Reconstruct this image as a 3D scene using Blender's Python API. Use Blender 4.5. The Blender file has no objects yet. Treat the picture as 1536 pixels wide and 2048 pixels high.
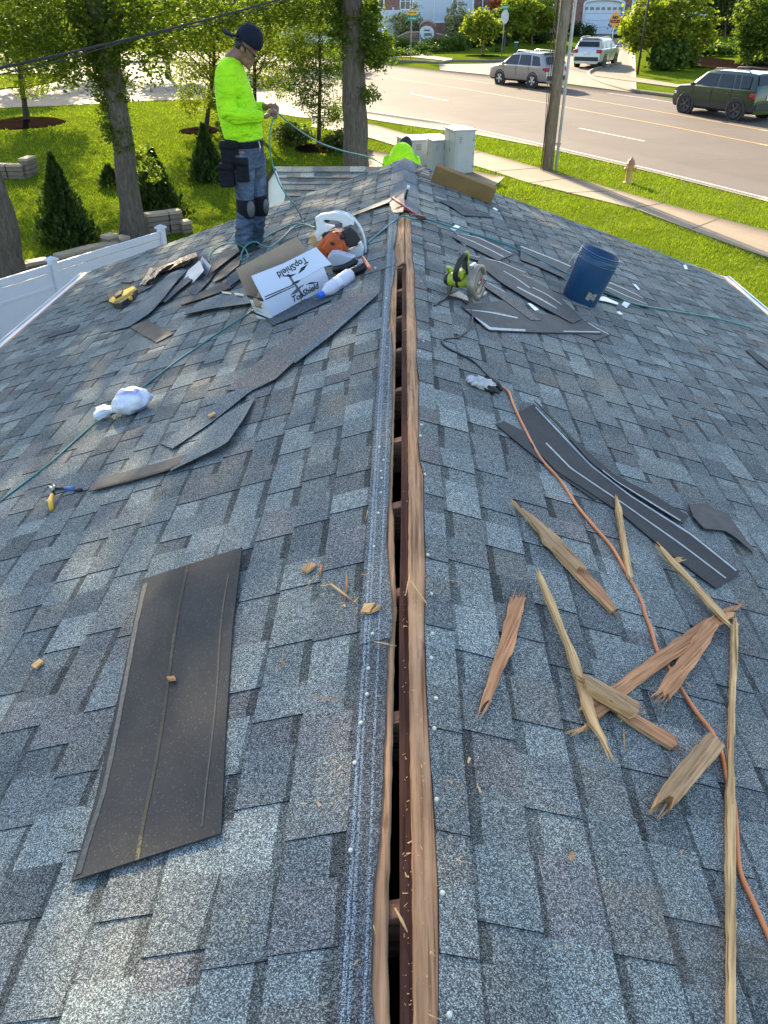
import bpy, math, random
import numpy as np
from mathutils import Vector, Matrix, Euler
R_ = math.radians
random.seed(7); RNG = np.random.default_rng(11)
scene = bpy.context.scene

# ------------------------------------------------------------------ camera
CAMX, CAMZ, PITCH, YAW, FPX = -0.03, 4.4, 32.9, 1.19, 1580.0
cam = bpy.data.cameras.new('camera'); cam_o = bpy.data.objects.new('camera', cam)
scene.collection.objects.link(cam_o)
cam.sensor_fit = 'VERTICAL'; cam.sensor_height = 34.6; cam.lens = 34.6*FPX/2048
cam.clip_start = 0.05; cam.clip_end = 2000
cam_o.location = (CAMX, 0, CAMZ); cam_o.rotation_euler = (R_(90-PITCH), 0, R_(YAW))
scene.camera = cam_o
# ------------------------------------------------------------------ sky and sun
SUN_EL, SUN_AZ = 25.0, -18.0           # azimuth from +Y, negative = to the left
world = bpy.data.worlds.new('World'); scene.world = world; world.use_nodes = True
wn = world.node_tree; bgn = wn.nodes['Background']
sky = wn.nodes.new('ShaderNodeTexSky'); sky.sky_type = 'NISHITA'; sky.sun_disc = False
sky.sun_elevation = R_(SUN_EL); sky.sun_rotation = R_(SUN_AZ)
wn.links.new(sky.outputs[0], bgn.inputs[0]); bgn.inputs[1].default_value = 0.128
sun = bpy.data.lights.new('sun', 'SUN'); sun.energy = 5.0; sun.angle = R_(0.6); sun.color = (1.0, 0.83, 0.58)
sun_o = bpy.data.objects.new('sun', sun); scene.collection.objects.link(sun_o)
sd = Vector((math.sin(R_(SUN_AZ))*math.cos(R_(SUN_EL)), math.cos(R_(SUN_AZ))*math.cos(R_(SUN_EL)), math.sin(R_(SUN_EL))))
sun_o.rotation_euler = sd.to_track_quat('Z', 'Y').to_euler(); sun_o.location = (0, 0, 30)
scene.view_settings.view_transform = 'Standard'; scene.view_settings.look = 'None'
scene.view_settings.exposure = 1.95; scene.view_settings.gamma = 1.0
scene.view_settings.use_curve_mapping = False
scene.render.engine = 'CYCLES'; scene.cycles.max_bounces = 8; scene.cycles.transparent_max_bounces = 12

# ------------------------------------------------------------------ measuring helpers
_yw, _pt = R_(YAW), R_(PITCH)
CF = Vector((-math.sin(_yw)*math.cos(_pt), math.cos(_yw)*math.cos(_pt), -math.sin(_pt)))
CR = Vector((math.cos(_yw), math.sin(_yw), 0)); CU = CR.cross(CF)
CP = Vector((CAMX, 0, CAMZ))
def ray(px, py): return (CF + CR*((px-768)/FPX) + CU*((1024-py)/FPX))
def at(px, py, Y):                                   # point in the upright plane y = Y
    d = ray(px, py); return CP + d*(Y/d.y)
PW = 1/3.0; AR = math.atan(PW); SA, CA = math.sin(AR), math.cos(AR)
ZR = 2.95; RIDGE_END = 9.3; HALF = 3.78; ROOF0 = -2.2
def roof_pt(side, s, y, h=0.0): return Vector((side*(s*CA+h*SA), y, ZR - s*SA + h*CA))
def RP(px, py, off=0.0):                             # point on the roof, off metres above it
    d = ray(px, py); best = None
    for side in (-1, 1):
        n = Vector((side*SA, 0, CA)); p0 = Vector((0, 0, ZR)) + n*off
        den = d.dot(n)
        if abs(den) < 1e-6: continue
        t = (p0-CP).dot(n)/den; p = CP + d*t
        if t > 0 and p.x*side >= -0.02 and (best is None or t < best[0]): best = (t, p, side)
    return best[1]
def rn(p): return Vector(((1 if p.x >= 0 else -1)*SA, 0, CA))
def sstep(a, b, x):
    t = min(1, max(0, (x-a)/(b-a))); return t*t*(3-2*t)
def gz(x, y):                                        # height of the land
    w = sstep(3.5, -3.5, x)*sstep(42, 20, y)
    return -0.55 + 0.012*y - 0.72*w + 0.02*max(0, y-85)*sstep(80, 100, y)
def G(px, py, up=0.0):
    d = ray(px, py); t = 5.0
    for _ in range(4000):
        p = CP + d*t
        if p.z <= gz(p.x, p.y)+up: break
        t += 0.02 + t*0.0012
    lo, hi = t-0.5, t
    for _ in range(24):
        m = (lo+hi)/2; p = CP+d*m
        if p.z <= gz(p.x, p.y)+up: hi = m
        else: lo = m
    return CP + d*hi

# ------------------------------------------------------------------ materials
def _n(nt, t, **kw):
    n = nt.nodes.new(t)
    for k, v in kw.items(): setattr(n, k, v)
    return n
class NB:
    """small node-building helper"""
    def __init__(s, name):
        s.m = bpy.data.materials.new(name); s.m.use_nodes = True; s.nt = s.m.node_tree
        s.b = s.nt.nodes['Principled BSDF']; s.out = s.nt.nodes['Material Output']
        s.tc = _n(s.nt, 'ShaderNodeTexCoord')
    def L(s, a, b): s.nt.links.new(a, b)
    def coord(s, scale=(1, 1, 1), kind='Object'):
        mp = _n(s.nt, 'ShaderNodeMapping'); mp.inputs['Scale'].default_value = scale
        s.L(s.tc.outputs[kind], mp.inputs[0]); return mp.outputs[0]
    def noise(s, scale, detail=4, rough=0.55, co=None, dist=0.0):
        n = _n(s.nt, 'ShaderNodeTexNoise'); n.inputs['Scale'].default_value = scale
        n.inputs['Detail'].default_value = detail; n.inputs['Roughness'].default_value = rough
        n.inputs['Distortion'].default_value = dist
        s.L(co if co is not None else s.tc.outputs['Object'], n.inputs['Vector']); return n.outputs['Fac']
    def voro(s, scale, co=None, feature='F1', out='Color'):
        n = _n(s.nt, 'ShaderNodeTexVoronoi', feature=feature); n.inputs['Scale'].default_value = scale
        s.L(co if co is not None else s.tc.outputs['Object'], n.inputs['Vector']); return n.outputs[out]
    def ramp(s, f, stops, interp='LINEAR'):
        r = _n(s.nt, 'ShaderNodeValToRGB'); r.color_ramp.interpolation = interp
        e = r.color_ramp.elements
        while len(e) < len(stops): e.new(0.5)
        for k, (p, c) in enumerate(stops):
            e[k].position = p; e[k].color = (*c, 1) if len(c) == 3 else c
        s.L(f, r.inputs[0]); return r.outputs[0]
    def mix(s, f, a, b, mode='MIX'):
        n = _n(s.nt, 'ShaderNodeMix', data_type='RGBA', blend_type=mode)
        for v, i in ((f, 0), (a, 6), (b, 7)):
            if hasattr(v, 'is_linked') or isinstance(v, bpy.types.NodeSocket): s.L(v, n.inputs[i])
            elif i == 0: n.inputs[0].default_value = v
            else: n.inputs[i].default_value = (*v, 1) if len(v) == 3 else v
        return n.outputs[2]
    def math(s, op, a, b=0.0, clamp=False):
        n = _n(s.nt, 'ShaderNodeMath', operation=op, use_clamp=clamp)
        for v, i in ((a, 0), (b, 1)):
            if isinstance(v, bpy.types.NodeSocket): s.L(v, n.inputs[i])
            else: n.inputs[i].default_value = v
        return n.outputs[0]
    def bump(s, h, strength=0.3, dist=0.01):
        n = _n(s.nt, 'ShaderNodeBump'); n.inputs['Strength'].default_value = strength
        n.inputs['Distance'].default_value = dist; s.L(h, n.inputs['Height'])
        s.L(n.outputs[0], s.b.inputs['Normal'])
    def base(s, c):
        if isinstance(c, bpy.types.NodeSocket): s.L(c, s.b.inputs['Base Color'])
        else: s.b.inputs['Base Color'].default_value = (*c, 1)
    def set(s, rough=0.7, metal=0.0, spec=0.5, **kw):
        s.b.inputs['Roughness'].default_value = rough; s.b.inputs['Metallic'].default_value = metal
        s.b.inputs['Specular IOR Level'].default_value = spec
        for k, v in kw.items(): s.b.inputs[k.replace('_', ' ')].default_value = v
        return s.m
def sc3(c, k): return tuple(max(0, v*k) for v in c)
def plain(name, c, rough=0.6, metal=0.0, var=0.18, nscale=6.0, spec=0.5, bump=0.0, bscale=60, **kw):
    b = NB(name); f = b.noise(nscale, 5, 0.6)
    b.base(b.ramp(f, [(0.3, sc3(c, 1-var)), (0.7, sc3(c, 1+var))]))
    if bump: b.bump(b.noise(bscale, 4), bump, 0.004)
    return b.set(rough, metal, spec, **kw)
MATS = {}
def M(name, *a, **k):
    if name not in MATS: MATS[name] = plain(name, *a, **k)
    return MATS[name]

# ------------------------------------------------------------------ mesh helpers
class B:
    def __init__(s): s.v = []; s.f = []; s.mi = []; s.sm = []; s.mats = []; s.fc = {}
    def mat(s, m):
        if m not in s.mats: s.mats.append(m)
        return s.mats.index(m)
    def add(s, vs, fs, m, smooth=False, X=None):
        o = len(s.v); k = s.mat(m)
        s.v += [tuple(X @ Vector(p)) if X is not None else tuple(p) for p in vs]
        for f in fs: s.f.append(tuple(o+i for i in f)); s.mi.append(k); s.sm.append(smooth)
        return s
    def box(s, c, d, m, X=None, bev=0.0):
        x, y, z = (k/2 for k in d); c = Vector(c)
        if bev <= 0:
            vs = [c+Vector((a*x, b*y, e*z)) for a in (-1, 1) for b in (-1, 1) for e in (-1, 1)]
            return s.add(vs, [(0,1,3,2),(4,6,7,5),(0,4,5,1),(2,3,7,6),(0,2,6,4),(1,5,7,3)], m, False, X)
        r = min(bev, x*.9, y*.9, z*.9); rings = []
        for zz, q in ((-z, r), (-z+r, 0), (z-r, 0), (z, r)):
            ax, ay = x-q, y-q; k = r*.7 if q == 0 else r*.35
            rings.append([c+Vector(p) for p in ((-ax+k,-ay,zz),(ax-k,-ay,zz),(ax,-ay+k,zz),(ax,ay-k,zz),(ax-k,ay,zz),(-ax+k,ay,zz),(-ax,ay-k,zz),(-ax,-ay+k,zz))])
        return s.loft(rings, m, X=X, smooth=False)
    def loft(s, rings, m, caps=True, smooth=True, X=None):
        n = len(rings[0]); vs = [p for r in rings for p in r]; fs = []
        for i in range(len(rings)-1):
            for j in range(n):
                a, b_ = i*n+j, i*n+(j+1) % n; fs.append((a, b_, b_+n, a+n))
        if caps: fs.append(tuple(reversed(range(n)))); fs.append(tuple(range((len(rings)-1)*n, len(rings)*n)))
        return s.add(vs, fs, m, smooth, X)
    def tube(s, pts, r, m, n=8, caps=True, X=None, flat=1.0):
        pts = [Vector(p) for p in pts]; rs = r if isinstance(r, (list, tuple)) else [r]*len(pts)
        rings = []; up = Vector((0, 0, 1)); prev = None
        for i, p in enumerate(pts):
            t = (pts[min(i+1, len(pts)-1)]-pts[max(i-1, 0)])
            t = t.normalized() if t.length > 1e-9 else Vector((0, 0, 1))
            if prev is None:
                a = up if abs(t.z) < .9 else Vector((1, 0, 0)); prev = t.cross(a).normalized()
            u = (prev - t*prev.dot(t)).normalized(); w = t.cross(u); prev = u
            rings.append([p + (u*math.cos(k*2*math.pi/n) + w*math.sin(k*2*math.pi/n)*flat)*rs[i] for k in range(n)])
        return s.loft(rings, m, caps, True, X)
    def cyl(s, a, b, r, m, n=20, X=None, smooth=True):
        rr = r if isinstance(r, (list, tuple)) else (r, r)
        return s.tube([a, b], list(rr), m, n, True, X)
    def lathe(s, prof, m, n=24, X=None, caps=True):
        rings = [[Vector((r*math.cos(k*2*math.pi/n), r*math.sin(k*2*math.pi/n), z)) for k in range(n)] for r, z in prof]
        return s.loft(rings, m, caps, True, X)
    def prism(s, poly, z0, z1, m, X=None, side=None):
        n = len(poly); vs = [(x, y, z0) for x, y in poly]+[(x, y, z1) for x, y in poly]
        s.add(vs, [tuple(range(n, 2*n))], m, False, X); k = len(s.v)-2*n
        s.f.append(tuple(k+i for i in reversed(range(n)))); s.mi.append(s.mat(m)); s.sm.append(False)
        ms = s.mat(side or m)
        for i in range(n):
            j = (i+1) % n; s.f.append((k+i, k+j, k+n+j, k+n+i)); s.mi.append(ms); s.sm.append(False)
        return s
    def grid(s, P, m, smooth=True, X=None, thick=None, N=None):
        """P[i][j] points; with thick a closed sheet along normal N"""
        nu, nv = len(P), len(P[0])
        def q(o): return [(o+i*nv+j, o+i*nv+j+1, o+(i+1)*nv+j+1, o+(i+1)*nv+j) for i in range(nu-1) for j in range(nv-1)]
        vs = [Vector(p) for r in P for p in r]
        if not thick: return s.add(vs, q(0), m, smooth, X)
        lo = [p - N*thick for p in vs]; K = nu*nv; fs = q(0)+[tuple(reversed(f)) for f in q(K)]
        edge = [(i, 0) for i in range(nu)]+[(nu-1, j) for j in range(1, nv)]+[(i, nv-1) for i in range(nu-2, -1, -1)]+[(0, j) for j in range(nv-2, 0, -1)]
        id_ = [i*nv+j for i, j in edge]
        for a, b_ in zip(id_, id_[1:]+id_[:1]): fs.append((a, a+K, b_+K, b_))
        return s.add(vs+lo, fs, m, smooth, X)
    def sphere(s, c, r, m, X=None, nu=16, nv=10):
        rx, ry, rz = r if isinstance(r, (tuple, list)) else (r, r, r); c = Vector(c)
        rings = [[c+Vector((rx*math.sin(a)*math.cos(2*math.pi*k/nu), ry*math.sin(a)*math.sin(2*math.pi*k/nu), rz*math.cos(a))) for k in range(nu)]
                 for a in [math.pi*(0.02+0.96*i/(nv-1)) for i in range(nv)]]
        return s.loft(list(reversed(rings)), m, True, True, X)
FR = {}
def _link(o): scene.collection.objects.link(o); return o
def props(o, label, cat, group=None, kind=None):
    if label: o['label'] = label
    if cat: o['category'] = cat
    if group: o['group'] = group
    if kind: o['kind'] = kind
    return o
def frame(loc, x=None, z=None, rz=None):
    if rz is not None: return Matrix.Translation(loc) @ Matrix.Rotation(rz, 4, 'Z')
    if x is None: return Matrix.Translation(Vector(loc))
    z = Vector(z or (0, 0, 1)).normalized(); x = Vector(x); x = (x - z*x.dot(z)).normalized(); y = z.cross(x)
    m = Matrix.Identity(4)
    for i in range(3): m[i][0], m[i][1], m[i][2], m[i][3] = x[i], y[i], z[i], loc[i]
    return m
def thing(name, label, cat, F=None, group=None, kind=None):
    o = _link(bpy.data.objects.new(name, None)); o.empty_display_size = 0.1
    F = F or Matrix.Identity(4); o.matrix_world = F; FR[o.name] = F
    return props(o, label, cat, group, kind)
def mesh_of(name, b, Inv=None):
    me = bpy.data.meshes.new(name)
    vs = [tuple(Inv @ Vector(p)) for p in b.v] if Inv is not None else b.v
    me.from_pydata(vs, [], b.f)
    for m in b.mats: me.materials.append(m)
    me.polygons.foreach_set('material_index', b.mi); me.polygons.foreach_set('use_smooth', b.sm)
    me.update(); return me
def part(parent, name, b, world=False, label=None, kind=None):
    """child mesh; vertices in the frame of the thing (world=True: in world space)"""
    F = FR[parent.name]; me = mesh_of(name, b, F.inverted() if world else None)
    o = _link(bpy.data.objects.new(name, me)); o.parent = parent; FR[o.name] = F
    if label: o['label'] = label
    if kind: o['kind'] = kind
    return o
def single(name, b, label, cat, F=None, group=None, kind=None, world=False):
    F = F or Matrix.Identity(4); me = mesh_of(name, b, F.inverted() if world else None)
    o = _link(bpy.data.objects.new(name, me)); o.matrix_world = F; FR[o.name] = F
    return props(o, label, cat, group, kind)
def auto_smooth(o, ang=40):
    me = o.data; me.polygons.foreach_set('use_smooth', [True]*len(me.polygons)); me.set_sharp_from_angle(angle=R_(ang)); return o
def quads_mesh(name, V, mat, verts_per=4, smooth=False):
    """V: (n, verts_per, 3) numpy array -> mesh of n loose faces"""
    n = len(V); me = bpy.data.meshes.new(name)
    me.vertices.add(n*verts_per); me.vertices.foreach_set('co', V.astype(np.float32).ravel())
    me.loops.add(n*verts_per); me.loops.foreach_set('vertex_index', np.arange(n*verts_per, dtype=np.int32))
    me.polygons.add(n); me.polygons.foreach_set('loop_start', np.arange(0, n*verts_per, verts_per, dtype=np.int32))
    me.polygons.foreach_set('use_smooth', np.zeros(n, dtype=bool)) if not smooth else None
    me.materials.append(mat); me.update(calc_edges=True); return me
def spline(pts, n=8):
    """Catmull-Rom through pts"""
    P = [Vector(p) for p in pts]; P = [P[0]*2-P[1]]+P+[P[-1]*2-P[-2]]; out = []
    for i in range(1, len(P)-2):
        a, b_, c, d = P[i-1], P[i], P[i+1], P[i+2]
        for k in range(n):
            t = k/n; out.append(0.5*((2*b_)+(c-a)*t+(2*a-5*b_+4*c-d)*t*t+(3*b_-a-3*c+d)*t**3))
    out.append(P[-2]); return out
def fuse(name, b, voxel, mats, smooth=3, Inv=None, factor=0.5):
    """join the closed shells of a builder into one continuous surface"""
    me = mesh_of(name+'_t', b, Inv); o = _link(bpy.data.objects.new(name+'_t', me))
    r = o.modifiers.new('r', 'REMESH'); r.mode = 'VOXEL'; r.voxel_size = voxel; r.use_smooth_shade = True
    s = o.modifiers.new('s', 'SMOOTH'); s.iterations = smooth; s.factor = factor
    dg = bpy.context.evaluated_depsgraph_get(); dg.update()
    me2 = bpy.data.meshes.new_from_object(o.evaluated_get(dg)); me2.name = name
    bpy.data.objects.remove(o); me2.materials.clear()
    for m in mats: me2.materials.append(m)
    return me2
def part_me(parent, name, me, label=None):
    o = _link(bpy.data.objects.new(name, me)); o.parent = parent; FR[o.name] = FR[parent.name]
    if label: o['label'] = label
    return o
def text_into(b, txt, size, X, m, depth=0.0006, align='CENTER', shear=0.0, sx=1.0, bold=0.0):
    cu = bpy.data.curves.new('t', 'FONT'); cu.body = txt; cu.size = size; cu.align_x = align; cu.align_y = 'CENTER'
    cu.extrude = depth; cu.shear = shear; cu.offset = bold; cu.resolution_u = 3
    o = _link(bpy.data.objects.new('t', cu)); dg = bpy.context.evaluated_depsgraph_get(); dg.update()
    me = bpy.data.meshes.new_from_object(o.evaluated_get(dg)); bpy.data.objects.remove(o)
    S = Matrix.Diagonal((sx, 1, 1, 1))
    b.add([v.co for v in me.vertices], [tuple(p.vertices) for p in me.polygons], m, False, X @ S)
    bpy.data.meshes.remove(me); return b
# ================================================================== materials of the setting
def shingle_mat(name, tint=(1, 1, 1), chalk=False, attr='tab', gscale=500, dirt=1.0):
    b = NB(name)
    if attr:
        a = _n(b.nt, 'ShaderNodeAttribute', attribute_name=attr); col = a.outputs['Color']
    else:
        rgb = _n(b.nt, 'ShaderNodeRGB'); rgb.outputs[0].default_value = (*tint, 1); col = rgb.outputs[0]
    v = _n(b.nt, 'ShaderNodeSeparateColor'); b.L(b.voro(gscale), v.inputs[0])
    gr = b.ramp(v.outputs[0], [(0.0, (.28,.28,.28)), (0.36, (.50,.50,.50)), (0.58, (.88,.88,.88)), (0.80, (1.62,1.62,1.62)), (1.0, (2.8,2.8,2.75))])
    v2 = b.noise(70, 3); patch = b.ramp(v2, [(0.3, (.84,.84,.84)), (0.7, (1.15,1.15,1.15))])
    c = b.mix(1.0, b.mix(1.0, col, gr, 'MULTIPLY'), patch, 'MULTIPLY')
    hue = b.ramp(v.outputs[1], [(0.0, (1.10,1.0,.92)), (0.5, (1,1,1)), (1.0, (.94,1.02,1.06))])
    c = b.mix(1.0, c, hue, 'MULTIPLY')
    big = b.ramp(b.noise(1.6, 4, 0.62, dist=0.6), [(0.30, (.90,.91,.92)), (0.55, (1,1,1)), (0.72, (1.12,1.07,1.01))])
    c = b.mix(1.0, c, big, 'MULTIPLY')
    if dirt:      # saw dust and grit ground into the surface
        d = b.math('MULTIPLY', b.ramp(b.noise(2.3, 6, 0.7, dist=1.0), [(0.60, (0,0,0)), (0.78, (1,1,1))]), b.ramp(b.noise(160, 2), [(0.35, (0,0,0)), (0.6, (1,1,1))]))
        c = b.mix(b.math('MULTIPLY', d, 0.42*dirt), c, (.27, .185, .10))
    if chalk:     # snapped chalk lines along the strip
        xyz = _n(b.nt, 'ShaderNodeSeparateXYZ'); b.L(b.tc.outputs['Object'], xyz.inputs[0])
        tot = None
        for x0, w, k in ((-.117, .0038, 1.0), (-.106, .003, .8), (-.079, .0026, .85)):
            wob = b.math('MULTIPLY', b.math('SUBTRACT', b.noise(3.0, 2), 0.5), 0.006)
            dd = b.math('ABSOLUTE', b.math('ADD', b.math('SUBTRACT', xyz.outputs[0], x0), wob))
            line = b.math('MULTIPLY', b.math('LESS_THAN', dd, w), k)
            tot = line if tot is None else b.math('MAXIMUM', tot, line)
        sp = b.ramp(v.outputs[2], [(0.45, (0,0,0)), (0.80, (1,1,1))])
        c = b.mix(b.math('MULTIPLY', tot, sp), c, (.36, .45, .50))
    b.base(c)
    b.bump(v.outputs[0], 0.35, 0.0015)
    return b.set(0.95, 0, 0.08)
SH = shingle_mat('roof_shingle'); SHS = shingle_mat('shingle_strip_chalked', chalk=True)
def loose_mat(name, c): return shingle_mat(name, c, attr=None, dirt=0.6)
SH_BLUE = loose_mat('loose_shingle_blue', (.165,.183,.188)); SH_DARK = loose_mat('loose_shingle_dark', (.10,.108,.12))
SH_TAN = loose_mat('loose_shingle_tan', (.20,.178,.160))
def underside_mat(name, c, dust=(.30,.23,.12), amount=0.5, speck=0.12):
    b = NB(name); f = b.noise(5, 5, 0.65, dist=.4)
    col = b.ramp(f, [(0.3, sc3(c, .75)), (0.7, sc3(c, 1.3))])
    d = b.math('MULTIPLY', b.ramp(b.noise(3.2, 5, .7, dist=.8), [(0.5, (0,0,0)), (0.8, (1,1,1))]), b.ramp(b.noise(220, 2), [(0.42, (0,0,0)), (0.62, (1,1,1))]))
    col = b.mix(b.math('MULTIPLY', d, amount), col, dust)
    v = _n(b.nt, 'ShaderNodeSeparateColor'); b.L(b.voro(330), v.inputs[0])
    s = b.ramp(v.outputs[0], [(0.93, (0,0,0)), (0.985, (1,1,1))])
    col = b.mix(1.0, col, b.ramp(b.noise(11, 6, .72, dist=1.2), [(.35, (.75,.75,.75)), (.62, (1.0,1.0,1.0)), (.75, (1.7,1.7,1.7))]), 'MULTIPLY')
    col = b.mix(b.math('MULTIPLY', s, speck*1.2), col, (.30,.30,.30))
    b.base(col); b.bump(b.noise(260, 3), .3, .001)
    return b.set(.72, 0, .4)
UNDER = underside_mat('shingle_underside', (.016,.018,.0215), amount=.10); UNDER2 = underside_mat('shingle_underside_worn', (.056,.056,.056), (.2,.17,.1), .2)
ASPH_EDGE = M('asphalt_edge', (.022,.022,.024), .8, bump=.3)
SEAL = M('sealant_strip', (.31,.33,.34), .45, var=.12, nscale=30)
SEALDARK = M('tar_strip', (.018,.018,.016), .35, var=.6, nscale=60, bump=.5)
SEALDUST = underside_mat('dusty_tar_strip', (.045,.038,.022), (.42,.33,.14), .9, .1)
def wood_mat(name, c, c2, axis='X', rough=.75, fine=90, knots=True, dark=.0, crack=.62):
    b = NB(name); s = {'X': (1.2, 14, 14), 'Y': (14, 1.2, 14), 'Z': (14, 14, 1.2)}[axis]
    co = b.coord(s); f = b.noise(1.6, 7, .7, co, dist=.12)
    s2 = {'X': (3, fine, fine), 'Y': (fine, 3, fine), 'Z': (fine, fine, 3)}[axis]
    g = b.noise(1.0, 3, .6, b.coord(s2))
    col = b.ramp(f, [(0.25, c2), (0.5, c), (0.75, sc3(c, 1.25))])
    col = b.mix(1.0, col, b.ramp(g, [(0.3, (.50,.45,.40)), (0.5, (.95,.95,.95)), (0.7, (1.18,1.18,1.18))]), 'MULTIPLY')
    if knots:
        k = b.ramp(b.noise(5.0, 4, .7, b.coord({'X': (.8,2,2), 'Y': (2,.8,2), 'Z': (2,2,.8)}[axis]), dist=.4), [(0.66-.1*dark, (0,0,0)), (0.76-.1*dark, (1,1,1))])
        col = b.mix(b.math('MULTIPLY', k, .75), col, (.035,.028,.02))
    cm = {'X': (2.2, 75, 75), 'Y': (75, 2.2, 75), 'Z': (75, 75, 2.2)}[axis]
    ck = b.ramp(b.noise(1.0, 2, .5, b.coord(cm)), [(0.60, (0,0,0)), (0.68, (1,1,1))])
    col = b.mix(b.math('MULTIPLY', ck, crack), col, sc3(c2, .28)); col = b.mix(1.0, col, b.ramp(b.noise(4, 4), [(.3, (.80,.80,.80)), (.7, (1.15,1.15,1.15))]), 'MULTIPLY')
    b.base(col); b.bump(b.math('SUBTRACT', g, b.math('MULTIPLY', ck, .6)), .8, .003)
    return b.set(rough, 0, .08)
PLY = wood_mat('sheathing_plywood', (.50,.275,.145), (.33,.165,.08), 'Y', dark=.4)
PLY_EDGE = wood_mat('fresh_cut_edge', (.56,.36,.20), (.42,.25,.13), 'Y', knots=False)
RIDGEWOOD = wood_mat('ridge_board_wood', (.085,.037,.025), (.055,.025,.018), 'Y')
RAFT = wood_mat('rafter_wood', (.34,.18,.11), (.20,.10,.06), 'X', knots=False)
def grass_ground(name='lawn_soil'):
    b = NB(name); f = b.noise(1.1, 6, .68, dist=.5); g = b.noise(14, 5, .7)
    col = b.ramp(f, [(0.25, (.072,.110,.009)), (0.5, (.110,.152,.013)), (0.75, (.158,.178,.018))])
    col = b.mix(1.0, col, b.ramp(g, [(0.3, (.55,.6,.5)), (0.7, (1.25,1.2,1.2))]), 'MULTIPLY')
    b.base(col); b.bump(g, .9, .06); return b.set(.95, 0, .0)
LAWN = grass_ground()
def leafy(name, c, c2, trans=.45, hue=.25):
    b = NB(name); nt = b.nt
    gi = _n(nt, 'ShaderNodeNewGeometry'); r = gi.outputs['Random Per Island']
    cl = b.noise(0.9, 3, .6, b.coord((1, 1, 1)))
    col = b.mix(r, c, c2); col = b.mix(1.0, col, b.ramp(cl, [(0.3, (.7,.75,.7)), (0.7, (1.2,1.15,1.1))]), 'MULTIPLY')
    d = b.b; b.base(col); b.set(.6, 0, .18)
    t = _n(nt, 'ShaderNodeBsdfTranslucent'); tcol = b.mix(1.0, col, (1.55, 1.75, .50), 'MULTIPLY'); b.L(tcol, t.inputs[0])
    ms = _n(nt, 'ShaderNodeMixShader'); ms.inputs[0].default_value = trans
    b.L(d.outputs[0], ms.inputs[1]); b.L(t.outputs[0], ms.inputs[2]); b.L(ms.outputs[0], b.out.inputs[0])
    return b.m
GRASS = leafy('grass_blade', (.108,.158,.013), (.180,.212,.020), .40)
L_GREEN = leafy('leaf_green', (.050,.085,.012), (.14,.175,.026), .42)
L_YEL = leafy('leaf_yellow_green', (.11,.150,.018), (.26,.275,.036), .42)
L_IVY = leafy('leaf_ivy', (.035,.065,.010), (.11,.15,.022), .35)
L_DARK = leafy('leaf_dark', (.028,.050,.015), (.060,.090,.022), .3)
L_HEDGE = leafy('leaf_hedge', (.045,.085,.014), (.10,.15,.022), .3)
L_PALE = leafy('leaf_pale_blossom', (.08,.10,.03), (.50,.45,.28), .3)
L_RED = leafy('leaf_red', (.30,.06,.03), (.45,.16,.06), .4)
L_BUSH = leafy('leaf_bush_olive', (.035,.055,.015), (.10,.12,.03), .3)
def bark_mat(name, c):
    b = NB(name); g = b.noise(1.5, 6, .7, b.coord((14, 14, 2.2)), dist=.7)
    b.base(b.ramp(g, [(0.3, sc3(c, .45)), (0.55, c), (0.75, sc3(c, 1.5))])); b.bump(g, 1.0, .04); return b.set(.95, 0, .1)
BARK = bark_mat('bark_grey', (.14,.115,.095)); BARK2 = bark_mat('bark_brown', (.07,.055,.042))
def asphalt():
    b = NB('asphalt'); f = b.noise(.35, 6, .65, dist=.8); g = b.noise(40, 4, .7)
    col = b.ramp(f, [(0.3, (.074,.056,.046)), (0.7, (.102,.079,.065))])
    col = b.mix(1.0, col, b.ramp(g, [(0.3, (.80,.80,.80)), (0.7, (1.16,1.16,1.16))]), 'MULTIPLY')
    cr = b.voro(.16, b.coord((1, 1, 1)), 'DISTANCE_TO_EDGE', 'Distance')
    cr = b.ramp(b.math('ADD', cr, b.math('MULTIPLY', b.noise(2, 4), .06)), [(0.030, (1,1,1)), (0.036, (0,0,0))])
    col = b.mix(b.math('MULTIPLY', cr, .45), col, (.07,.06,.055))
    b.base(col); b.bump(g, .4, .01); return b.set(.88, 0, .3)
ASPHALT = asphalt()
def concrete(name, c, crack=True):
    b = NB(name); f = b.noise(.7, 6, .7, dist=.6); g = b.noise(30, 4, .65)
    col = b.ramp(f, [(0.3, sc3(c, .84)), (0.7, sc3(c, 1.1))])
    col = b.mix(1.0, col, b.ramp(g, [(0.3, (.88,.88,.88)), (0.7, (1.08,1.08,1.08))]), 'MULTIPLY')
    b.base(col); b.bump(g, .3, .006); return b.set(.85, 0, .3)
CONC = concrete('concrete_walk', (.225,.172,.115)); CONC2 = concrete('concrete_street', (.20,.165,.122))
MULCH = plain('mulch', (.014,.009,.007), 1.0, var=.6, nscale=22, bump=1.0, bscale=30, spec=0.0)
PAINTW = M('road_paint_white', (.36,.33,.29), .7, var=.1, nscale=14); PAINTY = M('road_paint_yellow', (.32,.19,.035), .7, var=.12, nscale=14)
JOINT = M('joint_dark', (.10,.08,.06), .9)
VINYL = M('white_vinyl', (.58,.60,.68), .35, var=.03); TRIMW = M('white_trim', (.72,.74,.76), .4, var=.05)
BRICK = None
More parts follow.
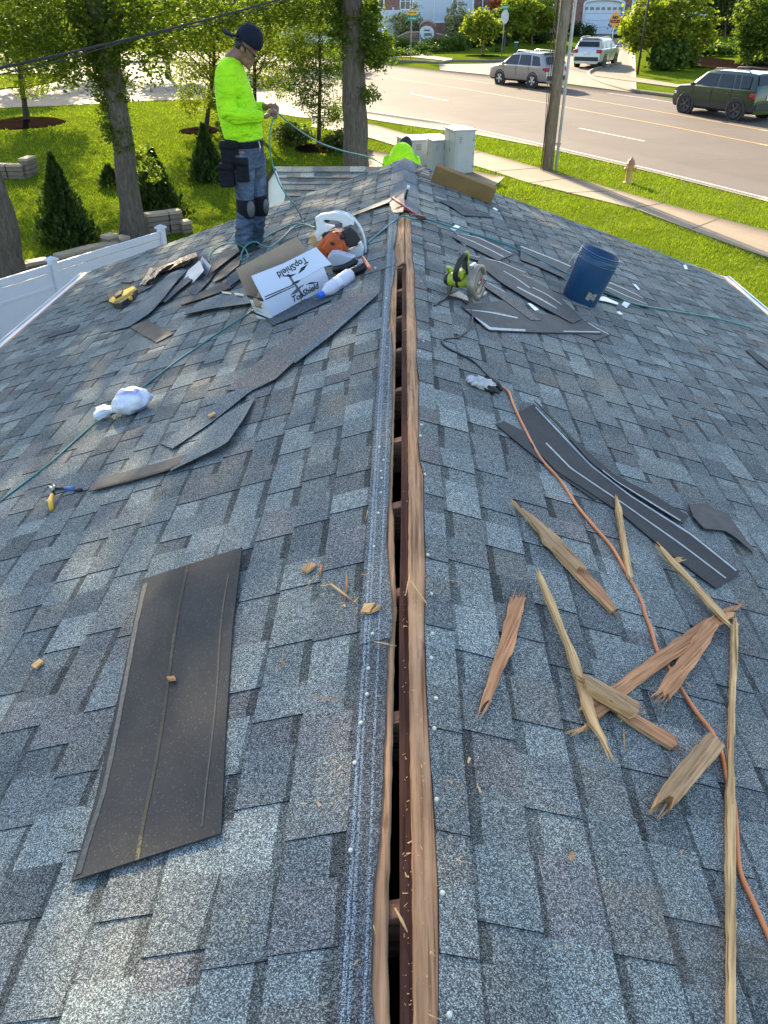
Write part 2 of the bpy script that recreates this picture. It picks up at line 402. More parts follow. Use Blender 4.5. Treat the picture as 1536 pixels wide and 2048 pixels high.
def brick_mat(name, c1, c2, mortar, scale=4.5, axis='X'):
    b = NB(name); n = _n(b.nt, 'ShaderNodeTexBrick'); n.inputs['Scale'].default_value = scale
    n.inputs['Color1'].default_value = (*c1, 1); n.inputs['Color2'].default_value = (*c2, 1); n.inputs['Mortar'].default_value = (*mortar, 1)
    n.inputs['Mortar Size'].default_value = .012; n.inputs['Brick Width'].default_value = .9; n.inputs['Row Height'].default_value = .33
    mp = _n(b.nt, 'ShaderNodeMapping'); mp.inputs['Rotation'].default_value = (R_(90), 0, 0); b.L(b.tc.outputs['Object'], mp.inputs[0])
    b.L(mp.outputs[0], n.inputs[0]); col = b.mix(1.0, n.outputs['Color'], b.ramp(b.noise(3, 5), [(.3, (.75,.75,.75)), (.7, (1.2,1.2,1.2))]), 'MULTIPLY')
    b.base(col); return b.set(.9, 0, .2)
BRICK = brick_mat('red_brick', (.19,.085,.065), (.27,.15,.12), (.30,.26,.23))
SIDING = M('grey_siding', (.50,.53,.58), .6, var=.03)
GLASSD = plain('window_glass_dark', (.05,.06,.07), .08, var=.2, nscale=1.2, spec=.8)

# ================================================================== ground, roads, walks
def in_poly(P, X, Y):
    P = np.array(P); inside = np.zeros(X.shape, bool); j = len(P)-1
    for i in range(len(P)):
        c = ((P[i,1] > Y) != (P[j,1] > Y)) & (X < (P[j,0]-P[i,0])*(Y-P[i,1])/(P[j,1]-P[i,1]+1e-12)+P[i,0])
        inside ^= c; j = i
    return inside
def gznp(X, Y):
    ss = lambda a, b_, x: (lambda t: t*t*(3-2*t))(np.clip((x-a)/(b_-a), 0, 1))
    w = ss(3.5, -3.5, X)*ss(42, 20, Y)
    return -0.55+0.012*Y-0.72*w+0.02*np.maximum(0, Y-85)*ss(80, 100, Y)
def build_ground():
    def axis(lo, hi, a, b_, fine, n):
        mid = list(np.arange(a, b_, fine)); L = list(a-np.geomspace(.5, a-lo, n)[::-1]); H = list(b_+np.geomspace(.5, hi-b_, n))
        return np.array(L+mid+H)
    xs = axis(-900, 900, -24, 24, .5, 22); ys = axis(-300, 1600, -6, 60, .5, 24)
    X, Y = np.meshgrid(xs, ys, indexing='ij'); Z = gznp(X, Y)
    Z = np.where(Y > 400, gznp(X, np.full_like(Y, 400.)), Z)
    b = B(); nu, nv = X.shape
    vs = list(zip(X.ravel(), Y.ravel(), Z.ravel()))
    fs = [(i*nv+j, (i+1)*nv+j, (i+1)*nv+j+1, i*nv+j+1) for i in range(nu-1) for j in range(nv-1)]
    b.add(vs, fs, LAWN, True)
    return single('ground', b, None, None, kind='structure')
build_ground()
def W(pts): return [(lambda p: (p.x, p.y))(G(*q)) for q in pts]
def drape(name, left, right, mat, up, n=60, sub=4, skirt=0.0):
    """strip between two polylines of world (x, y) points, laid on the land"""
    def res(L):
        L = [Vector(p) for p in L]; d = [0]
        for a, c in zip(L, L[1:]): d.append(d[-1]+(c-a).length)
        out = []
        for k in range(n+1):
            t = d[-1]*k/n; i = max(j for j in range(len(d)) if d[j] <= t+1e-9); i = min(i, len(L)-2)
            u = (t-d[i])/(d[i+1]-d[i]+1e-12); out.append(L[i].lerp(L[i+1], u))
        return out
    A, C = res(left), res(right); P = []
    for a, c in zip(A, C):
        P.append([(lambda q: Vector((q.x, q.y, gz(q.x, q.y)+up)))(a.lerp(c, j/sub)) for j in range(sub+1)])
    b = B(); b.grid(P, mat, True, thick=max(skirt, .003), N=Vector((0, 0, 1)))
    return b
def S(name, b): return single(name, b, None, None, kind='structure')
# main road: near and far asphalt edges (left to right)
near_edge = W([(300,176),(450,190),(600,206),(728,224),(757,228),(872,245),(1088,293),(1300,342),(1536,401)])
far_edge = W([(300,96),(450,100),(600,112),(755,127),(880,141),(990,152),(1130,170),(1273,186),(1356,200),(1536,229)])
def extend(L, k0, k1):
    a, b_ = Vector(L[0]), Vector(L[1]); c, d = Vector(L[-2]), Vector(L[-1])
    return [tuple(a+(a-b_).normalized()*k0)]+L+[tuple(d+(d-c).normalized()*k1)]
near_edge = extend(near_edge, 30, 40); far_edge = extend(far_edge, 30, 40)
S('road', drape('road', near_edge, far_edge, ASPHALT, .012, 90, 8))
def line_marks(pts, w, m, up=.018, n=60):
    L = [Vector(p) for p in pts]; A, C = [], []
    for i, p in enumerate(L):
        t = (L[min(i+1, len(L)-1)]-L[max(i-1, 0)]).normalized(); q = Vector((-t.y, t.x))*w/2
        A.append(tuple(p+q)); C.append(tuple(p-q))
    return drape('m', A, C, m, up, n, 1)
mb = B()
def addb(dst, src):
    for i, m in enumerate(src.mats):
        pass
    o = len(dst.v); dst.v += src.v
    for f, mi, sm in zip(src.f, src.mi, src.sm):
        dst.f.append(tuple(o+i for i in f)); dst.mi.append(dst.mat(src.mats[mi])); dst.sm.append(sm)
    return dst
for pts, w, m in (
    ([(728,222),(757,226),(872,242),(1088,290),(1300,339),(1536,398)], .13, PAINTW),
    ([(752,152),(912,176),(1094,207),(1125,214),(1332,252),(1536,292)], .13, PAINTY),
    ([(768,143),(907,157),(1000,171),(1139,193),(1347,229),(1536,263)], .13, PAINTY),
    ([(1211,186),(1290,197),(1359,208),(1536,236)], .13, PAINTW),
    ([(817,187),(895,202)], .14, PAINTW), ([(1153,256),(1288,283)], .14, PAINTW), ([(560,172),(640,176)], .14, PAINTW)):
    w2 = W(pts); addb(mb, line_marks(w2, w, m, n=10*len(pts)))
S('road_markings', mb)
# gutter between road and grass on the near side
gut = B(); addb(gut, drape('g', W([(540,225),(600,236),(731,238),(859,258),(939,268),(1086,296),(1300,345),(1536,405)]),
                        W([(540,200),(600,206),(728,224),(872,245),(960,262),(1088,293),(1300,342),(1536,401)]), CONC2, .024, 60, 2)); S('gutter', gut)
# footway along the road
walk_far = W([(640,234),(690,240),(740,248),(941,300),(1113,347),(1319,407),(1536,464)]); walk_near = W([(640,258),(690,266),(740,277),(941,331),(1050,366),(1271,420),(1461,492),(1536,518)])
walk_far = extend(walk_far, .5, 25); walk_near = extend(walk_near, .5, 25)
S('pavement', drape('pavement', walk_far, walk_near, CONC, .035, 70, 3, .06))
jb = B()
for a, c in (((850,272),(800,293)), ((960,306),(905,320)), ((1080,338),(985,346)), ((1150,357),(1058,368)), ((1236,384),(1130,388)), ((1330,408),(1262,420)), ((1445,437),(1385,460))):
    addb(jb, line_marks(W([a, c]), .03, JOINT, up=.042, n=6))
S('pavement_joints', jb)
# concrete pad by the cabinets
S('concrete_pad', drape('pad', W([(735,300),(843,318),(943,342),(1009,356)]), W([(735,335),(843,352),(900,372),(985,378)]), CONC, .03, 20, 2, .05))
# bright concrete street at the left
S('side_street', drape('ss', W([(-260,232),(0,217),(150,211),(300,202),(400,200),(520,212),(600,232)]), W([(-260,120),(0,128),(150,124),(300,122),(400,125),(520,140),(600,160)]), CONC2, .028, 60, 6))
S('grass_island', drape('isl', W([(-60,190),(20,178),(60,175),(110,166),(125,160)]), W([(-60,150),(20,150),(60,149),(100,150),(125,156)]), LAWN, .10, 20, 3, .12))
# street opening on the far side with its kerbs
S('far_street', drape('fs', W([(880,141),(1000,153),(1130,168),(1190,176),(1273,187)]), W([(877,128),(990,126),(1120,112),(1200,92),(1270,94)]), CONC2, .035, 40, 6))
S('far_street_branch', drape('fb', W([(1100,130),(1178,150),(1195,140),(1230,128)]), W([(1140,104),(1200,84),(1236,72),(1262,74)]), CONC2, .04, 30, 4))
S('driveway', drape('dw', W([(1196,92),(1262,104),(1285,100)]), W([(1176,72),(1230,70),(1246,72)]), CONC, .05, 12, 3))
S('far_pavement', drape('fp', W([(1178,152),(1260,164),(1356,177),(1536,207)]), W([(1184,144),(1262,155),(1360,171),(1536,198)]), CONC, .06, 30, 2, .06))
S('far_footway', drape('fp2', W([(740,112),(830,116),(900,124)]), W([(740,107),(830,108),(905,118)]), CONC, .06, 20, 2, .06))
kb = B()
for pts in ([(700,121),(755,123),(850,126),(880,128),(905,124),(990,124),(1060,121)], [(1273,187),(1220,172),(1185,158),(1178,148),(1196,139),(1240,128)], [(1273,187),(1290,188),(1400,202),(1536,224)]):
    w2 = [Vector(p) for p in W(pts)]; w2 = [Vector((p.x, p.y, gz(p.x, p.y)+.06)) for p in spline([Vector((q.x, q.y, 0)) for q in w2], 4)]
    kb.tube(w2, .13, CONC2, 6)
S('kerb', kb)
def mulch_ring(px, py, r, ry=None):
    c = G(px, py); b = B(); rg = random.Random(int(px)); rows = [[(lambda x, y, q: Vector((x, y, gz(x, y)+.03+.035*(1-q)+rg.uniform(-.012,.012)*(q < .95)-.05*(q > .95))))(c.x+r*q*(1+.05*math.sin(a*3+px)+.03*math.sin(a*7))*math.cos(a), c.y+(ry or r)*q*(1+.05*math.sin(a*3+px)+.03*math.sin(a*7))*math.sin(a), q) for a in [k*2*math.pi/40 for k in range(41)]] for q in (.0,.15,.3,.45,.6,.75,.88,1.0)]; b.grid(rows, MULCH, False); return S('mulch_bed', b)
# ================================================================== the house we stand on
house = thing('house', 'low gabled house whose grey shingle roof is cut open along the ridge, in the foreground', 'house')
def edge_fn(pix, side, off=-.004):
    P = sorted([(lambda p: (p.y, abs(p.x)))(RP(x, y, off)) for x, y in pix])
    ys = np.array([p[0] for p in P]); xs = np.array([p[1] for p in P])
    return lambda y: float(np.interp(y, ys, xs))
SHL = edge_fn([(749,2048),(745,1957),(746,1848),(751,1775),(762,1665),(768,1556),(774,1388),(777,1300),(784,1278),(787,1239),(784,1190),(777.6,1130),(774,1081),(777.6,1020),(779,995),(782.5,898),(786,800),(784.6,770),(786.6,708),(783.6,668),(777.4,660),(782.5,585),(792,532),(792,519),(786.6,501),(794,476),(795,448),(801,427)], -1)
INL = edge_fn([(775,2048),(770,1921),(772,1793),(777,1647),(780,1519),(783,1391),(785,1300),(787,1252),(790,1215),(787,1142),(785,1068),(785,1032),(781,1007),(784,898),(786.7,800),(787.7,770),(788.7,708),(789.7,667),(791.8,585),(793,532)], -1)
SHR = edge_fn([(875,2048),(877,1884),(874,1738),(868,1647),(863,1574),(859,1483),(852,1428),(850,1300),(848,1239),(851,1142),(848,1068),(847,1007),(846,937),(840,932),(836,898),(837.5,800),(838,759),(831.8,729),(833.8,683),(832.8,647),(829.7,606),(828.7,544),(824.6,519),(824,490),(822,448),(820,430)], 1)
Y_OPEN = RP(800, 525).y; Y_CAP = RP(808, 425).y
def atz(px, py, z):
    d = ray(px, py); return CP + d*((z-CP.z)/d.z)
BL = [(lambda p: (p.y, p.x))(atz(x, y, ZR-.02)) for x, y in [(800,2048),(799,1600),(798,1300),(799,1190),(801.6,1068),(803,920),(803,800),(804,585),(805,528)]]
BR_ = [(lambda p: (p.y, p.x))(atz(x, y, ZR-.02)) for x, y in [(831.5,2048),(830.5,1921),(828,1702),(824,1520),(821,1300),(819,1166),(820,995),(817,800),(815,667),(814,523)]]
def fn(P):
    P = sorted(P); a = np.array(P); return lambda y: float(np.interp(y, a[:,0], a[:,1]))
BLf, BRf = fn(BL), fn(BR_)
E = .1435; S0 = .135; NCOURSE = int((HALF/CA-S0)/E)+1; SMAX = HALF/CA
PAL = [((.158,.182,.190), 4), ((.135,.153,.162), 5), ((.110,.124,.134), 5), ((.076,.086,.096), 3.4), ((.112,.110,.120), 2.6), ((.130,.132,.130), 2), ((.185,.212,.220), 2.2), ((.125,.116,.108), .5)]
PAL = [(tuple((v*.62+m*.38)*1.34*t for v, m, t in zip(c, (.122,.136,.143), (1.04,1.0,.90))), w) for c, w in PAL]
PC = [c for c, w in PAL]; PWt = [w for c, w in PAL]
rs = random.Random(3)
def pick():
    c = rs.choices(PC, PWt)[0]; k = rs.uniform(.86, 1.14); return tuple(v*k for v in c)
DK = (.026,.027,.030)
def shingle_side(side):
    V, Fc, C = [], [], []
    def quad(a, b_, c, d, col):
        o = len(V); V.extend([a, b_, c, d] if side > 0 else [b_, a, d, c]); Fc.append((o, o+1, o+2, o+3)); C.append(col)
    P = lambda s, y, h: roof_pt(side, s, y, h)
    for k in range(0, NCOURSE):
        s0 = S0+(k-1)*E if k else None; s1 = (S0+k*E) if k else S0
        s1 = min(s1, SMAX)
        y = ROOF0; tooth = rs.random() < .5; wob = rs.uniform(-.003, .003); sheet = y+rs.uniform(0, 1)
        while y < RIDGE_END:
            w = rs.uniform(.11, .22) if tooth else rs.uniform(.07, .17)
            if k == 0: w = min(w, .14)
            y1 = min(y+w, RIDGE_END); col = pick(); lift = .0032 if tooth else 0
            if k == 0:
                if side < 0: break
                ea, eb = SHR(y)/CA if y < Y_CAP else .03, SHR(y1)/CA if y1 < Y_CAP else .03
                col = pick() if rs.random() < .5 else col
                quad(P(ea, y, .004+lift), P(s1, y, .007+lift), P(s1, y1, .007+lift), P(eb, y1, .004+lift), col)
                quad(P(ea, y, -.004), P(ea, y, .004+lift), P(eb, y1, .004+lift), P(eb, y1, -.004), DK)
                quad(P(s1, y, .007+lift), P(s1, y, .0), P(s1, y1, .0), P(s1, y1, .007+lift), DK)
            else:
                a0, a1 = s0-.002, s1+wob+rs.uniform(-.0015, .0015); h0, h1 = .0012+lift, .0055+lift
                if not tooth:   # the dark band printed under the course above
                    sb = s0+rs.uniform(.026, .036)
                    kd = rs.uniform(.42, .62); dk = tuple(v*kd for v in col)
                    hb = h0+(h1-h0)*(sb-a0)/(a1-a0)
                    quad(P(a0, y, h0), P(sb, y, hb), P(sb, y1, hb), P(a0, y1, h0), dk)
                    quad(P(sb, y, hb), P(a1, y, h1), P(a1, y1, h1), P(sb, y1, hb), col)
                else:
                    if rs.random() < .65:
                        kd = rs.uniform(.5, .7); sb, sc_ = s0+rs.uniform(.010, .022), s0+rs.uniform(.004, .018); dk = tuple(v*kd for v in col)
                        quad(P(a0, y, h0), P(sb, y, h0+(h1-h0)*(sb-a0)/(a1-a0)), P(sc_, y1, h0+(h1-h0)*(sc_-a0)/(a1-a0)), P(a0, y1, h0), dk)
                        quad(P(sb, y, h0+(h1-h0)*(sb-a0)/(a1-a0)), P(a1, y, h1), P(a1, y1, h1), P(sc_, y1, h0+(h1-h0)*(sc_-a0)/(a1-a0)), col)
                    else: quad(P(a0, y, h0), P(a1, y, h1), P(a1, y1, h1), P(a0, y1, h0), col)
                    for yy, flip in ((y, 0), (y1, 1)):
                        q = [P(a0, yy, h0-lift), P(a1, yy, h1-lift), P(a1, yy, h1), P(a0, yy, h0)]
                        if flip: q.reverse()
                        quad(*q, DK)
                quad(P(a1, y, h1), P(a1, y, -.001), P(a1, y1, -.001), P(a1, y1, h1), DK)
            y = y1; tooth = not tooth if rs.random() < .82 else tooth
    me = bpy.data.meshes.new('shingles'); me.from_pydata([tuple(v) for v in V], [], Fc)
    at_ = me.attributes.new('tab', 'FLOAT_COLOR', 'FACE'); at_.data.foreach_set('color', np.array([(*c, 1) for c in C], dtype=np.float32).ravel())
    me.materials.append(SH); me.update(); return part_me(house, 'shingles', me)
shingle_side(-1); shingle_side(1)
# ridge strip of the left slope with its chalk lines, three overlapping lengths
ysec = [ROOF0, RP(760, 1287).y, RP(780, 668).y, RP(790, 534).y, RP(799, 421).y+.05]
cols = [(.104,.108,.112), (.140,.152,.154), (.172,.190,.190), (.172,.190,.190)]
for i in range(4):
    b = B(); ya, yb = ysec[i], ysec[i+1]; n = int((yb-ya)/.03)+2; rows = []
    for k in range(n):
        y = ya+(yb-ya)*k/(n-1); e = SHL(y)/CA; jag = .0012*math.sin(y*91)+.001*math.sin(y*37)
        l = .010+.004*(i % 2)
        rows.append([roof_pt(-1, S0, y, l), roof_pt(-1, (S0+e)/2, y, l+.001), roof_pt(-1, max(e+jag, .02), y, l)])
    b.grid(rows, SHS, False, thick=.007, N=Vector((-SA, 0, CA)))
    me = mesh_of('ridge_strip', b)
    for p in me.polygons: pass
    a_ = me.attributes.new('tab', 'FLOAT_COLOR', 'FACE'); a_.data.foreach_set('color', np.array([(*cols[i], 1)]*len(me.polygons), dtype=np.float32).ravel())
    part_me(house, 'ridge_strip', me)
# roof boards under the shingles
for side in (-1, 1):
    b = B(); ys = list(np.arange(ROOF0, 6.9, .03))+[RIDGE_END-.01]; top = []
    for y in ys:
        if side < 0: e = INL(y)/CA if y < Y_OPEN else .006
        else: e = max(.003, BRf(y)+.0005)/CA if y < Y_OPEN else .004
        top.append([roof_pt(side, max(.002, e+.0006*math.sin(y*57)+.0006*math.sin(y*131)), y, -.001), roof_pt(side, .12, y, -.001), roof_pt(side, SMAX-.01, y, -.001)])
    b.grid(top, PLY, False, thick=.016, N=Vector((side*SA, 0, CA)))
    me_o = part(house, 'roof_board', b); me = me_o.data; me.materials.append(PLY_EDGE)
    for p in me.polygons:      # the sawn edge facing the slot is fresh wood
        c = p.center
        if side < 0 and abs(c.x) < .115 and abs(p.normal.z) < .8 and c.y < Y_OPEN: p.material_index = 1
# ridge board and rafters
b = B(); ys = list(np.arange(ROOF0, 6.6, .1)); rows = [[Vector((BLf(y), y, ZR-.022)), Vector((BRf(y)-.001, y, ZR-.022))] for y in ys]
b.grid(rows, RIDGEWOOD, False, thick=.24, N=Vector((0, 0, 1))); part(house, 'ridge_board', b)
for k in range(-6, 17):
    y = .87+.49*k
    for side in (-1, 1):
        b = B(); x0 = .016 if side < 0 else .025; L = HALF-.1
        P0, P1 = Vector((side*x0, y, ZR-x0*PW-.022)), Vector((side*L, y, ZR-L*PW-.022))
        n_ = Vector((0, 1, 0))*.019; dn = Vector((0, 0, -.14))
        vs = [P0-n_, P0+n_, P1+n_, P1-n_]; vs += [v+dn for v in vs]
        b.add(vs, [(0,1,2,3),(7,6,5,4),(0,4,5,1),(1,5,6,2),(2,6,7,3),(3,7,4,0)], RAFT); part(house, 'rafter', b)
# ridge caps on the far stretch
CAPM = shingle_mat('ridge_cap_shingle', (.17,.185,.20), attr=None, dirt=.4)
y = Y_CAP+.03; i = 0
while y < RIDGE_END-.1:
    b = B(); rows = []
    for yy, l in ((y, .012), (min(y+.70, RIDGE_END+.03), .007)):
        rows.append([roof_pt(-1, .138, yy, l), roof_pt(-1, .05, yy, l), Vector((0, yy, ZR+l+.004)), roof_pt(1, .05, yy, l), roof_pt(1, .115, yy, l)])
    b.grid([[r[j] for r in rows] for j in range(5)], CAPM, False, thick=.005, N=Vector((0, 0, -1))); part(house, 'ridge_cap', b)
    y += .63; i += 1
# eave trim, walls, attic floor
for side in (-1, 1):
    b = B(); p = roof_pt(side, SMAX, 0, 0)
    L = RIDGE_END-ROOF0; my = (RIDGE_END+ROOF0)/2
    b.box((p.x+side*.012, my, p.z-.02), (.035, L, .07), TRIMW); b.box((p.x-side*.02, my, p.z+.012), (.06, L, .006), TRIMW)
    part(house, 'drip_edge', b)
    b = B(); b.box((side*(HALF-.28), my, p.z/2-.75), (.16, L-.5, p.z+1.4), SIDING); part(house, 'wall', b)
    b = B(); b.box((side*(HALF-.15), my, p.z-.09), (.27, L-.02, .02), TRIMW); part(house, 'soffit', b)
    for yy in (ROOF0-.01, RIDGE_END+.006):
        b = B(); a, c = roof_pt(side, .0, yy, -.004), roof_pt(side, SMAX, yy, -.004)
        vs = [a, c, c+Vector((0,0,-.13)), a+Vector((0,0,-.13))]; vs += [v+Vector((0, .03 if yy > 0 else -.03, 0)) for v in vs]
        b.add(vs, [(0,1,2,3),(7,6,5,4),(0,4,5,1),(1,5,6,2),(2,6,7,3),(3,7,4,0)], TRIMW); part(house, 'rake_trim', b)
for yy in (ROOF0+.2, RIDGE_END-.2):
    b = B(); w = HALF-.36; zt = ZR-.20
    b.add([(-w, yy, -1.5), (w, yy, -1.5), (w, yy, ZR-w*PW-.2), (0, yy, zt), (-w, yy, ZR-w*PW-.2)], [(0,1,2,3,4)], SIDING)
    b.add([(-w, yy+.15, -1.5), (w, yy+.15, -1.5), (w, yy+.15, ZR-w*PW-.2), (0, yy+.15, zt), (-w, yy+.15, ZR-w*PW-.2)], [(4,3,2,1,0)], SIDING); part(house, 'gable_wall', b)
b = B(); b.box((0, (RIDGE_END+ROOF0)/2, 1.45), (2*HALF-.6, RIDGE_END-ROOF0-.5, .05), M('attic_floor_dark', (.02,.018,.016), .9)); part(house, 'attic_floor', b)  # floor coloured near black
# nail heads left standing along the strip
NAILM = M('nail_head', (.62,.62,.50), .4, metal=0.0, var=.1)
for px, py in [(759,894),(767,920),(762,942),(763.5,956),(762,985),(757,1026),(748,1093),(745,1267),(737,1336),(734,1388),(722,1445),(709,1525),(701,1700),
               (843,849),(841,871),(850,948),(856,1109),(863,1187),(865,1266),(863,1315),(872.5,1396),(869,1456),(873.6,1598),(885,1785),(899,2029),(831,508),(842,563),(847,682),(840,703),(773,596),(770,614),(774,694),(773,731),(828,422)]:
    p = RP(px, py, .014); n = rn(p); b = B(); X = frame(p, (0, 1, 0), n)
    b.lathe([(.0045, -.004), (.0052, .0005), (.0045, .0018), (.001, .0022)], NAILM, 10, X); part(house, 'nail', b)
# low shed roof beyond the rake
shed = thing('shed', 'low grey shingled shed roof with a pale gable end beyond the roof edge', 'shed')
YS = 12.3; sl, sr = at(548, 333, YS), at(722, 322, YS); zt = sl.z
def shed_mesh():
    V, Fc, C = [], [], []
    x0, x1 = sl.x, .22; pw = .42; y0 = YS; r2 = random.Random(5)
    for k in range(16):
        ya, yb = y0-k*.135, y0-(k+1)*.135; x = at(548+2.2*k, 340, ya).x
        while x < x1:
            w = r2.uniform(.14, .34); xb = min(x+w, x1); h = .004 if r2.random() < .5 else 0
            kk = r2.uniform(.85, 1.25); c = tuple(v*kk for v in r2.choice(PC))
            za, zb = zt-(y0-ya)*pw+.002+h, zt-(y0-yb)*pw+.010+h
            o = len(V); V.extend([(x, ya, za), (x, yb, zb), (xb, yb, zb), (xb, ya, za)]); Fc.append((o, o+1, o+2, o+3)); C.append(c)
            o = len(V); V.extend([(x, yb, zb), (x, yb, zb-.03), (xb, yb, zb-.03), (xb, yb, zb)]); Fc.append((o, o+1, o+2, o+3)); C.append(DK)
            x = xb
    V += [(x0, y0, zt), (x1, y0, zt), (x1, y0+2.2, zt-2.2*pw), (x0, y0+2.2, zt-2.2*pw)]; n = len(V); Fc.append((n-4, n-3, n-2, n-1)); C.append(PC[2])
    me = bpy.data.meshes.new('roof'); me.from_pydata(V, [], Fc)
    a_ = me.attributes.new('tab', 'FLOAT_COLOR', 'FACE'); a_.data.foreach_set('color', np.array([(*c, 1) for c in C], dtype=np.float32).ravel())
    me.materials.append(SH); me.update(); part_me(shed, 'roof', me)
    PALEP = M('shed_panel', (.60,.63,.60), .6, var=.05)
    b = B(); g = [(x0+.30, y0-.6, -1.6), (x0+.30, y0-.6, zt-.6*pw-.03), (x0+.30, y0, zt-.04), (x0+.30, y0+2.1, zt-2.1*pw-.03), (x0+.30, y0+2.1, -1.6)]; g2 = [(x1-.05, y, z) for _, y, z in g]
    b.add(g+g2, [(0,1,2,3,4), (9,8,7,6,5), (0,5,6,1), (3,8,9,4)], PALEP); part(shed, 'wall', b)
    q = lambda x, y, dy=0: at(380+.2604*x, .2604*y, y0-1.15+dy)
    b = B(); P = [q(592,1395), q(652,1300), q(728,1508), q(700,1640), q(606,1640)]; b.add(P+[p+Vector((0,.05,0)) for p in P], [(4,3,2,1,0),(5,6,7,8,9)]+[(i,(i+1)%5,(i+1)%5+5,i+5) for i in range(5)], PALEP); part(shed, 'end_panel', b)
    b = B(); b.tube([q(584,1560,-.03), q(586,1392,-.03), q(650,1292,-.03)], .03, BARK2, 6); part(shed, 'rake_trim', b)
shed_mesh()
# ================================================================== plants
def leaves(ells, n, size, aspect=.55, clump=.35, per=40, seed=1, flat=0.0, hollow=.55):
    """(n,4,3) leaf quads gathered in clumps inside ellipsoids [(centre, radii, weight)]"""
    r = np.random.default_rng(seed); w = np.array([e[2] for e in ells], float); w /= w.sum(); out = []
    for (c, rad, _), k in zip(ells, (w*n).astype(int)):
        nc = max(3, k//per); d = r.normal(size=(nc, 3)); d /= np.linalg.norm(d, axis=1)[:, None]
        rr = (hollow+(1-hollow)*r.random(nc)**.6)*r.choice([1, .75, .5], nc, p=[.6, .25, .15])
        cc = np.array(c)+d*rr[:, None]*np.array(rad)
        idx = r.integers(0, nc, k); cr = clump*(.5+r.random(nc))
        p = cc[idx]+r.normal(size=(k, 3))*cr[idx][:, None]*np.array([1, 1, .7])*.6
        out.append(p)
    p = np.concatenate(out); k = len(p)
    a = r.normal(size=(k, 3)); a[:, 2] *= .6; a /= np.linalg.norm(a, axis=1)[:, None]
    b_ = r.normal(size=(k, 3)); b_ -= a*(a*b_).sum(1)[:, None]; b_ /= np.linalg.norm(b_, axis=1)[:, None]
    s = size*(.6+.8*r.random(k))[:, None]
    q = np.stack([p-a*s*.5, p+b_*s*aspect*.5, p+a*s*.5, p-b_*s*aspect*.5], 1)
    return q
def crown(parent, q, mat, name='crown'):
    F = FR[parent.name].inverted(); me = quads_mesh(name, q, mat); me.transform(F); return part_me(parent, name, me)
def limb(b, p0, p1, r0, r1, mat, rng, n=6, wig=.12, seg=8):
    p0, p1 = Vector(p0), Vector(p1); L = (p1-p0).length; pts = []
    for i in range(n+1):
        t = i/n; pts.append(p0.lerp(p1, t)+Vector((rng.uniform(-1, 1), rng.uniform(-1, 1), rng.uniform(-.4, .6)))*wig*L*.25*math.sin(math.pi*min(1, t+.1)))
    b.tube(pts, [r0+(r1-r0)*(i/n) for i in range(n+1)], mat, seg); return pts[-1]
def tree(name, label, path, rad, ells, n, size, lmat, bmat=BARK, clump=.4, seed=1, twigs=16, group=None, flare=1.5, extra=None, aspect=.55, per=40, cat='tree'):
    base = Vector(path[0]); F = frame((base.x, base.y, base.z)); t = thing(name, label, cat, F, group)
    rng = random.Random(seed); pts = spline(path, 5) if len(path) > 2 else [Vector(p) for p in path]
    pts = [p+Vector((rng.uniform(-1, 1), rng.uniform(-1, 1), 0))*rad[0]*.07 for p in pts]
    m = len(pts); rs_ = [rad[0]+(rad[1]-rad[0])*i/(m-1) for i in range(m)]; rs_[0] *= flare
    if m > 3: rs_[1] *= 1+(flare-1)*.3
    b = B(); b.tube([pts[0]-Vector((0, 0, .2))]+pts, [rs_[0]*1.1]+rs_, bmat, 14)
    part(t, 'trunk', b, world=True)
    if twigs:
        b = B()
        for i in range(twigs):
            e = rng.choices(ells, [x[2] for x in ells])[0]; c = Vector(e[0]); rd = e[1]
            tgt = c+Vector((rng.uniform(-.8, .8)*rd[0], rng.uniform(-.8, .8)*rd[1], rng.uniform(-.6, .8)*rd[2]))
            k = min(m-1, max(1, int(m*rng.uniform(.35, 1)))); s = pts[k]; r0 = rs_[k]*rng.uniform(.25, .5)
            e1 = limb(b, s, tgt, r0, r0*.25, bmat, rng, 5, .35, 6)
        part(t, 'branches', b, world=True)
    q = leaves(ells, n, size, aspect, clump, per, seed)
    if extra is not None: q = np.concatenate([q, extra])
    crown(t, q, lmat); return t
def el(px, py, Y, rx, rz, ry=None, w=1):             # ellipsoid seen round a point of the picture, radii in metres
    c = at(px, py, Y); return (tuple(c), (rx, ry or rx, rz), w)
def ground_at(x, y): return Vector((x, y, gz(x, y)))

# --- the two old maples whose crowns shade the roof
g1 = G(270, 478); t1top = at(188, 0, g1.y-.3)
ivy = leaves([el(232,250,g1.y-.1,.36,.5,w=2.2), el(222,170,g1.y-.1,.42,.7,w=4), el(205,90,g1.y-.1,.50,.8,w=5), el(195,20,g1.y-.1,.55,.7,w=4), el(300,330,g1.y-.3,.22,.5,w=.4), el(245,285,g1.y-.2,.22,.3,w=.5)], 13000, .085, .5, .13, 24, 5)
vis1 = leaves([el(60,5,21,2.6,1.1,w=3.4), el(30,70,22,1.6,.8,w=1.5), el(350,15,21.5,1.8,.75,w=2.2), el(480,20,23,1.6,.6,w=1.7), el(130,60,22,1.6,1.0,w=2.4), el(270,110,21,.8,.8,w=.8), el(300,50,21,1.3,.8,w=1.4), el(150,130,21.5,.9,.5,w=.6)], 23000, .105, .5, .22, 24, 15)
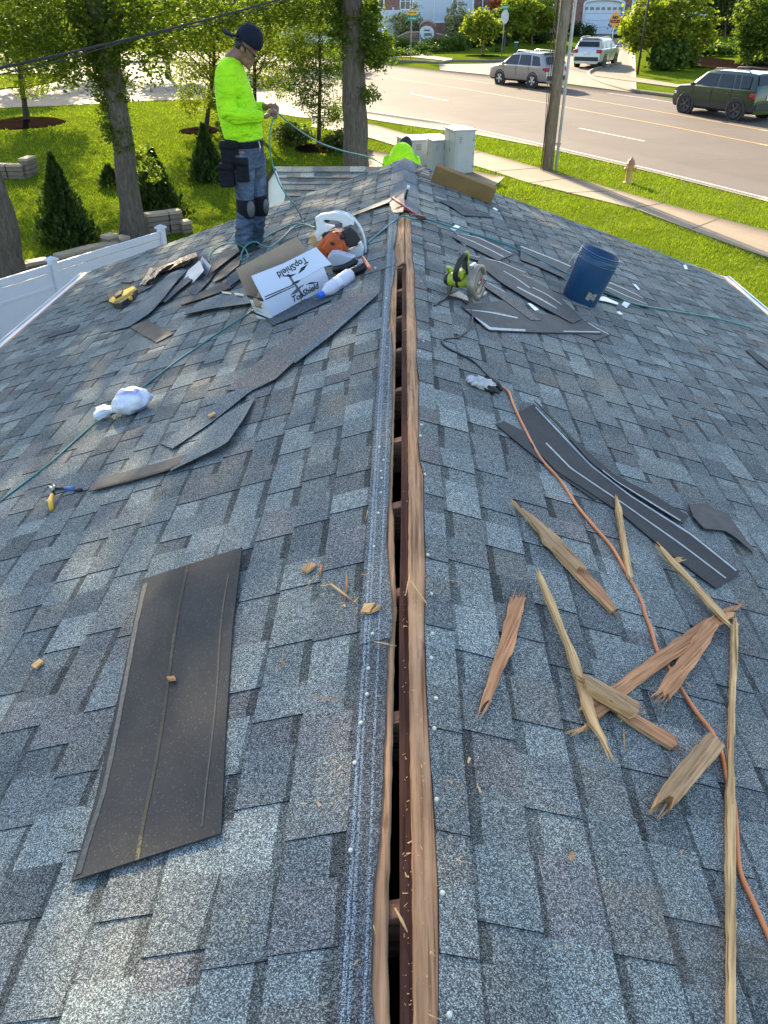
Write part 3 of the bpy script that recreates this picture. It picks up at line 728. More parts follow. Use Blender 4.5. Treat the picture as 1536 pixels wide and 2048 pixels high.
tree('maple_tree', 'old leaning maple with leafy shoots round its trunk, behind the white vinyl fence',
     [g1, at(247,300,g1.y-.1), at(218,120,g1.y-.2), t1top, t1top+Vector((-.9,.2,3)), t1top+Vector((-.8,.3,6.5))], (.295, .15),
     [((-7,21,10.3),(5.2,5.2,3.2),5), ((-3.6,19,11.3),(3.9,4.2,2.8),3), ((-10.5,24,9.2),(4.2,4.2,3.4),2), ((-12,31,7.6),(3,3,1.3),1.3), ((-6,33,7.6),(2.6,2.6,1.3),1.1), ((-16.5,27,7.6),(3.2,3,1.4),1.1)],  # last three clumps added out of frame to shade the lawn
     34000, .20, L_GREEN, clump=.6, seed=3, twigs=34, extra=np.concatenate([ivy, vis1]))
Y2 = 22.5; p2 = at(712, 300, Y2); g2 = ground_at(p2.x, Y2)
sh2 = leaves([el(742,40,Y2-.2,.30,.45,w=1.0), el(752,100,Y2-.2,.42,.45,w=1.8), el(735,190,Y2-.2,.2,.14,w=.3), el(680,60,Y2-.2,.25,.9,w=1.2), el(640,5,23,1.0,.5,w=1.4), el(590,-5,23,1.4,.6,w=1.8), el(670,15,23,.5,.5,w=.5)], 8500, .095, .5, .16, 16, 8)
tree('maple_tree', 'tall straight maple trunk standing at the far end of the roof, beside the footway',
     [g2, at(712,300,Y2), at(707,150,Y2), at(703,0,Y2), at(700,0,Y2)+Vector((.1,0,4)), at(700,0,Y2)+Vector((.4,.2,8))], (.37, .18),
     [((-1.9,24,12.2),(4.6,4.4,3.0),5), ((-1.0,21.5,10.2),(2.9,3.2,2.0),2), ((1.2,26,13),(2.6,3,2),1.2)],
     18500, .20, L_GREEN, clump=.6, seed=9, twigs=26, extra=sh2, flare=1.2)
g3 = G(22, 562)
tree('maple_tree', 'thick trunk of an old tree leaning out of the frame beside the white fence',
     [g3, at(0,430,g3.y-.2), at(-60,250,g3.y-.4), at(-130,0,g3.y-.6), at(-140,0,g3.y-.6)+Vector((-.3,0,5))], (.36, .2),
     [((-11.5,17.5,10.3),(4.2,4.2,2.8),3), ((-8.5,15.5,9.8),(2.6,2.6,2.0),1.6)], 12500, .22, L_IVY, clump=.62, seed=12, twigs=22, flare=1.25)
# --- smaller lawn trees in mulch rings
def lawn_tree(label, px, py, top, ells, n, seed, lmat, shade_clumps=(), r=.09, size=.12, ring=None, group='young trees in mulch rings on the left lawn', twigs=22, clump=.28, lean=None):
    g = G(px, py); Y = g.y
    E_ = [el(x, y, Y+dy, rx, rz, w=w) for x, y, dy, rx, rz, w in ells]
    pt = [g, at((px+top[0])/2+(lean or 0), (py+top[1])/2, Y), at(top[0], top[1], Y), at(top[0], top[1], Y)+Vector((0, 0, 1.6))]
    if ring: mulch_ring(ring[0], ring[1], ring[2])
    return tree('young_tree', label, pt, (r, r*.45), E_, int(n*1.7), size*.70, lmat, BARK2, clump*.9, seed, twigs, group, 1.3, leaves(list(shade_clumps), 5200, .19, .6, .45, 40, seed+3) if shade_clumps else None, .5, 26)  # second leaf set, added above the frame to cast shade on the lawn
lawn_tree('young tree with a thin pale trunk in the mulch ring furthest left', 54, 240, (33,100),
     [(20,30,0,2.4,1.5,3), (80,60,.5,2.0,1.4,2.2), (10,120,-.3,1.6,.9,1.6), (110,135,0,1.4,.9,1.4), (60,175,-.3,.8,.4,.4), (40,-40,0,3,1.5,2)], 15000, 21, L_YEL, [((-13.5,37.5,6.8),(3.0,1.8,1.2),1.6), ((-16,33,6.4),(2.2,1.4,1.1),1.0)], .13, .15, (52,246,1.75))
lawn_tree('young tree with forked dark trunk just left of the standing worker', 412, 262, (428,120),
     [(400,40,0,1.9,1.2,2.5), (340,90,.3,1.5,1.0,1.2), (440,100,0,1.3,1.1,1.4), (400,165,-.4,1.2,.9,1.3), (440,200,-.3,.6,.6,.6), (330,20,.5,1.8,1,1.4), (380,210,-.3,.6,.5,.3)], 13000, 22, L_YEL, [((-8.5,37.5,6.4),(2.4,1.5,1.1),1.2), ((-6.0,33.0,6.2),(1.6,1.2,1.0),.8)], .10, .14, (400,262,.9))
lawn_tree('young tree behind the worker with sunlight through its yellow green crown', 512, 270, (508,110),
     [(540,40,.5,1.7,1.3,2.5), (570,110,.2,1.3,.9,1.4), (500,150,-.2,1.0,.7,.7), (560,170,0,.7,.5,.5)], 7500, 23, L_YEL, (), .09, .14)
lawn_tree('young dark leaved tree just left of the tall straight trunk', 638, 292, (640,120),
     [(640,30,0,1.3,1.3,2.5), (600,120,.2,1.0,1.0,1.6), (670,130,-.2,.7,.9,1.4), (620,190,-.2,.85,.7,1.2), (655,240,-.2,.5,.4,.4), (670,215,-.2,.4,.45,.4), (690,40,0,.6,.8,.8)], 8500, 24, L_GREEN, (), .085, .13, (632,298,.85))
# tall screen of trees over the street at the back left
for i, (px, Y, h, lab) in enumerate([(30,52,6,'leafy street tree at the far left edge, across the side street'), (170,60,6.5,'leafy street tree behind the leaning maple, across the side street'),
                                     (330,58,6,'leafy street tree across the side street, left of the worker'), (470,64,6.5,'leafy street tree across the road, straight behind the worker'),
                                     (600,70,6.5,'leafy street tree across the road, between the two tall trunks'), (690,80,5.5,'leafy street tree across the road, right behind the straight trunk')]):
    x = at(px, 100, Y).x; g = ground_at(x, Y)
    tree('street_tree', lab, [g, g+Vector((.1,0,h*.3)), g+Vector((0,0,h*.7))], (.16, .07), [((x,Y,g.z+h*.62),(2.9,2.6,h*.34),3), ((x+1.4,Y,g.z+h*.5),(1.6,1.6,1.3),1)],
         4200, .32, L_YEL if i % 2 else L_GREEN, BARK2, .5, 40+i, 8, 'street trees across the side street')
def cone_shrub(label, px, py, h, r, seed, mat=L_DARK, n=5200, size=.12):
    g = G(px, py); t = thing('arborvitae', label, 'shrub', frame(g), 'dark evergreens on the left lawn')
    rr = np.random.default_rng(seed); z = np.abs(rr.random(n)**1.25+rr.normal(size=n)*.025)*h; a = rr.random(n)*2*np.pi
    lob = 1+.20*np.sin(a*5+z*4)+.16*np.sin(a*9-z*7)+.20*rr.normal(size=n); R = r*np.maximum(.02, 1-(np.minimum(z, h)/h)**1.15)*(.35+.65*np.sqrt(rr.random(n)))*lob+.03
    p = np.stack([g.x+R*np.cos(a), g.y+R*np.sin(a), g.z+.08+z], 1)
    d = np.stack([np.cos(a)*.5, np.sin(a)*.5, np.ones(n)], 1)+rr.normal(size=(n, 3))*.35; d /= np.linalg.norm(d, axis=1)[:, None]
    b_ = rr.normal(size=(n, 3)); b_ -= d*(d*b_).sum(1)[:, None]; b_ /= np.linalg.norm(b_, axis=1)[:, None]
    s = size*(.6+.8*rr.random(n))[:, None]; q = np.stack([p-d*s*.5, p+b_*s*.3, p+d*s*.7, p-b_*s*.3], 1)
    b = B(); b.tube([g-Vector((0,0,.1)), g+Vector((0,0,h*.85))], [.05, .012], BARK2, 6); part(t, 'trunk', b, world=True); crown(t, q, mat, 'foliage')
cone_shrub('dark pointed evergreen between the left edge trunk and the leaning maple', 138, 488, 2.05, .66, 31)
cone_shrub('dark evergreen close behind the right side of the leaning maple', 322, 438, 1.75, .66, 32)
cone_shrub('dark evergreen at the back of the standing worker', 418, 362, 1.6, .52, 33)
cone_shrub('small dark evergreen left of the leaning maple trunk', 222, 372, .55, .35, 34, n=900)
def bush(name, label, c, r, n, size, mat, seed, group=None, cat='shrub', clump=None):
    t = thing(name, label, cat, frame(Vector(c)-Vector((0,0,r[2]*.6))), group); b = B(); rg = random.Random(seed); c = Vector(c)
    for k in range(7):
        b.tube([c+Vector((rg.uniform(-.1,.1)*r[0], rg.uniform(-.1,.1)*r[1], -r[2]*1.1)), c+Vector((rg.uniform(-.6,.6)*r[0], rg.uniform(-.6,.6)*r[1], r[2]*rg.uniform(0,.6)))], [.03, .008], BARK2, 5)
    part(t, 'stems', b, world=True)
    q = leaves([(tuple(c), r, 1)], n, size, .6, clump or min(r)*.4, 30, seed, hollow=.3); q = q[q[:, :, 2].min(1) > gz(c.x, c.y)]
    crown(t, q, mat, 'foliage'); return t
g = G(290, 372); bush('sapling', 'thin yellow green sapling just right of the leaning maple', (g.x, g.y, g.z+.65), (.28,.3,.65), 900, .10, L_YEL, 35)
for px, py, lab, sd_ in ((588,290,'low dark shrub on the lawn just right of the standing worker',36), (682,306,'low dark shrub at the left foot of the straight maple trunk',37), (470,268,'low dark shrub right behind the standing worker',38)):
    g = G(px, py); bush('low_shrub', lab, (g.x, g.y, g.z+.35), (.85,.8,.42), 3200, .11, L_BUSH, sd_, 'low dark shrubs on the left lawn')
# --- lawn turf
def turf():
    rr = np.random.default_rng(77)
    polys = []
    def area(x0, x1, y0, y1, dens, hgt, wd):
        n = int((x1-x0)*(y1-y0)*dens); X = rr.uniform(x0, x1, n); Y = rr.uniform(y0, y1, n); return X, Y, np.full(n, hgt), np.full(n, wd)
    parts = [area(-22, -3.6, 10.5, 34, 150, .085, .028), area(-3.6, 3.7, 13.5, 34, 190, .085, .028), area(3.6, 17, 9, 24, 560, .065, .018), area(0, 15, 24, 42, 170, .08, .026), area(-24, -2, 34, 46, 60, .09, .04)]
    X, Y, H, Wd = [np.concatenate(k) for k in zip(*parts)]
    hard = [walk_far+walk_near[::-1], near_edge+far_edge[::-1], W([(540,225),(600,236),(731,238),(859,258),(939,268),(1086,296),(1300,345),(1536,405)])+near_edge[::-1][:-2],
            W([(735,300),(843,318),(943,342),(1009,356)])+W([(735,335),(843,352),(900,372),(985,378)])[::-1], W([(-260,232),(0,217),(150,211),(300,202),(400,200),(520,212),(600,232)])+W([(-260,120),(0,128),(300,122),(600,160)])[::-1]]
    keep = np.ones(len(X), bool)
    for P in hard: keep &= ~in_poly(P, X, Y)
    for px, py, r in ((52,246,1.7), (400,262,.85), (632,298,.8)):
        c = G(px, py); keep &= (X-c.x)**2+(Y-c.y)**2 > r*r
    keep &= ~((np.abs(X) < HALF+.02) & (Y < RIDGE_END))
    X, Y, H, Wd = X[keep], Y[keep], H[keep], Wd[keep]; n = len(X)
    pat = .75+.5*(.5+.5*np.sin(X*1.7+np.sin(Y*1.1)*2))*(.5+.5*np.sin(Y*2.1+np.sin(X*.9)*2)); H = H*pat*(.6+.8*rr.random(n))
    Z = gznp(X, Y); a = rr.random(n)*2*np.pi; lean = rr.normal(size=(n, 2))*H[:, None]*.55
    dx, dy = np.cos(a)*Wd/2, np.sin(a)*Wd/2
    q = np.stack([np.stack([X-dx, Y-dy, Z-.005], 1), np.stack([X+dx, Y+dy, Z-.005], 1), np.stack([X+lean[:, 0], Y+lean[:, 1], Z+H], 1)], 1)
    o = _link(bpy.data.objects.new('grass', quads_mesh('grass', q, GRASS, 3))); props(o, 'short sunlit lawn grass round the house and along the road', 'grass', None, 'stuff'); return o
turf()
# ================================================================== things lying on the roof
def pix_frame(pts, off=0.0):
    P = [RP(x, y, off) for x, y in pts]; c = sum(P, Vector())/len(P); n = rn(c)
    best = max(((a-b_) for a in P for b_ in P), key=lambda v: v.length)
    return frame(c, best, n), P
def flat(name, pts, thick, label, cat, mat, edge=None, lift=0.012, group=None, tilt=0.0, rough=0, seed=0):
    """flat piece whose outline lies on the roof; real thickness; slight tilt about its long axis"""
    F, P = pix_frame(pts, lift+thick); Fi = F.inverted(); L = [Fi @ p for p in P]
    if rough:
        rg = random.Random(seed); Q = []
        for a, c in zip(L, L[1:]+L[:1]):
            k = max(1, int((c-a).length/.03))
            for i in range(k):
                q = a.lerp(c, i/k)
                if i: q += Vector((rg.uniform(-1, 1), rg.uniform(-1, 1), 0))*rough
                Q.append(q)
        L = Q
    area = sum(a.x*c.y-c.x*a.y for a, c in zip(L, L[1:]+L[:1]))
    if area < 0: L.reverse()
    b = B(); b.prism([(p.x, p.y) for p in L], -thick, 0.0, mat, None, edge or mat)
    if tilt: b.v = [(x, y, z+tilt*x+abs(tilt)*.0) for x, y, z in b.v]
    return single(name, b, label, cat, F, group)
def sheet(name, c4, lift, mat, label=None, cat=None, nu=14, nv=4, thick=.004, group=None, seed=0, jag=.0, lines=(), lmat=None, wav=0.0, edge=None, cols=None):
    """shingle sheet: c4 = pixel corners a-b (one long side) and d-c (other), lift(u, v) above the roof; sealant lines as parts"""
    rails = c4
    def pix(u, v):
        A, C = rails; 
        def on(L, u):
            n = len(L)-1; k = min(int(u*n), n-1); t = u*n-k; return Vector(L[k]).lerp(Vector(L[k+1]), t)
        return on(A, u).lerp(on(C, u), v)
    rg = random.Random(seed); ph = rg.uniform(0, 6)
    def P(u, v, up=0):
        p = pix(u, v); h = (lift(u, v) if callable(lift) else lift)+wav*(.5+.5*math.sin(u*7+ph+v*1.5)); return RP(p.x, p.y, h+up+thick)
    mid = P(.5, .5); n = rn(mid); F = frame(mid, P(1, .5)-P(0, .5), n)
    has = bool(lines); t = thing(name, label, cat, F, group) if has else None
    b = B(); b.grid([[P(i/nu, j/nv) for j in range(nv+1)] for i in range(nu+1)], mat, False, thick=thick, N=n)
    b.mats.append(ASPH_EDGE); ntop = nu*nv
    for k in range(2*ntop, len(b.f)): b.mi[k] = 1
    if not has: return single(name, b, label, cat, F, group, world=True)
    part(t, 'backing', b, world=True)
    for ln in lines:
        (u0, v0), (u1, v1), w = ln[:3]; m = ln[3] if len(ln) > 3 else (lmat or SEAL); nn = max(6, int(nu*1.5))
        b = B(); rows = []
        for i in range(nn+1):
            s = i/nn; u, v = u0+(u1-u0)*s, v0+(v1-v0)*s; ww = w*.62*(1+.12*math.sin(i*2.3+ph)); v += .012*math.sin(u*9+ph)
            rows.append([P(u, max(0, v-ww), .0014), P(u, min(1, v+ww), .0014)])
        b.grid(rows, m, False, thick=.001, N=n); part(t, 'sealant_line', b, world=True)
    return t
GL = 'loose shingle scraps on the left slope'; GR = 'loose shingle strips on the right slope'
def sh(label, A, C, lift, mat, **k): return sheet('shingle_strip', (A, C), lift, mat, label, 'shingle', **k)
# large overturned shingle, left foreground
sheet('overturned_shingle', ([(484,1094),(465,1250),(452,1450),(442,1666)], [(284,1159),(250,1330),(190,1600),(142,1762)]), .012, UNDER,
      'large black shingle lying face down on the left slope, with tar stripes', 'shingle', nu=20, nv=8, thick=.005, group=None, seed=2, wav=.002,
      lines=[((0,.55),(1,.55),.022,SEALDUST), ((.02,.96),(.98,.95),.034,SEALDARK), ((.1,.10),(.96,.12),.010,SEALDARK)])
# left slope scraps
sh('long tan shingle strip just below the white box, pointing at the ridge', [(752,583),(690,592),(600,650),(520,720),(450,780)], [(756,587),(694,634),(612,700),(552,757),(508,779)], lambda u,v: .014+.01*math.sin(u*3.1), SH_TAN, group=GL, seed=4, nu=20)
sh('narrow blue shingle strip under the lower edge of the tan strip', [(752,586),(694,626),(650,664),(583,717)], [(756,588),(700,637),(660,672),(590,726)], .024, SH_BLUE, group=GL, seed=5)
sh('blue grey shingle strip with a wood chip on it, below the tan strip', [(531,763),(464,782),(395,833),(318,886)], [(531,765),(500,783),(425,843),(345,897)], .012, SH_BLUE, group=GL, seed=6, wav=.004)
sh('wide blue grey shingle scrap with a pointed end, bending over its neighbour', [(510,794),(439,835),(383,891),(355,908)], [(510,796),(487,838),(453,887),(340,942)], lambda u,v: .014+.028*math.sin(u*3)*v, SH_BLUE, group=GL, seed=7)
sh('narrow black shingle strip face down, above the yellow and blue snips', [(383,905),(337,919),(262,940),(195,958)], [(383,918),(330,942),(260,962),(178,982)], .02, UNDER2, group=GL, seed=8, lines=[((.05,.85),(.95,.85),.08,SEALDUST)])
sh('long curved blue shingle strip beside the crumpled foil', [(366,536),(339,547),(301,582),(260,623),(219,663)], [(374,541),(353,562),(328,595),(301,625),(258,653)], lambda u,v: .015+.03*math.sin(u*3.14), SH_BLUE, group=GL, seed=9)
sh('small olive black shingle square under the curved strip', [(287,636),(260,655)], [(347,667),(313,685)], .011, UNDER2, group=GL, seed=10, nu=4)
sh('short dark blue shingle tongue right of the long curved strip', [(384,548),(364,560),(323,603)], [(388,556),(358,580),(331,604)], .03, SH_DARK, group=GL, seed=11)
sh('olive dark shingle strip lying left of the box, below the bent grey sheets', [(475,548),(457,560),(404,583),(369,596)], [(472,566),(465,574),(418,592),(361,610)], .02, UNDER2, group=GL, seed=12)
sh('blue shingle strip running left from the bottom of the box', [(500,572),(450,585),(400,603),(372,622)], [(520,600),(496,607),(422,617),(369,629)], lambda u,v: .016+.012*v, SH_BLUE, group=GL, seed=13, wav=.005)
sh('dark shingle tip sticking out below the front corner of the box', [(662,597),(600,598),(500,612)], [(662,599),(600,628),(547,650)], .012, SH_DARK, group=GL, seed=14)
for i, (A, C, lf, m, lab) in enumerate([
    ([(482,489),(450,500),(418,521)], [(482,500),(450,524),(424,545)], .035, SH_TAN, 'sunlit tan shingle scrap on top of the pile beside the box'),
    ([(486,505),(455,530),(430,556)], [(478,530),(450,553),(424,566)], .02, UNDER2, 'olive shingle scrap at the bottom of the pile beside the box'),
    ([(520,512),(490,528),(452,560)], [(515,526),(492,548),(460,572)], .03, SH_DARK, 'dark shingle scrap between the pile and the brown flap of the box'),
    ([(440,505),(400,545),(378,585)], [(452,512),(420,560),(392,590)], .022, SH_DARK, 'dark shingle scrap under the bent pale grey sheets'),
    ([(300,566),(262,580),(196,596)], [(306,572),(268,590),(200,604)], .012, SH_TAN, 'thin tan shingle sliver behind the yellow and black tool'),
    ([(268,560),(256,556),(243,560)], [(262,565),(250,565),(240,564)], .014, SH_TAN, 'tiny pale shingle flake left of the crumpled foil'),
    ([(150,660),(120,668),(95,676)], [(160,648),(130,656),(104,662)], .012, SH_DARK, 'small dark shingle flake near the left eave')]):
    sh(lab, A, C, lf, m, group=GL, seed=20+i, nu=8)
BENT = M('pale_grey_sheet', (.42,.44,.52), .5, var=.05)
def tent(name, pl, label, cat, mat, h, group=None):
    b = B(); P = [RP(x, y, hh) for (x, y), hh in zip(pl, h)]; n = rn(P[0]); k = len(P); up = Vector((0,0,.004))
    b.add([*P]+[p-up for p in P], [tuple(range(k)), tuple(reversed(range(k, 2*k)))]+[(i, i+k, (i+1) % k+k, (i+1) % k) for i in range(k)], mat)
    return single(name, b, label, cat, frame(sum(P, Vector())/k, P[1]-P[0], n), group, world=True)
tent('bent_sheet', [(366,560),(376,541),(399,521),(408,540),(384,567)], 'left one of two bent pale grey sheets standing in the scrap pile', 'sheet', BENT, [.01,.03,.13,.11,.01], 'bent pale sheets in the scrap pile')
tent('bent_sheet', [(398,527),(404,512),(422,531),(411,556)], 'right one of two bent pale grey sheets standing in the scrap pile', 'sheet', BENT, [.05,.15,.12,.01], 'bent pale sheets in the scrap pile')
# right slope: long strips in front of the plug
sh('wide black shingle strip with two pale lines, in the middle of the right slope', [(1068,808),(1119,860),(1187,930),(1264,990),(1384,1066),(1480,1143)], [(1038,824),(1066,893),(1111,940),(1239,1023),(1330,1100),(1433,1177)], lambda u,v: .012+.07*max(0, .3-u)*(1-v), UNDER, group=GR, seed=30, nu=30, nv=6,
   lines=[((.22,.62),(.99,.50),.035), ((.02,.06),(.99,.06),.045)])
sh('narrow black strip overlapping the upper edge of the wide black strip', [(1068,800),(1100,828),(1160,890),(1230,950),(1300,985),(1378,1032)], [(1085,818),(1119,852),(1179,922),(1235,965),(1300,1006),(1366,1047)], lambda u,v: .02+.05*max(0, .35-u), UNDER, group=GR, seed=31, nu=24,
   lines=[((.5,.88),(.98,.86),.10)])
sh('black shingle tongue sticking out left of the wide strip', [(1008,842),(1060,868),(1130,935),(1200,990)], [(991,848),(1030,880),(1110,945),(1190,1000)], .009, UNDER, group=GR, seed=32)
flat('shingle_scrap', [(1377,1008),(1405,1006),(1456,1027),(1471,1049),(1508,1100),(1505,1104),(1478,1080),(1452,1062),(1409,1057),(1388,1034)], .005, 'torn dark brown shingle scrap right of the long black strips', 'shingle scrap', plain('worn_brown_felt', (.085,.072,.066), .85, var=.3, nscale=14), ASPH_EDGE, .016, GR, rough=.004, seed=3)
# right slope: strips round the saw and the bucket
sh('broad shingle strip with white lines lying square to the ridge, below the saw', [(922,611),(1010,600),(1085,628),(1163,636)], [(944,630),(977,661),(1090,665),(1204,667)], .013, UNDER2, group=GR, seed=33, nu=20, lines=[((.0,.42),(.48,.45),.035), ((.08,.93),(.55,.92),.06), ((.78,.92),(1,.9),.05)])
sh('shingle corner showing from under the broad strip below the saw', [(1173,640),(1223,668)], [(1150,667),(1191,681)], .008, UNDER2, group=GR, seed=34, nu=6, lines=[((.1,.1),(.95,.12),.04)])
sh('long shingle strip from the saw towards the foot of the bucket', [(960,512),(1060,556),(1110,585),(1165,637)], [(955,526),(1000,563),(1060,600),(1145,646)], .02, UNDER2, group=GR, seed=35, nu=16, lines=[((.45,.75),(.82,.62),.05), ((.5,.35),(.8,.25),.03), ((.2,.35),(.5,.45),.03)])
sh('sunlit tan shingle strip right behind the saw blade', [(973,563),(1015,585),(1083,641)], [(968,572),(1000,594),(1062,640)], .016, SH_TAN, group=GR, seed=36, lines=[((.0,.08),(.45,.08),.08)])
sh('shingle strip with two white lines just right of the teal hose', [(921,466),(960,474),(1029,508)], [(904,473),(930,488),(997,521)], .014, UNDER2, group=GR, seed=37, lines=[((.03,.10),(.97,.06),.045), ((.03,.52),(.97,.55),.045)])
sh('shingle strip passing behind the left side of the bucket', [(1041,491),(1090,509),(1142,531)], [(1041,519),(1080,534),(1128,556)], .016, UNDER2, group=GR, seed=38, lines=[((.0,.06),(1,.06),.05), ((.45,.6),(1,.6),.04)])
sh('narrow white lined shingle strip behind the saw', [(936,508),(1000,522),(1054,545)], [(940,516),(1000,535),(1070,562)], .014, UNDER2, group=GR, seed=39, lines=[((.02,.12),(.95,.12),.08), ((.5,.75),(1,.75),.06)])
sh('white lined shingle strip coming out right of the bucket', [(1209,560),(1250,576),(1288,596)], [(1198,582),(1240,597),(1298,616)], .016, UNDER2, group=GR, seed=40, lines=[((.0,.05),(.98,.05),.05), ((.0,.45),(1,.62),.04)])
sh('dark curled shingle strip at the right edge of the picture', [(1492,700),(1515,722),(1545,745)], [(1500,698),(1525,715),(1550,732)], .012, UNDER, group=GR, seed=41, nu=8)
sh('dark shingle flap lying right of the ridge caps by the timber', [(880,402),(905,415),(925,430)], [(890,400),(930,415),(990,435)], .012, SH_DARK, group=GR, seed=42, nu=8)
TAPE = M('white_backing_tape', (.66,.69,.72), .4, var=.05)
for i, (pts, lab) in enumerate([([(1189,594),(1210,593),(1237,606),(1236,609),(1210,602),(1190,599)], 'curved white tape scrap just right of the bucket foot'), ([(1243,609),(1253,596),(1264,603),(1253,616)], 'square white tape scrap beside the teal hose, right of the bucket'),
     ([(1233,624),(1238,622),(1246,628),(1240,629)], 'tiny oval white tape scrap below the square one'), ([(900,457),(911,449),(921,453),(910,462)], 'square white tape scrap next to the hammer head, under the teal hose'),
     ([(1055,606),(1062,607),(1078,619),(1070,621)], 'short white tape scrap on the strips left of the bucket'), ([(915,479),(922,478),(935,490),(930,491)], 'thin white tape scrap below the teal hose near the ridge'), ([(1265,567),(1272,569),(1280,578),(1277,580)], 'thin white tape scrap up the slope from the bucket'),
     ([(984,416),(990,415),(996,420),(992,421)], 'white speck of tape near the timber'), ([(1366,530),(1372,529),(1376,538),(1370,538)], 'white tape flake at the right rake edge')]):
    flat('tape_scrap', pts, .0015, lab, 'tape scrap', TAPE, lift=.022 if i in (0, 4) else .012, group='white tape scraps on the right slope')
# bent metal flashing strips at the ridge
FLASH = M('tan_flashing', (.26,.19,.145), .5, var=.15, nscale=10); FLASHD = M('brown_flashing', (.16,.115,.095), .6, var=.25)
t = thing('loose_ridge_shingle', 'loose brown ridge shingle bent over the crest where the cut begins', 'shingle', frame(RP(790, 408)))
b = B(); P = [RP(700,434,.012), RP(777,404,.03), RP(806,384,.03), RP(702,425,.012)]; n = rn(P[0])
b.grid([[RP(700+77*u, 434-30*u, .014+.02*u), RP(703+88*u, 427-36*u, .016+.02*u)] for u in [i/8 for i in range(9)]], FLASH, False, thick=.004, N=n); part(t, 'tan_edge', b, world=True)  # edge coloured tan, paler than the brown underside
b = B(); b.add([RP(779,405,.03), RP(808,384,.045), RP(810,412,.03), RP(806,424,.02), RP(785,425,.02)], [(0,1,2,3,4)], FLASHD); b.add([RP(779,405,.026), RP(808,384,.041), RP(810,412,.026), RP(806,424,.016), RP(785,425,.016)], [(4,3,2,1,0)], FLASHD); part(t, 'underside', b, world=True)
tent('bent_flashing', [(830,344),(847,333),(851,337),(836,348)], 'small bent piece of pale metal edging left of the timber', 'metal strip', FLASH, [.01,.10,.10,.01])
# ------------------------------------------------------------------ torn wood
WD_B = wood_mat('torn_wood_brown', (.56,.27,.13), (.38,.165,.08), 'X'); WD_P = wood_mat('torn_wood_pale', (.68,.42,.19), (.48,.27,.12), 'X', knots=True); WD_G = wood_mat('torn_wood_grey', (.48,.29,.15), (.28,.155,.08), 'X', dark=.4); WD_E = wood_mat('torn_wood_edge', (.64,.38,.17), (.44,.24,.10), 'X', knots=False)
GW = 'torn roof boards on the right slope'
z7 = lambda L: [(930+x*.3945, 1080+y*.3945) for x, y in L]
z6 = lambda L: [(880+x*.4271, 720+y*.4271) for x, y in L]
def splint(label, pts, mat, thick=.009, lift=.010, group=GW, rough=.0022, seed=1, tilt=0, cat='wood scrap'):
    o = flat('wood_splinter', pts, thick, label, cat, mat, WD_E, lift, group, tilt, rough, seed)
    me = o.data; rg = random.Random(seed*7+1); V = np.array([v.co[:] for v in me.vertices]); x0, x1 = V[:, 0].min(), V[:, 0].max(); L = x1-x0; b = B(); b.mat(mat)
    Zt = 0.0
    def span(x):
        m = np.abs(V[:, 0]-x) < max(.02, L*.06)
        return (V[m, 1].min(), V[m, 1].max()) if m.any() else (0, 0)
    for k in range(16):       # ragged fibres standing out of the ends and ridges of torn grain along the face
        if k < 9:
            e = rg.choice((0, 1)); xs = (x0+.012 if e == 0 else x1-.012); s = -1 if e == 0 else 1; a, c = span(xs-s*.02); y = rg.uniform(a, c)*.8+(a+c)*.1; l = rg.uniform(.012, .045); h = -thick*rg.uniform(.2, .9)
            P0, P1, w = Vector((xs-s*.03, y, h)), Vector((xs+s*l, y+rg.uniform(-.006, .006), h+rg.uniform(-.003, .006))), rg.uniform(.0012, .003)
        else:
            xs = rg.uniform(x0+.1*L, x1-.25*L); l = rg.uniform(.08, .3)*L; a, c = span(xs+l/2); y = rg.uniform(a, c)*.75+(a+c)*.125; P0, P1, w = Vector((xs, y, -.001)), Vector((xs+l, y+rg.uniform(-.002, .002), -.001)), rg.uniform(.001, .0028)
        b.tube([P0, P0.lerp(P1, .5), P1], [w, w*1.1, w*.2], mat, 5)
    n0 = len(me.vertices); bm = __import__('bmesh').new(); bm.from_mesh(me); vs = [bm.verts.new(v) for v in b.v]
    for f in b.f:
        try: bm.faces.new([vs[i] for i in f])
        except ValueError: pass
    bm.to_mesh(me); bm.free(); return o
splint('short reddish brown plank with jagged ends, leftmost of the torn boards', z7([(235,285),(250,302),(260,278),(272,296),(285,288),(310,290),(272,450),(240,580),(228,585),(205,640),(140,790),(130,825),(118,808),(100,822),(76,858),(88,800),(100,760),(150,600),(195,450)]), WD_B, seed=2)
splint('long pale yellow splinter tapering to a needle, crossing the pile', z7([(365,165),(380,188),(392,178),(465,330),(505,450),(580,610),(640,800),(680,930),(715,1000),(726,1075),(690,1000),(635,925),(600,840),(570,720),(510,520),(455,400),(410,290)]), WD_P, .010, .024, seed=3)
splint('brown torn board under the grey stick, upper left of the pile', z7([(400,-20),(440,10),(610,155),(690,230),(770,345),(745,362),(570,185),(500,110),(385,-30)]), WD_B, .012, .010, seed=4)
splint('grey fibrous stick lying on a brown board, upper left of the pile', z6([(338,655),(352,662),(375,690),(420,715),(500,775),(560,830),(690,972),(684,985),(655,965),(640,982),(560,900),(490,845),(470,800),(395,712)]), WD_G, .015, .020, seed=5)
splint('pale narrow stick beside the orange cord, its tip on the black strip', z6([(822,634),(834,650),(850,690),(875,850),(905,1012),(893,1018),(880,1000),(850,830),(825,690)]), WD_P, .012, .014, seed=6)
splint('thin pale stick from the black strip down to the long brown board', z7([(972,22),(985,38),(996,30),(1060,95),(1180,220),(1300,350),(1345,425),(1330,418),(1230,320),(1120,190),(1040,110)]), WD_P, .010, .030, seed=7)
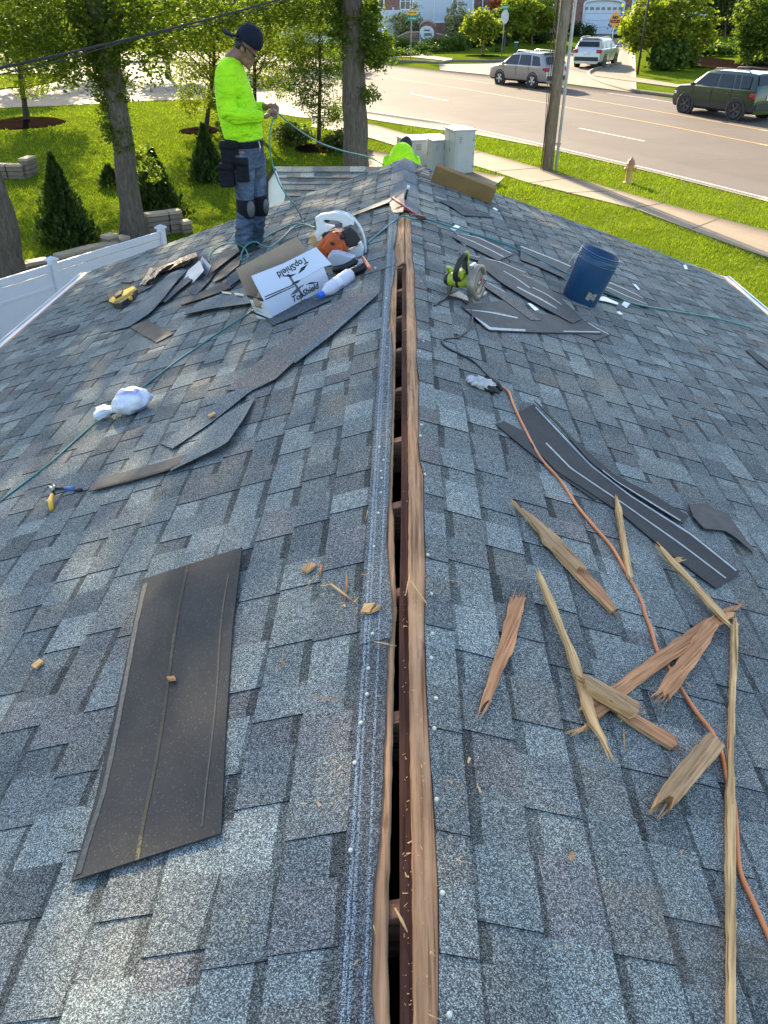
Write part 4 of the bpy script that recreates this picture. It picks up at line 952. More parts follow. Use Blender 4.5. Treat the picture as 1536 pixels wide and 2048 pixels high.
splint('long reddish brown board, the largest, crossing the orange cord', z7([(1407,320),(1390,342),(1330,362),(1368,366),(1362,386),(1290,430),(1230,470),(1130,560),(880,730),(760,840),(680,905),(655,870),(640,850),(590,858),(582,850),(650,800),(760,730),(960,580),(1200,410),(1290,365),(1330,345)]), WD_B, .009, .014, seed=8)
splint('brown plank leaning over the largest board, with a ragged lower end', z7([(1290,428),(1230,540),(1100,730),(1040,808),(1030,775),(1012,792),(1003,765),(985,778),(965,782),(1010,700),(1130,540),(1200,425),(1220,408)]), WD_B, .009, .026, seed=9)
splint('grey weathered block lying across the foot of the largest board', z7([(605,680),(640,690),(740,745),(885,822),(882,868),(852,877),(700,790),(625,747),(612,720)]), WD_G, .024, .030, seed=10)
splint('dark brown torn piece just right of the grey block', z7([(750,838),(800,850),(900,900),(1075,998),(1062,1012),(1078,1035),(1050,1052),(960,1000),(850,930),(780,882),(770,860)]), WD_B, .012, .010, seed=11)
splint('thick two toned block with splintered lower end beside the orange cord', z7([(1240,973),(1310,1030),(1322,1045),(1190,1200),(1110,1295),(1085,1310),(1048,1362),(1060,1305),(1040,1290),(1008,1312),(963,1347),(985,1290),(1015,1240),(1100,1120)]), WD_G, .026, .016, seed=12)
splint('very long narrow lath running down the right side of the picture', [(1467,1234),(1477,1248),(1476,1301),(1468,1506),(1471,1600),(1472,1700),(1473,1900),(1474,2070),(1459,2070),(1458,1900),(1456,1750),(1455,1600),(1460,1450),(1464,1300)], WD_P, .013, .012, seed=13)
splint('small wood chip touching the edge of the wide black strip', z7([(1066,92),(1085,88),(1102,98),(1094,110),(1078,106)]), WD_P, .006, .024, seed=14)
splint('curved splinter curl at the foot of the largest board', z7([(553,972),(590,950),(625,930),(645,934),(600,962),(575,975)]), WD_P, .006, .008, seed=15)
GC = 'wood chips and slivers on the left slope'
def sliver(label, pts, r=.003, mat=None, group=GC, off=.014):
    P = [RP(x, y, off) for x, y in pts]; b = B(); b.tube(P, [r*.5]+[r]*(len(P)-2)+[r*.35] if len(P) > 2 else [r, r*.4], mat or WD_B, 5, flat=.6)
    return single('wood_sliver', b, label, 'wood scrap', frame(P[0], P[-1]-P[0], rn(P[0])), group, world=True)
def chip(label, pts, mat=WD_P, group=GC, seed=1, lift=.012): return flat('wood_chip', pts, .008, label, 'wood scrap', mat, WD_E, lift, group, 0, .0012, seed)
chip('square tan wood chip, topmost of the chips left of the ridge', [(601,1137),(617,1123),(633,1128),(613,1144)], WD_G, seed=2)
chip('pale wood chip lying on the chalk lines', [(721,1223),(729,1207),(750,1205),(738,1224)], WD_P, seed=3, lift=.02)
chip('small brown wedge touching the pale chip on the chalk lines', [(741,1223),(757,1208),(760,1214)], WD_B, seed=4, lift=.02)
chip('lone small wood chip near the left edge, left of the overturned shingle', [(62,1330),(79,1317),(87,1322),(70,1336)], seed=5)
chip('tiny red brown chip on the overturned shingle', [(332,1353),(348,1351),(350,1358),(336,1359)], WD_B, seed=6, lift=.022)
chip('wood chip lying on the blue grey strip below the tan strip', [(415,830),(428,822),(431,826),(419,833)], seed=7, lift=.024)
chip('tiny brown chip alone on the lower right slope', [(1141,1705),(1147,1703),(1149,1716),(1143,1717)], WD_B, seed=8, group=GW)
sliver('dark sliver slanting below the square tan chip', [(608,1182),(624,1162),(640,1142)], mat=WD_G)
sliver('short upright sliver right of the square tan chip', [(643,1130),(641,1153)], .004)
sliver('bent hooked sliver in the middle of the chips', [(641,1171),(650,1172),(662,1168),(688,1188),(711,1205)], .004, WD_P)
sliver('upright sliver crossing the bent hooked one', [(693,1146),(694,1170),(689,1206)], .004)
sliver('tiny sliver on the chalk lines above the pale chip', [(723,1149),(750,1148)], .0025)
sliver('sliver lying level, left of the chalk lines, lowest of the chips', [(627,1394),(655,1396),(684,1400)], .0025)
sliver('sliver jutting from the joint of the ridge strip over the slot', [(748,1283),(770,1287),(793,1292)], .0028, WD_P, off=.024)
sliver('crooked grey twig below the square tan chip', [(567,1300),(564,1328),(535,1350)], .0022, WD_G)
sliver('thin needle below the torn boards, standing almost upright in view', [(1247,1455),(1249,1480),(1250,1504)], .0022, WD_P, GW)
sliver('splinter standing on the right edge board beside the slot', [(821,1144),(816,1168),(811,1191)], .003, WD_P, GW, .016)
sliver('long splinter lying over the right edge board', [(822,1161),(838,1184),(854,1209)], .0045, WD_P, GW, .016)
sliver('splinter across the lowest visible rafter', [(790,1816),(803,1840),(815,1864)], .0035, WD_P, GW, .004)
for a, c, lab in [((736,1020),(731,1042),'fine sliver upright beside the chalk lines, above the chips'), ((1275,870),(1284,874),'fine sliver by the upper edge of the black strips'), ((490,1840),(486,1850),'fine sliver alone near the bottom left of the ridge strip'),
                  ((895,1160),(925,1164),'fine sliver lying level just right of the slot boards'), ((1362,1700),(1364,1716),'fine sliver low on the right, left of the long lath'), ((747,1850),(752,1870),'fine sliver leaning on the left sawn edge near the bottom'), ((560,1322),(574,1330),'fine sliver by the crooked grey twig')]:
    sliver(lab, [a, c], .0016, WD_P, 'fine slivers on the shingles')
# ------------------------------------------------------------------ hoses and cords
def cord(name, label, pts, r, mat, off=.012, n=6, world_pts=None, seg=10, cat='hose', group=None):
    P = world_pts or [RP(x, y, off if not isinstance(off, dict) else off.get(i, .012)) for i, (x, y) in enumerate(pts)]
    P = spline(P, n); b = B(); b.tube(P, r, mat, seg); return single(name, b, label, cat, frame(P[0]), group, world=True)
TEAL = plain('teal_hose', (.035,.20,.19), .35, var=.12, nscale=3, spec=.5)
YP = 7.4
hand = at(556, 226, YP-.02)
cord('air_hose', 'teal air hose crossing the left slope under the plastic bag', [(-60,1055),(0,1003),(100,926),(182,853),(215,832),(285,775),(360,718),(440,664),(500,625),(520,608)], .0052, TEAL)
cord('air_hose', 'teal air hose looping from the worker’s hands down to the roof'.replace('’', ''), None, .0062, TEAL, world_pts=[hand, at(546,240,YP-.1), at(539,275,YP-.15), at(543,320,YP-.15), at(560,370,YP-.15), at(590,412,YP-.2), RP(603,436,.02), RP(606,446,.012), RP(590,447,.012), RP(560,459,.012), RP(525,478,.02), RP(505,492,.02)])
cord('air_hose', 'teal air hose sagging from the hands to the far roof edge', None, .0068, TEAL, world_pts=[hand, at(575,243,YP+.25), at(600,262,YP+.6), at(640,286,YP+1.0), at(690,303,YP+1.4), at(730,312,YP+1.75), RP(752,321,.03), RP(768,330,.012)])
cord('air_hose', 'teal air hose coiled by the boots and running to the blower', None, .0072, TEAL, world_pts=[RP(416,524,.02), RP(424,505,.06), RP(445,490,.12), RP(470,487,.12), RP(490,497,.06), RP(496,515,.03), RP(484,520,.04), RP(484,506,.09), RP(495,489,.14), RP(512,484,.13), RP(535,495,.05), RP(560,480,.02), RP(585,457,.02), RP(605,448,.02), RP(632,456,.02)])
cord('air_hose', 'teal air hose arching over the ridge and away right behind the bucket', None, .0068, TEAL, world_pts=[RP(733,488,.012), RP(760,465,.014), RP(785,446,.016), Vector((-.02, RP(806,440).y, ZR+.035)), RP(825,437,.02), RP(850,437,.016), RP(880,446,.014), RP(912,457,.022), RP(950,468,.014), RP(1010,488,.014), RP(1070,515,.024), RP(1130,545,.024), RP(1170,562,.014), RP(1215,583,.03), RP(1255,603,.03), RP(1300,614,.02), RP(1360,624,.014), RP(1430,636,.014), RP(1500,655,.014)])
ORANGE = plain('orange_cord', (.70,.23,.075), .5, var=.15, nscale=4); BLACKR = M('black_rubber', (.014,.014,.015), .55, var=.3)
cord('extension_cord', 'orange extension cord snaking down the right slope', [(998,770),(1017,784),(1027,810),(1051,861),(1081,916),(1119,959),(1153,1010),(1188,1053),(1222,1092),(1247,1134),(1281,1198),(1291,1230),(1303,1261),(1315,1301),(1340,1340),(1364,1380),(1395,1427),(1423,1463),(1443,1506),(1455,1561),(1468,1605),(1473,1660),(1480,1740),(1507,1804),(1536,1870),(1580,1975)], .0060, ORANGE, cat='cord')
cord('power_cable', 'dark cable looping from the saw down to the orange cord', None, .0055, BLACKR, cat='cord', world_pts=[RP(908,548,.10), RP(906,566,.05), RP(897,590,.012), RP(878,606,.010), RP(868,611,.010), RP(880,603,.012), RP(905,596,.012), RP(928,603,.012), RP(944,625,.014), RP(940,655,.012), RP(917,674,.010), RP(890,678,.010), RP(884,683,.010), RP(895,696,.010), RP(944,721,.010), RP(972,748,.010), RP(990,765,.012)])
b = B(); P = [RP(984,757,.016), RP(990,763,.02), RP(996,771,.02), RP(1003,780,.014)]; b.tube(P, [.011,.016,.016,.010], BLACKR, 10); single('plug', b, 'black plug joining the saw cable to the orange cord', 'plug', frame(P[1]), world=True)
# crumpled grey glove by the plug
def crumple(c, r, seed, n=24, m=14, amp=.35, fr=3.0, X=None):
    from mathutils import noise
    rings = []
    for i in range(m):
        a = math.pi*(.02+.96*i/(m-1)); row = []
        for k in range(n):
            d = Vector((math.sin(a)*math.cos(2*math.pi*k/n), math.sin(a)*math.sin(2*math.pi*k/n), math.cos(a)))
            f = 1+amp*noise.noise(d*fr+Vector((seed, 0, 0)))+amp*.5*noise.noise(d*fr*2.6+Vector((0, seed, 0)))
            row.append(Vector((d.x*r[0]*f, d.y*r[1]*f, d.z*r[2]*f))+Vector(c))
        rings.append(row)
    rings.reverse(); return rings
GLOVE = M('grey_glove', (.50,.49,.47), .8, var=.25, nscale=30); GLB = M('black_glove_palm', (.02,.02,.022), .6)
p = RP(966, 770, .02); n = rn(p); F = frame(p, RP(985,775,.02)-p, n); t = thing('work_glove', 'crumpled grey and black work glove beside the plug', 'glove', F)
b = B(); b.loft(crumple((0,0,.006), (.062,.042,.026), 3.1, amp=.5), GLOVE)
for k, (dx, dy) in enumerate([(-.055,.03),(-.062,.012),(-.06,-.008),(-.05,-.028)]): b.tube([(dx*.6,dy*.6,.008),(dx*1.05,dy*1.1,.012),(dx*1.4,dy*1.3,.002)], [.012,.011,.006], GLOVE, 8)
part(t, 'back', b)
b = B(); b.loft(crumple((.032,-.026,.0), (.034,.022,.018), 7.7, amp=.4), GLB); b.tube([(.03,-.03,.005),(.06,-.045,.004),(.075,-.05,0)], [.013,.011,.006], GLB, 8); part(t, 'palm', b)
# ------------------------------------------------------------------ timber block
TIMB = plain('weathered_timber', (.21,.125,.050), .85, var=.16, nscale=5, bump=.3, bscale=40, spec=.05)
a, c = RP(861,363), RP(981,410); n = rn(a); F = frame(a, c-a, n); L = (c-a).length; b = B()
b.box((L/2, .10, .080), (L, .21, .155), TIMB, bev=.006); single('timber_block', b, 'thick brown timber beam lying down the slope beyond the ridge end', 'timber', F)
# ------------------------------------------------------------------ hammer with a red handle
a, c = RP(782,409,.05), RP(838,433,.03); n = rn(c); F = frame(c, a-c, n); L = (a-c).length; RED = M('red_handle', (.42,.085,.06), .45, var=.2); STEEL = M('rusty_steel', (.12,.065,.055), .5, metal=.5, var=.4, nscale=20)
t = thing('hammer', 'hammer with a red handle lying across the ridge above the slot', 'hammer', F)
b = B(); b.tube([(.0,0,0),(L*.3,0,0),(L*.65,0,0),(L,0,0)], [.011,.012,.016,.017], RED, 10, flat=.7); part(t, 'handle', b)
b = B(); b.box((-.01,0,0), (.035,.05,.032), STEEL, bev=.005); b.cyl((-.01,-.02,0), (-.01,-.055,0), (.014,.018), STEEL, 14); b.tube([(-.01,.02,0),(-.006,.05,.004),(.006,.075,.0)], [.015,.011,.004], STEEL, 8, flat=.6); part(t, 'head', b)
p = RP(810,400,.01); F = frame(p, (0,1,0), rn(p)); t = thing('marker', 'short black marker with a white cap standing by the hammer', 'marker', F); b = B(); b.cyl((0,0,0), (.02,.005,.085), .011, BLACKR, 12); part(t, 'barrel', b); b = B(); b.cyl((.02,.005,.085), (.026,.007,.12), .012, TAPE, 12); part(t, 'cap', b)
# ------------------------------------------------------------------ blue bucket
BLUE = plain('blue_plastic', (.012,.056,.128), .38, var=.12, nscale=5, spec=.5); BLUEIN = M('blue_plastic_inside', (.010,.05,.13), .5); RIMM = M('bucket_rim', (.035,.095,.18), .45)
p = RP(1158,600); n = rn(p); F = frame(p, (1,0,-PW), n); t = thing('bucket', 'dark blue plastic bucket with a torn sticker, standing on the right slope', 'bucket', F)
b = B(); b.lathe([(.001,.0),(.128,.0),(.133,.006),(.147,.30),(.150,.366),(.144,.366),(.128,.012),(.001,.010)], BLUE, 40, caps=False); part(t, 'body', b)
b = B()
for z, r in ((.298,.1515),(.326,.1535),(.350,.1545),(.364,.1535)): b.lathe([(r-.006,z-.004),(r,z-.003),(r+.001,z),(r,z+.003),(r-.006,z+.004)], RIMM, 40, caps=False)
part(t, 'rim', b)
b = B(); WIRE = M('wire_handle', (.45,.47,.48), .35, metal=.6)
pts = [(-.156*math.cos(a_), -.05-.17*math.sin(a_)*.9, .318-.12*math.sin(a_)) for a_ in [math.pi*k/14 for k in range(15)]]; pts[0] = (-.157,0,.322); pts[-1] = (.157,0,.322)
# bail hangs at the left rim
pts = [(-.155,-.02,.33)]+[(-.163-.012*math.sin(a_*1.0), -.03+.02*math.cos(a_), .33-.085*a_) for a_ in (.4,.8,1.2,1.5)]
b.tube(spline([(-.150,.0,.335),(-.166,-.02,.33),(-.188,-.035,.30),(-.200,-.04,.26),(-.205,-.04,.225)], 4), .0026, WIRE, 6)
for q in ((-.153,0,.322), (-.152,0,.338), (-.152,0,.352)): b.box(q, (.014,.04,.009), WIRE, bev=.002)
part(t, 'handle', b)
b = B(); b.add([(-.148,.04,.36), (-.138,.075,.36), (-.100,.075,.46), (-.142,.045,.37)], [(0,1,2,3)], BLUEIN); b.add([(-.146,.038,.36), (-.136,.073,.36), (-.098,.073,.46), (-.140,.043,.37)], [(3,2,1,0)], BLUEIN); part(t, 'torn_lip', b)
LBL = plain('torn_sticker', (.24,.215,.16), .8, var=.6, nscale=70); b = B(); rg = random.Random(4); rows = []
for i in range(7):
    a_ = R_(-92+i*5.2); rr = .1375; z0, z1 = .045+rg.uniform(0,.022), .115-rg.uniform(0,.022)
    rows.append([Vector((math.cos(a_)*(rr-.002+z0*.05), math.sin(a_)*(rr-.002+z0*.05), z0)), Vector((math.cos(a_)*(rr-.001+z1*.05), math.sin(a_)*(rr-.001+z1*.05), z1))])
b.grid(rows, LBL, True); part(t, 'sticker', b)
# ================================================================== box, blower, jug, saw, bag, hand tools
def on_plane(px, py, p0, n):
    d = ray(px, py); return CP + d*((p0-CP).dot(n)/d.dot(n))
def loc_on(F, px, py, axis, val):                     # point of the ray with one local coordinate fixed
    n = Vector((F[0][axis], F[1][axis], F[2][axis])); p0 = F @ Vector([val if i == axis else 0 for i in range(3)])
    return F.inverted() @ on_plane(px, py, p0, n)
CARDW = plain('white_card', (.60,.62,.68), .5, var=.03, nscale=3); CARDB = plain('brown_card', (.33,.235,.15), .8, var=.10, nscale=9, bump=.2); INK = M('black_print', (.012,.011,.014), .6); INKG = M('grey_print', (.11,.10,.11), .6)
A0, A1, A2 = RP(544,641), RP(662,573), RP(503,623)
F = frame(A0, A1-A0, rn(A0)); Fi = F.inverted(); L = (Fi @ A1).x; D = .19; H = loc_on(F, 528, 601, 1, 0).z
t = thing('cardboard_box', 'open white printed cardboard box with a brown inside, lying left of the ridge', 'box', F)
q8 = lambda x, y: (400+.2604*x, 380+.2604*y)
X_FRONT = Matrix(((1,0,0,0),(0,0,-1,0),(0,1,0,0),(0,0,0,1)))
def blade(b, pts, pl, m, lift=.0012):
    """thin printed shape, px points on a panel: pl = function px -> local point, outward normal"""
    f, n = pl; P = [f(*q) for q in pts]; b.add([p+n*lift for p in P], [tuple(range(len(P)))], m)
b = B(); th = .004
b.box((L/2, th/2, H/2), (L, th, H), CARDW); b.box((L/2, D-th/2, H/2), (L-.002, th, H), CARDB); b.box((th/2, D/2, H/2), (th, D-2*th-.001, H-.001), CARDW); b.box((L-th/2, D/2, H/2), (th, D-2*th-.001, H-.001), CARDB); b.box((L/2, D/2, .003), (L-.02, D-.02, .004), CARDB)
part(t, 'body', b)
fl = [loc_on(F, 503, 552, 1, .085), loc_on(F, 566, 527, 1, .092), loc_on(F, 632, 494, 1, .085), loc_on(F, 664, 529, 1, .015)]
hl, hr = Vector((0, .0, H+.002)), Vector((L, .0, H+.002))
b = B(); n_ = Vector((1,0,0)).cross((fl[0]+fl[2])/2-Vector((0,0,H))).normalized(); n_ = n_ if n_.y < 0 or n_.z > 0 else -n_
if n_.dot(Vector((0,-1,.6))) < 0: n_ = -n_
p0w = F @ hl; nw = F.to_3x3() @ n_
fl = [Fi @ on_plane(x, y, p0w, nw) for x, y in ((502,552),(566,527),(632,494),(664,529))]
poly = [hl, hr, fl[3], fl[2], fl[1], fl[0]]; k = len(poly)
b.add([*poly]+[p-n_*.004 for p in poly], [tuple(range(k))], CARDW); b.add([p-n_*.004 for p in poly], [tuple(reversed(range(k)))], CARDB)
part(t, 'front_flap', b)
b = B(); bk = [Vector((-.0, D, H)), Vector((L, D, H)), loc_on(F, 609, 495, 1, D+.05), loc_on(F, 594, 473, 1, D+.07), loc_on(F, 472, 538, 1, D+.07)]
b.add(bk+[p+Vector((0,.004,0)) for p in bk], [(0,1,2,3,4), (9,8,7,6,5)]+[(i, i+5, (i+1) % 5+5, (i+1) % 5) for i in range(5)], CARDB); part(t, 'back_flap', b)
FRONT = (lambda x, y: loc_on(F, x, y, 1, 0.0), Vector((0,-1,0)))
def flap_pt(x, y):
    p0 = F @ hl; n = (F.to_3x3() @ n_); return Fi @ on_plane(x, y, p0, n)
FLAP = (flap_pt, n_)
b = B()
c_ = FRONT[0](*q8(806,790)); text_into(b, 'TopShield', .056, Matrix.Translation(c_+Vector((0,-.0015,0))) @ X_FRONT, INK, .0004, shear=.25, bold=.0012)
c_ = FLAP[0](*q8(712,592)); ux = Vector((-1,0,0)); ux = (ux-n_*ux.dot(n_)).normalized(); uy = n_.cross(ux)
Xf = Matrix.Identity(4)
for i in range(3): Xf[i][0], Xf[i][1], Xf[i][2], Xf[i][3] = ux[i], uy[i], n_[i], (c_+n_*.0015)[i]
text_into(b, 'TopShield', .062, Xf, INK, .0004, shear=.15, bold=.0010)
for pl, pts, m in ((FLAP, [(600,662),(690,652),(745,640),(700,668)], INK), (FLAP, [(752,648),(775,600),(828,568),(800,612)], INK), (FLAP, [(668,648),(684,644),(735,722),(718,728)], INKG), (FRONT, [(722,728),(738,722),(800,812),(784,826)], INKG),
                   (FLAP, [(700,726),(735,700),(776,688),(750,716)], INK), (FRONT, [(690,812),(735,760),(790,728),(745,790)], INKG), (FRONT, [(808,728),(850,708),(908,708),(860,722)], INK), (FRONT, [(757,745),(800,722),(790,742)], INKG),
                   (FLAP, [(496,818),(722,722),(724,728),(498,827)], INK), (FRONT, [(500,836),(724,736),(726,742),(502,846)], INK), (FRONT, [(560,972),(1000,742),(1000,760),(562,992)], INK)):
    blade(b, [q8(*p) for p in pts], pl, m)
LEFT = (lambda x, y: loc_on(F, x, y, 0, 0.0), Vector((-1,0,0)))
for pts in ([(366,822),(486,858),(486,836),(358,806)], [(392,925),(545,990),(548,1005),(398,944)]): blade(b, [q8(*p) for p in pts], LEFT, INK)
for k in range(6): blade(b, [q8(395,868+k*11), q8(395+60+15*(k % 3),885+k*11), q8(395+60+15*(k % 3),888+k*11), q8(395,871+k*11)], LEFT, INKG)
part(t, 'printing', b)
p = F @ Vector((.035,.08,H-.02)); b = B(); b.loft(crumple((0,0,0), (.055,.05,.045), 5.5, 18, 10, .55), CARDB); single('crumpled_paper', b, 'crumpled brown paper sticking out of the box end', 'paper', frame(p, (1,0,0), rn(A0)))
p = F @ Vector((.075,.035,H-.006)); b = B(); b.loft(crumple((0,0,0), (.022,.018,.02), 2.2, 14, 8, .3), M('green_plastic', (.06,.36,.17), .4)); single('green_wrapper', b, 'small green wrapper peeping from the box beside the brown paper', 'wrapper', frame(p))
p = RP(452,583,.03); b = B(); b.grid([[RP(442+x*.5, 582+x*.06, .03+.012*math.sin(x*.1)), RP(444+x*.5, 586+x*.07, .03+.012*math.sin(x*.1+.5))] for x in range(0, 105, 15)], M('cream_strip', (.62,.52,.34), .6), True, thick=.002, N=rn(p)); single('paper_strip', b, 'narrow cream paper strip reaching from the left into the open box', 'paper', frame(p), world=True)
# jug
WPL = plain('milky_plastic', (.62,.60,.66), .3, var=.05, spec=.5); CAPB = M('blue_cap', (.02,.13,.62), .35, var=.05)
a, c = RP(638,592,.045), RP(700,548,.05); F = frame(a, c-a, rn(a)); L = (c-a).length; XA = Matrix.Rotation(R_(90), 4, 'Y')
t = thing('plastic_jug', 'small white plastic jug with a blue cap, lying against the right end of the box', 'jug', F)
b = B(); b.lathe([(.012,.035),(.018,.04),(.030,.07),(.044,.10),(.046,.14),(.0445,.145),(.0445,.205),(.046,.21),(.046,L-.012),(.040,L),(.002,L+.003)], WPL, 26, XA); part(t, 'body', b)
b = B(); b.lathe([(.002,.0),(.021,.001),(.023,.005),(.023,.030),(.021,.036)], CAPB, 22, XA); part(t, 'cap', b)
b = B(); b.lathe([(.0452,.150),(.0456,.151),(.0456,.199),(.0452,.200)], M('jug_label', (.70,.68,.72), .5), 26, XA, caps=False)
for k in range(5): b.tube([Vector((.155+.009*k, .0462*math.cos(a_), .0462*math.sin(a_))) for a_ in [R_(225+j*12) for j in range(-3, 5-(k % 2))]], .0011, M('jug_print', (.10,.10,.32), .6), 4)
b.tube([Vector((.176+.032*math.cos(a_), .0466*math.cos(R_(235)+.6*math.sin(a_)), .0466*math.sin(R_(235)+.6*math.sin(a_)))) for a_ in [k*2*math.pi/18 for k in range(19)]], .0013, M('jug_print_red', (.40,.16,.18), .6), 4)
part(t, 'label', b)
# blower: built in upright slices through its standing place
YB = RP(684,520).y-.02
def pl8(pts, y0, y1, m, b, dy=0):
    P = [at(*q8(*p), YB+dy) for p in pts]; k = len(P)
    ar = sum(P[i].x*P[(i+1) % k].z-P[(i+1) % k].x*P[i].z for i in range(k))
    if ar < 0: P.reverse()
    b.add([Vector((p.x, YB+y0, p.z)) for p in P]+[Vector((p.x, YB+y1, p.z)) for p in P], [tuple(range(k)), tuple(reversed(range(k, 2*k)))]+[(i, i+k, (i+1) % k+k, (i+1) % k) for i in range(k)], m)
SHW = plain('white_shroud', (.62,.63,.64), .4, var=.10, nscale=12); ORG = plain('orange_casing', (.50,.090,.018), .42, var=.25, nscale=14); BLK = plain('black_plastic', (.013,.013,.015), .5, var=.2); GREYP = M('pale_grey_plastic', (.42,.43,.50), .45)
t = thing('leaf_blower', 'orange and white petrol leaf blower standing behind the box', 'blower', frame(RP(684,520)))
Fi = FR[t.name].inverted()
b = B()
pl8([(885,210),(930,182),(1040,166),(1125,182),(1180,222),(1185,262),(1100,282),(1095,250),(1060,232),(960,222),(952,240),(965,262),(1035,275),(1000,300),(955,335),(905,372),(882,345),(900,300),(893,250)], -.03, .03, SHW, b)
pl8([(1130,470),(1235,395),(1262,440),(1252,495),(1215,508),(1150,490)], -.055, .03, SHW, b)
me = fuse('shroud', b, .0045, [SHW], 3, Fi); part_me(t, 'shroud', me)
b = B(); arc = [at(*q8(x, y), YB) for x, y in [(1030,172),(1100,180),(1165,212),(1215,270),(1250,340),(1268,410),(1273,470),(1262,525)]]
b.tube(spline(arc, 4), .0075, SHW, 10); b.tube(spline([p+Vector((0,.05,0)) for p in arc], 4), .006, SHW, 8); part(t, 'guard_ring', b, world=True)
b = B()
pl8([(985,318),(1040,296),(1092,300),(1120,360),(1140,420),(1135,480),(1060,478),(985,508),(925,470),(908,410),(955,350)], -.10, .02, ORG, b)
pl8([(1000,335),(1080,318),(1110,400),(1100,450),(1000,470),(950,420)], -.125, -.08, ORG, b)
me = fuse('casing', b, .005, [ORG], 4, Fi); part_me(t, 'casing', me)
b = B()
pl8([(1100,292),(1160,256),(1212,300),(1236,350),(1212,400),(1150,418),(1118,370)], -.105, -.01, BLK, b); me = fuse('filter_cover', b, .0045, [BLK], 3, Fi); part_me(t, 'filter_cover', me)
b = B(); pl8([(940,330),(965,312),(995,318),(985,345),(950,360)], -.06, .0, BLK, b); part(t, 'trigger', b, world=True)
b = B(); c = at(*q8(1092,364), YB-.128); b.cyl(c, c+Vector((0,.03,0)), .017, BLK, 16); c = at(*q8(1018,412), YB-.13); b.sphere(c, (.018,.008,.012), BLK); c = at(*q8(1055,330), YB-.115); b.sphere(c, (.008,.008,.008), BLK)
for k in range(5): pl8([(985+22*k,452),(994+22*k,450),(1004+22*k,478),(995+22*k,480)], -.128, -.118, BLK, b)
c = at(*q8(975,236), YB-.01); b.sphere(c, (.020,.034,.011), BLK); part(t, 'dark_recesses', b, world=True)  # black shapes stand for the shade in casing grooves and handle hole
YLO = RP(*q8(1100,640)).y+.06-YB
b = B(); pl8([(978,522),(1012,482),(1062,480),(1192,522),(1135,582),(1065,602),(1002,572)], YLO-.02, YLO+.08, GREYP, b, YLO); me = fuse('fan_cover', b, .005, [GREYP], 5, Fi); part_me(t, 'fan_cover', me)
b = B(); P = [at(*q8(x, y), YB+YLO-.02) for x, y in [(1020,612),(1110,598),(1180,560),(1200,530)]]; b.tube(P, [.022,.028,.026,.02], BLK, 14)
part(t, 'muffler', b, world=True); b = B(); P = [RP(*q8(x, y), .034) for x, y in [(1130,655),(1160,636),(1230,604),(1268,584)]]; b.tube(P, [.018,.030,.030,.024], BLK, 16); part(t, 'tube', b, world=True)
b = B(); P = [RP(*q8(x, y), .07) for x, y in [(1250,512),(1268,545),(1295,585),(1312,612)]]; b.tube(P, [.010,.014,.013,.009], ORG, 10, flat=.6); part(t, 'lever', b, world=True)
b = B(); pl8([(1195,545),(1238,528),(1252,560),(1220,590),(1200,575)], YLO-.02, YLO+.01, SHW, b, YLO); c = RP(*q8(1346,598), .02); b.sphere(c, .008, SHW); part(t, 'warning_plate', b, world=True)
b = B(); P = [at(*q8(x, y), YB-.02) for x, y in [(846,350),(885,345),(902,440),(868,450)]]; b.add(P+[p+Vector((0,.02,0)) for p in P], [(3,2,1,0),(4,5,6,7),(0,4,7,3),(1,2,6,5),(0,1,5,4),(3,7,6,2)], WD_P); single('wood_offcut', b, 'short pale wood offcut upright between the box flap and the blower', 'wood scrap', frame(P[2]), world=True)
# circular saw
q1 = lambda x, y: (840+.2734*x, 420+.2734*y)
YS1 = RP(952,606).y; c0 = at(*q1(425,535), YS1); Nn = Vector((.90,-.43,.05)).normalized(); Vv = (Vector((0,0,1))-Nn*Nn.z).normalized(); F = Matrix.Identity(4); Tt = Vv.cross(Nn)
for i in range(3): F[i][0], F[i][1], F[i][2], F[i][3] = Tt[i], Vv[i], Nn[i], c0[i]
LIME = plain('lime_plastic', (.36,.44,.035), .45, var=.15, nscale=15); SAWM = plain('dusty_guard_metal', (.26,.225,.18), .45, metal=.5, var=.2, nscale=12); SHOE = M('shoe_metal', (.20,.195,.18), .5, metal=.3, var=.3); SAWR = M('red_blade_print', (.50,.05,.06), .4); STL = M('bright_steel', (.45,.44,.42), .35, metal=.8, var=.15)
t = thing('circular_saw', 'lime green and black circular saw standing on its shoe, right of the slot', 'saw', F)
def disc(b, r0, r1, z0, z1, m, a0=0, a1=360, n=40):
    rings = [[Vector((r*math.cos(R_(a)), r*math.sin(R_(a)), z)) for a in [a0+(a1-a0)*k/n for k in range(n+1)]] for r, z in ((r0,z0),(r1,z0),(r1,z1),(r0,z1),(r0,z0))]
    b.grid(rings, m, True)
b = B(); b.lathe([(.001,.0),(.088,.0),(.090,.0006),(.088,.0012),(.001,.0013)], STL, 48)
for k in range(24):
    a = k*math.pi/12; b.add([(.088*math.cos(a),.088*math.sin(a),.0007),(.096*math.cos(a+.05),.096*math.sin(a+.05),.0007),(.088*math.cos(a+.16),.088*math.sin(a+.16),.0007)], [(0,1,2)], STL)
disc(b, .025, .066, .0025, .003, SAWR, -100, 20); b.cyl((0,0,0), (0,0,.012), .014, STL, 12); part(t, 'blade', b)
b = B(); disc(b, .085, .112, -.03, .016, SAWM, 20, 215); disc(b, .0, .112, -.032, -.026, SAWM, 10, 222); me_ = part(t, 'upper_guard', b)
b = B(); disc(b, .072, .108, .004, .013, SAWM, 205, 330); disc(b, .03, .108, .0035, .0050, SAWM, 228, 330); part(t, 'lower_guard', b)
b = B(); b.box((-.01,.085,-.035), (.085,.065,.028), STL, bev=.006); part(t, 'guard_bracket', b)
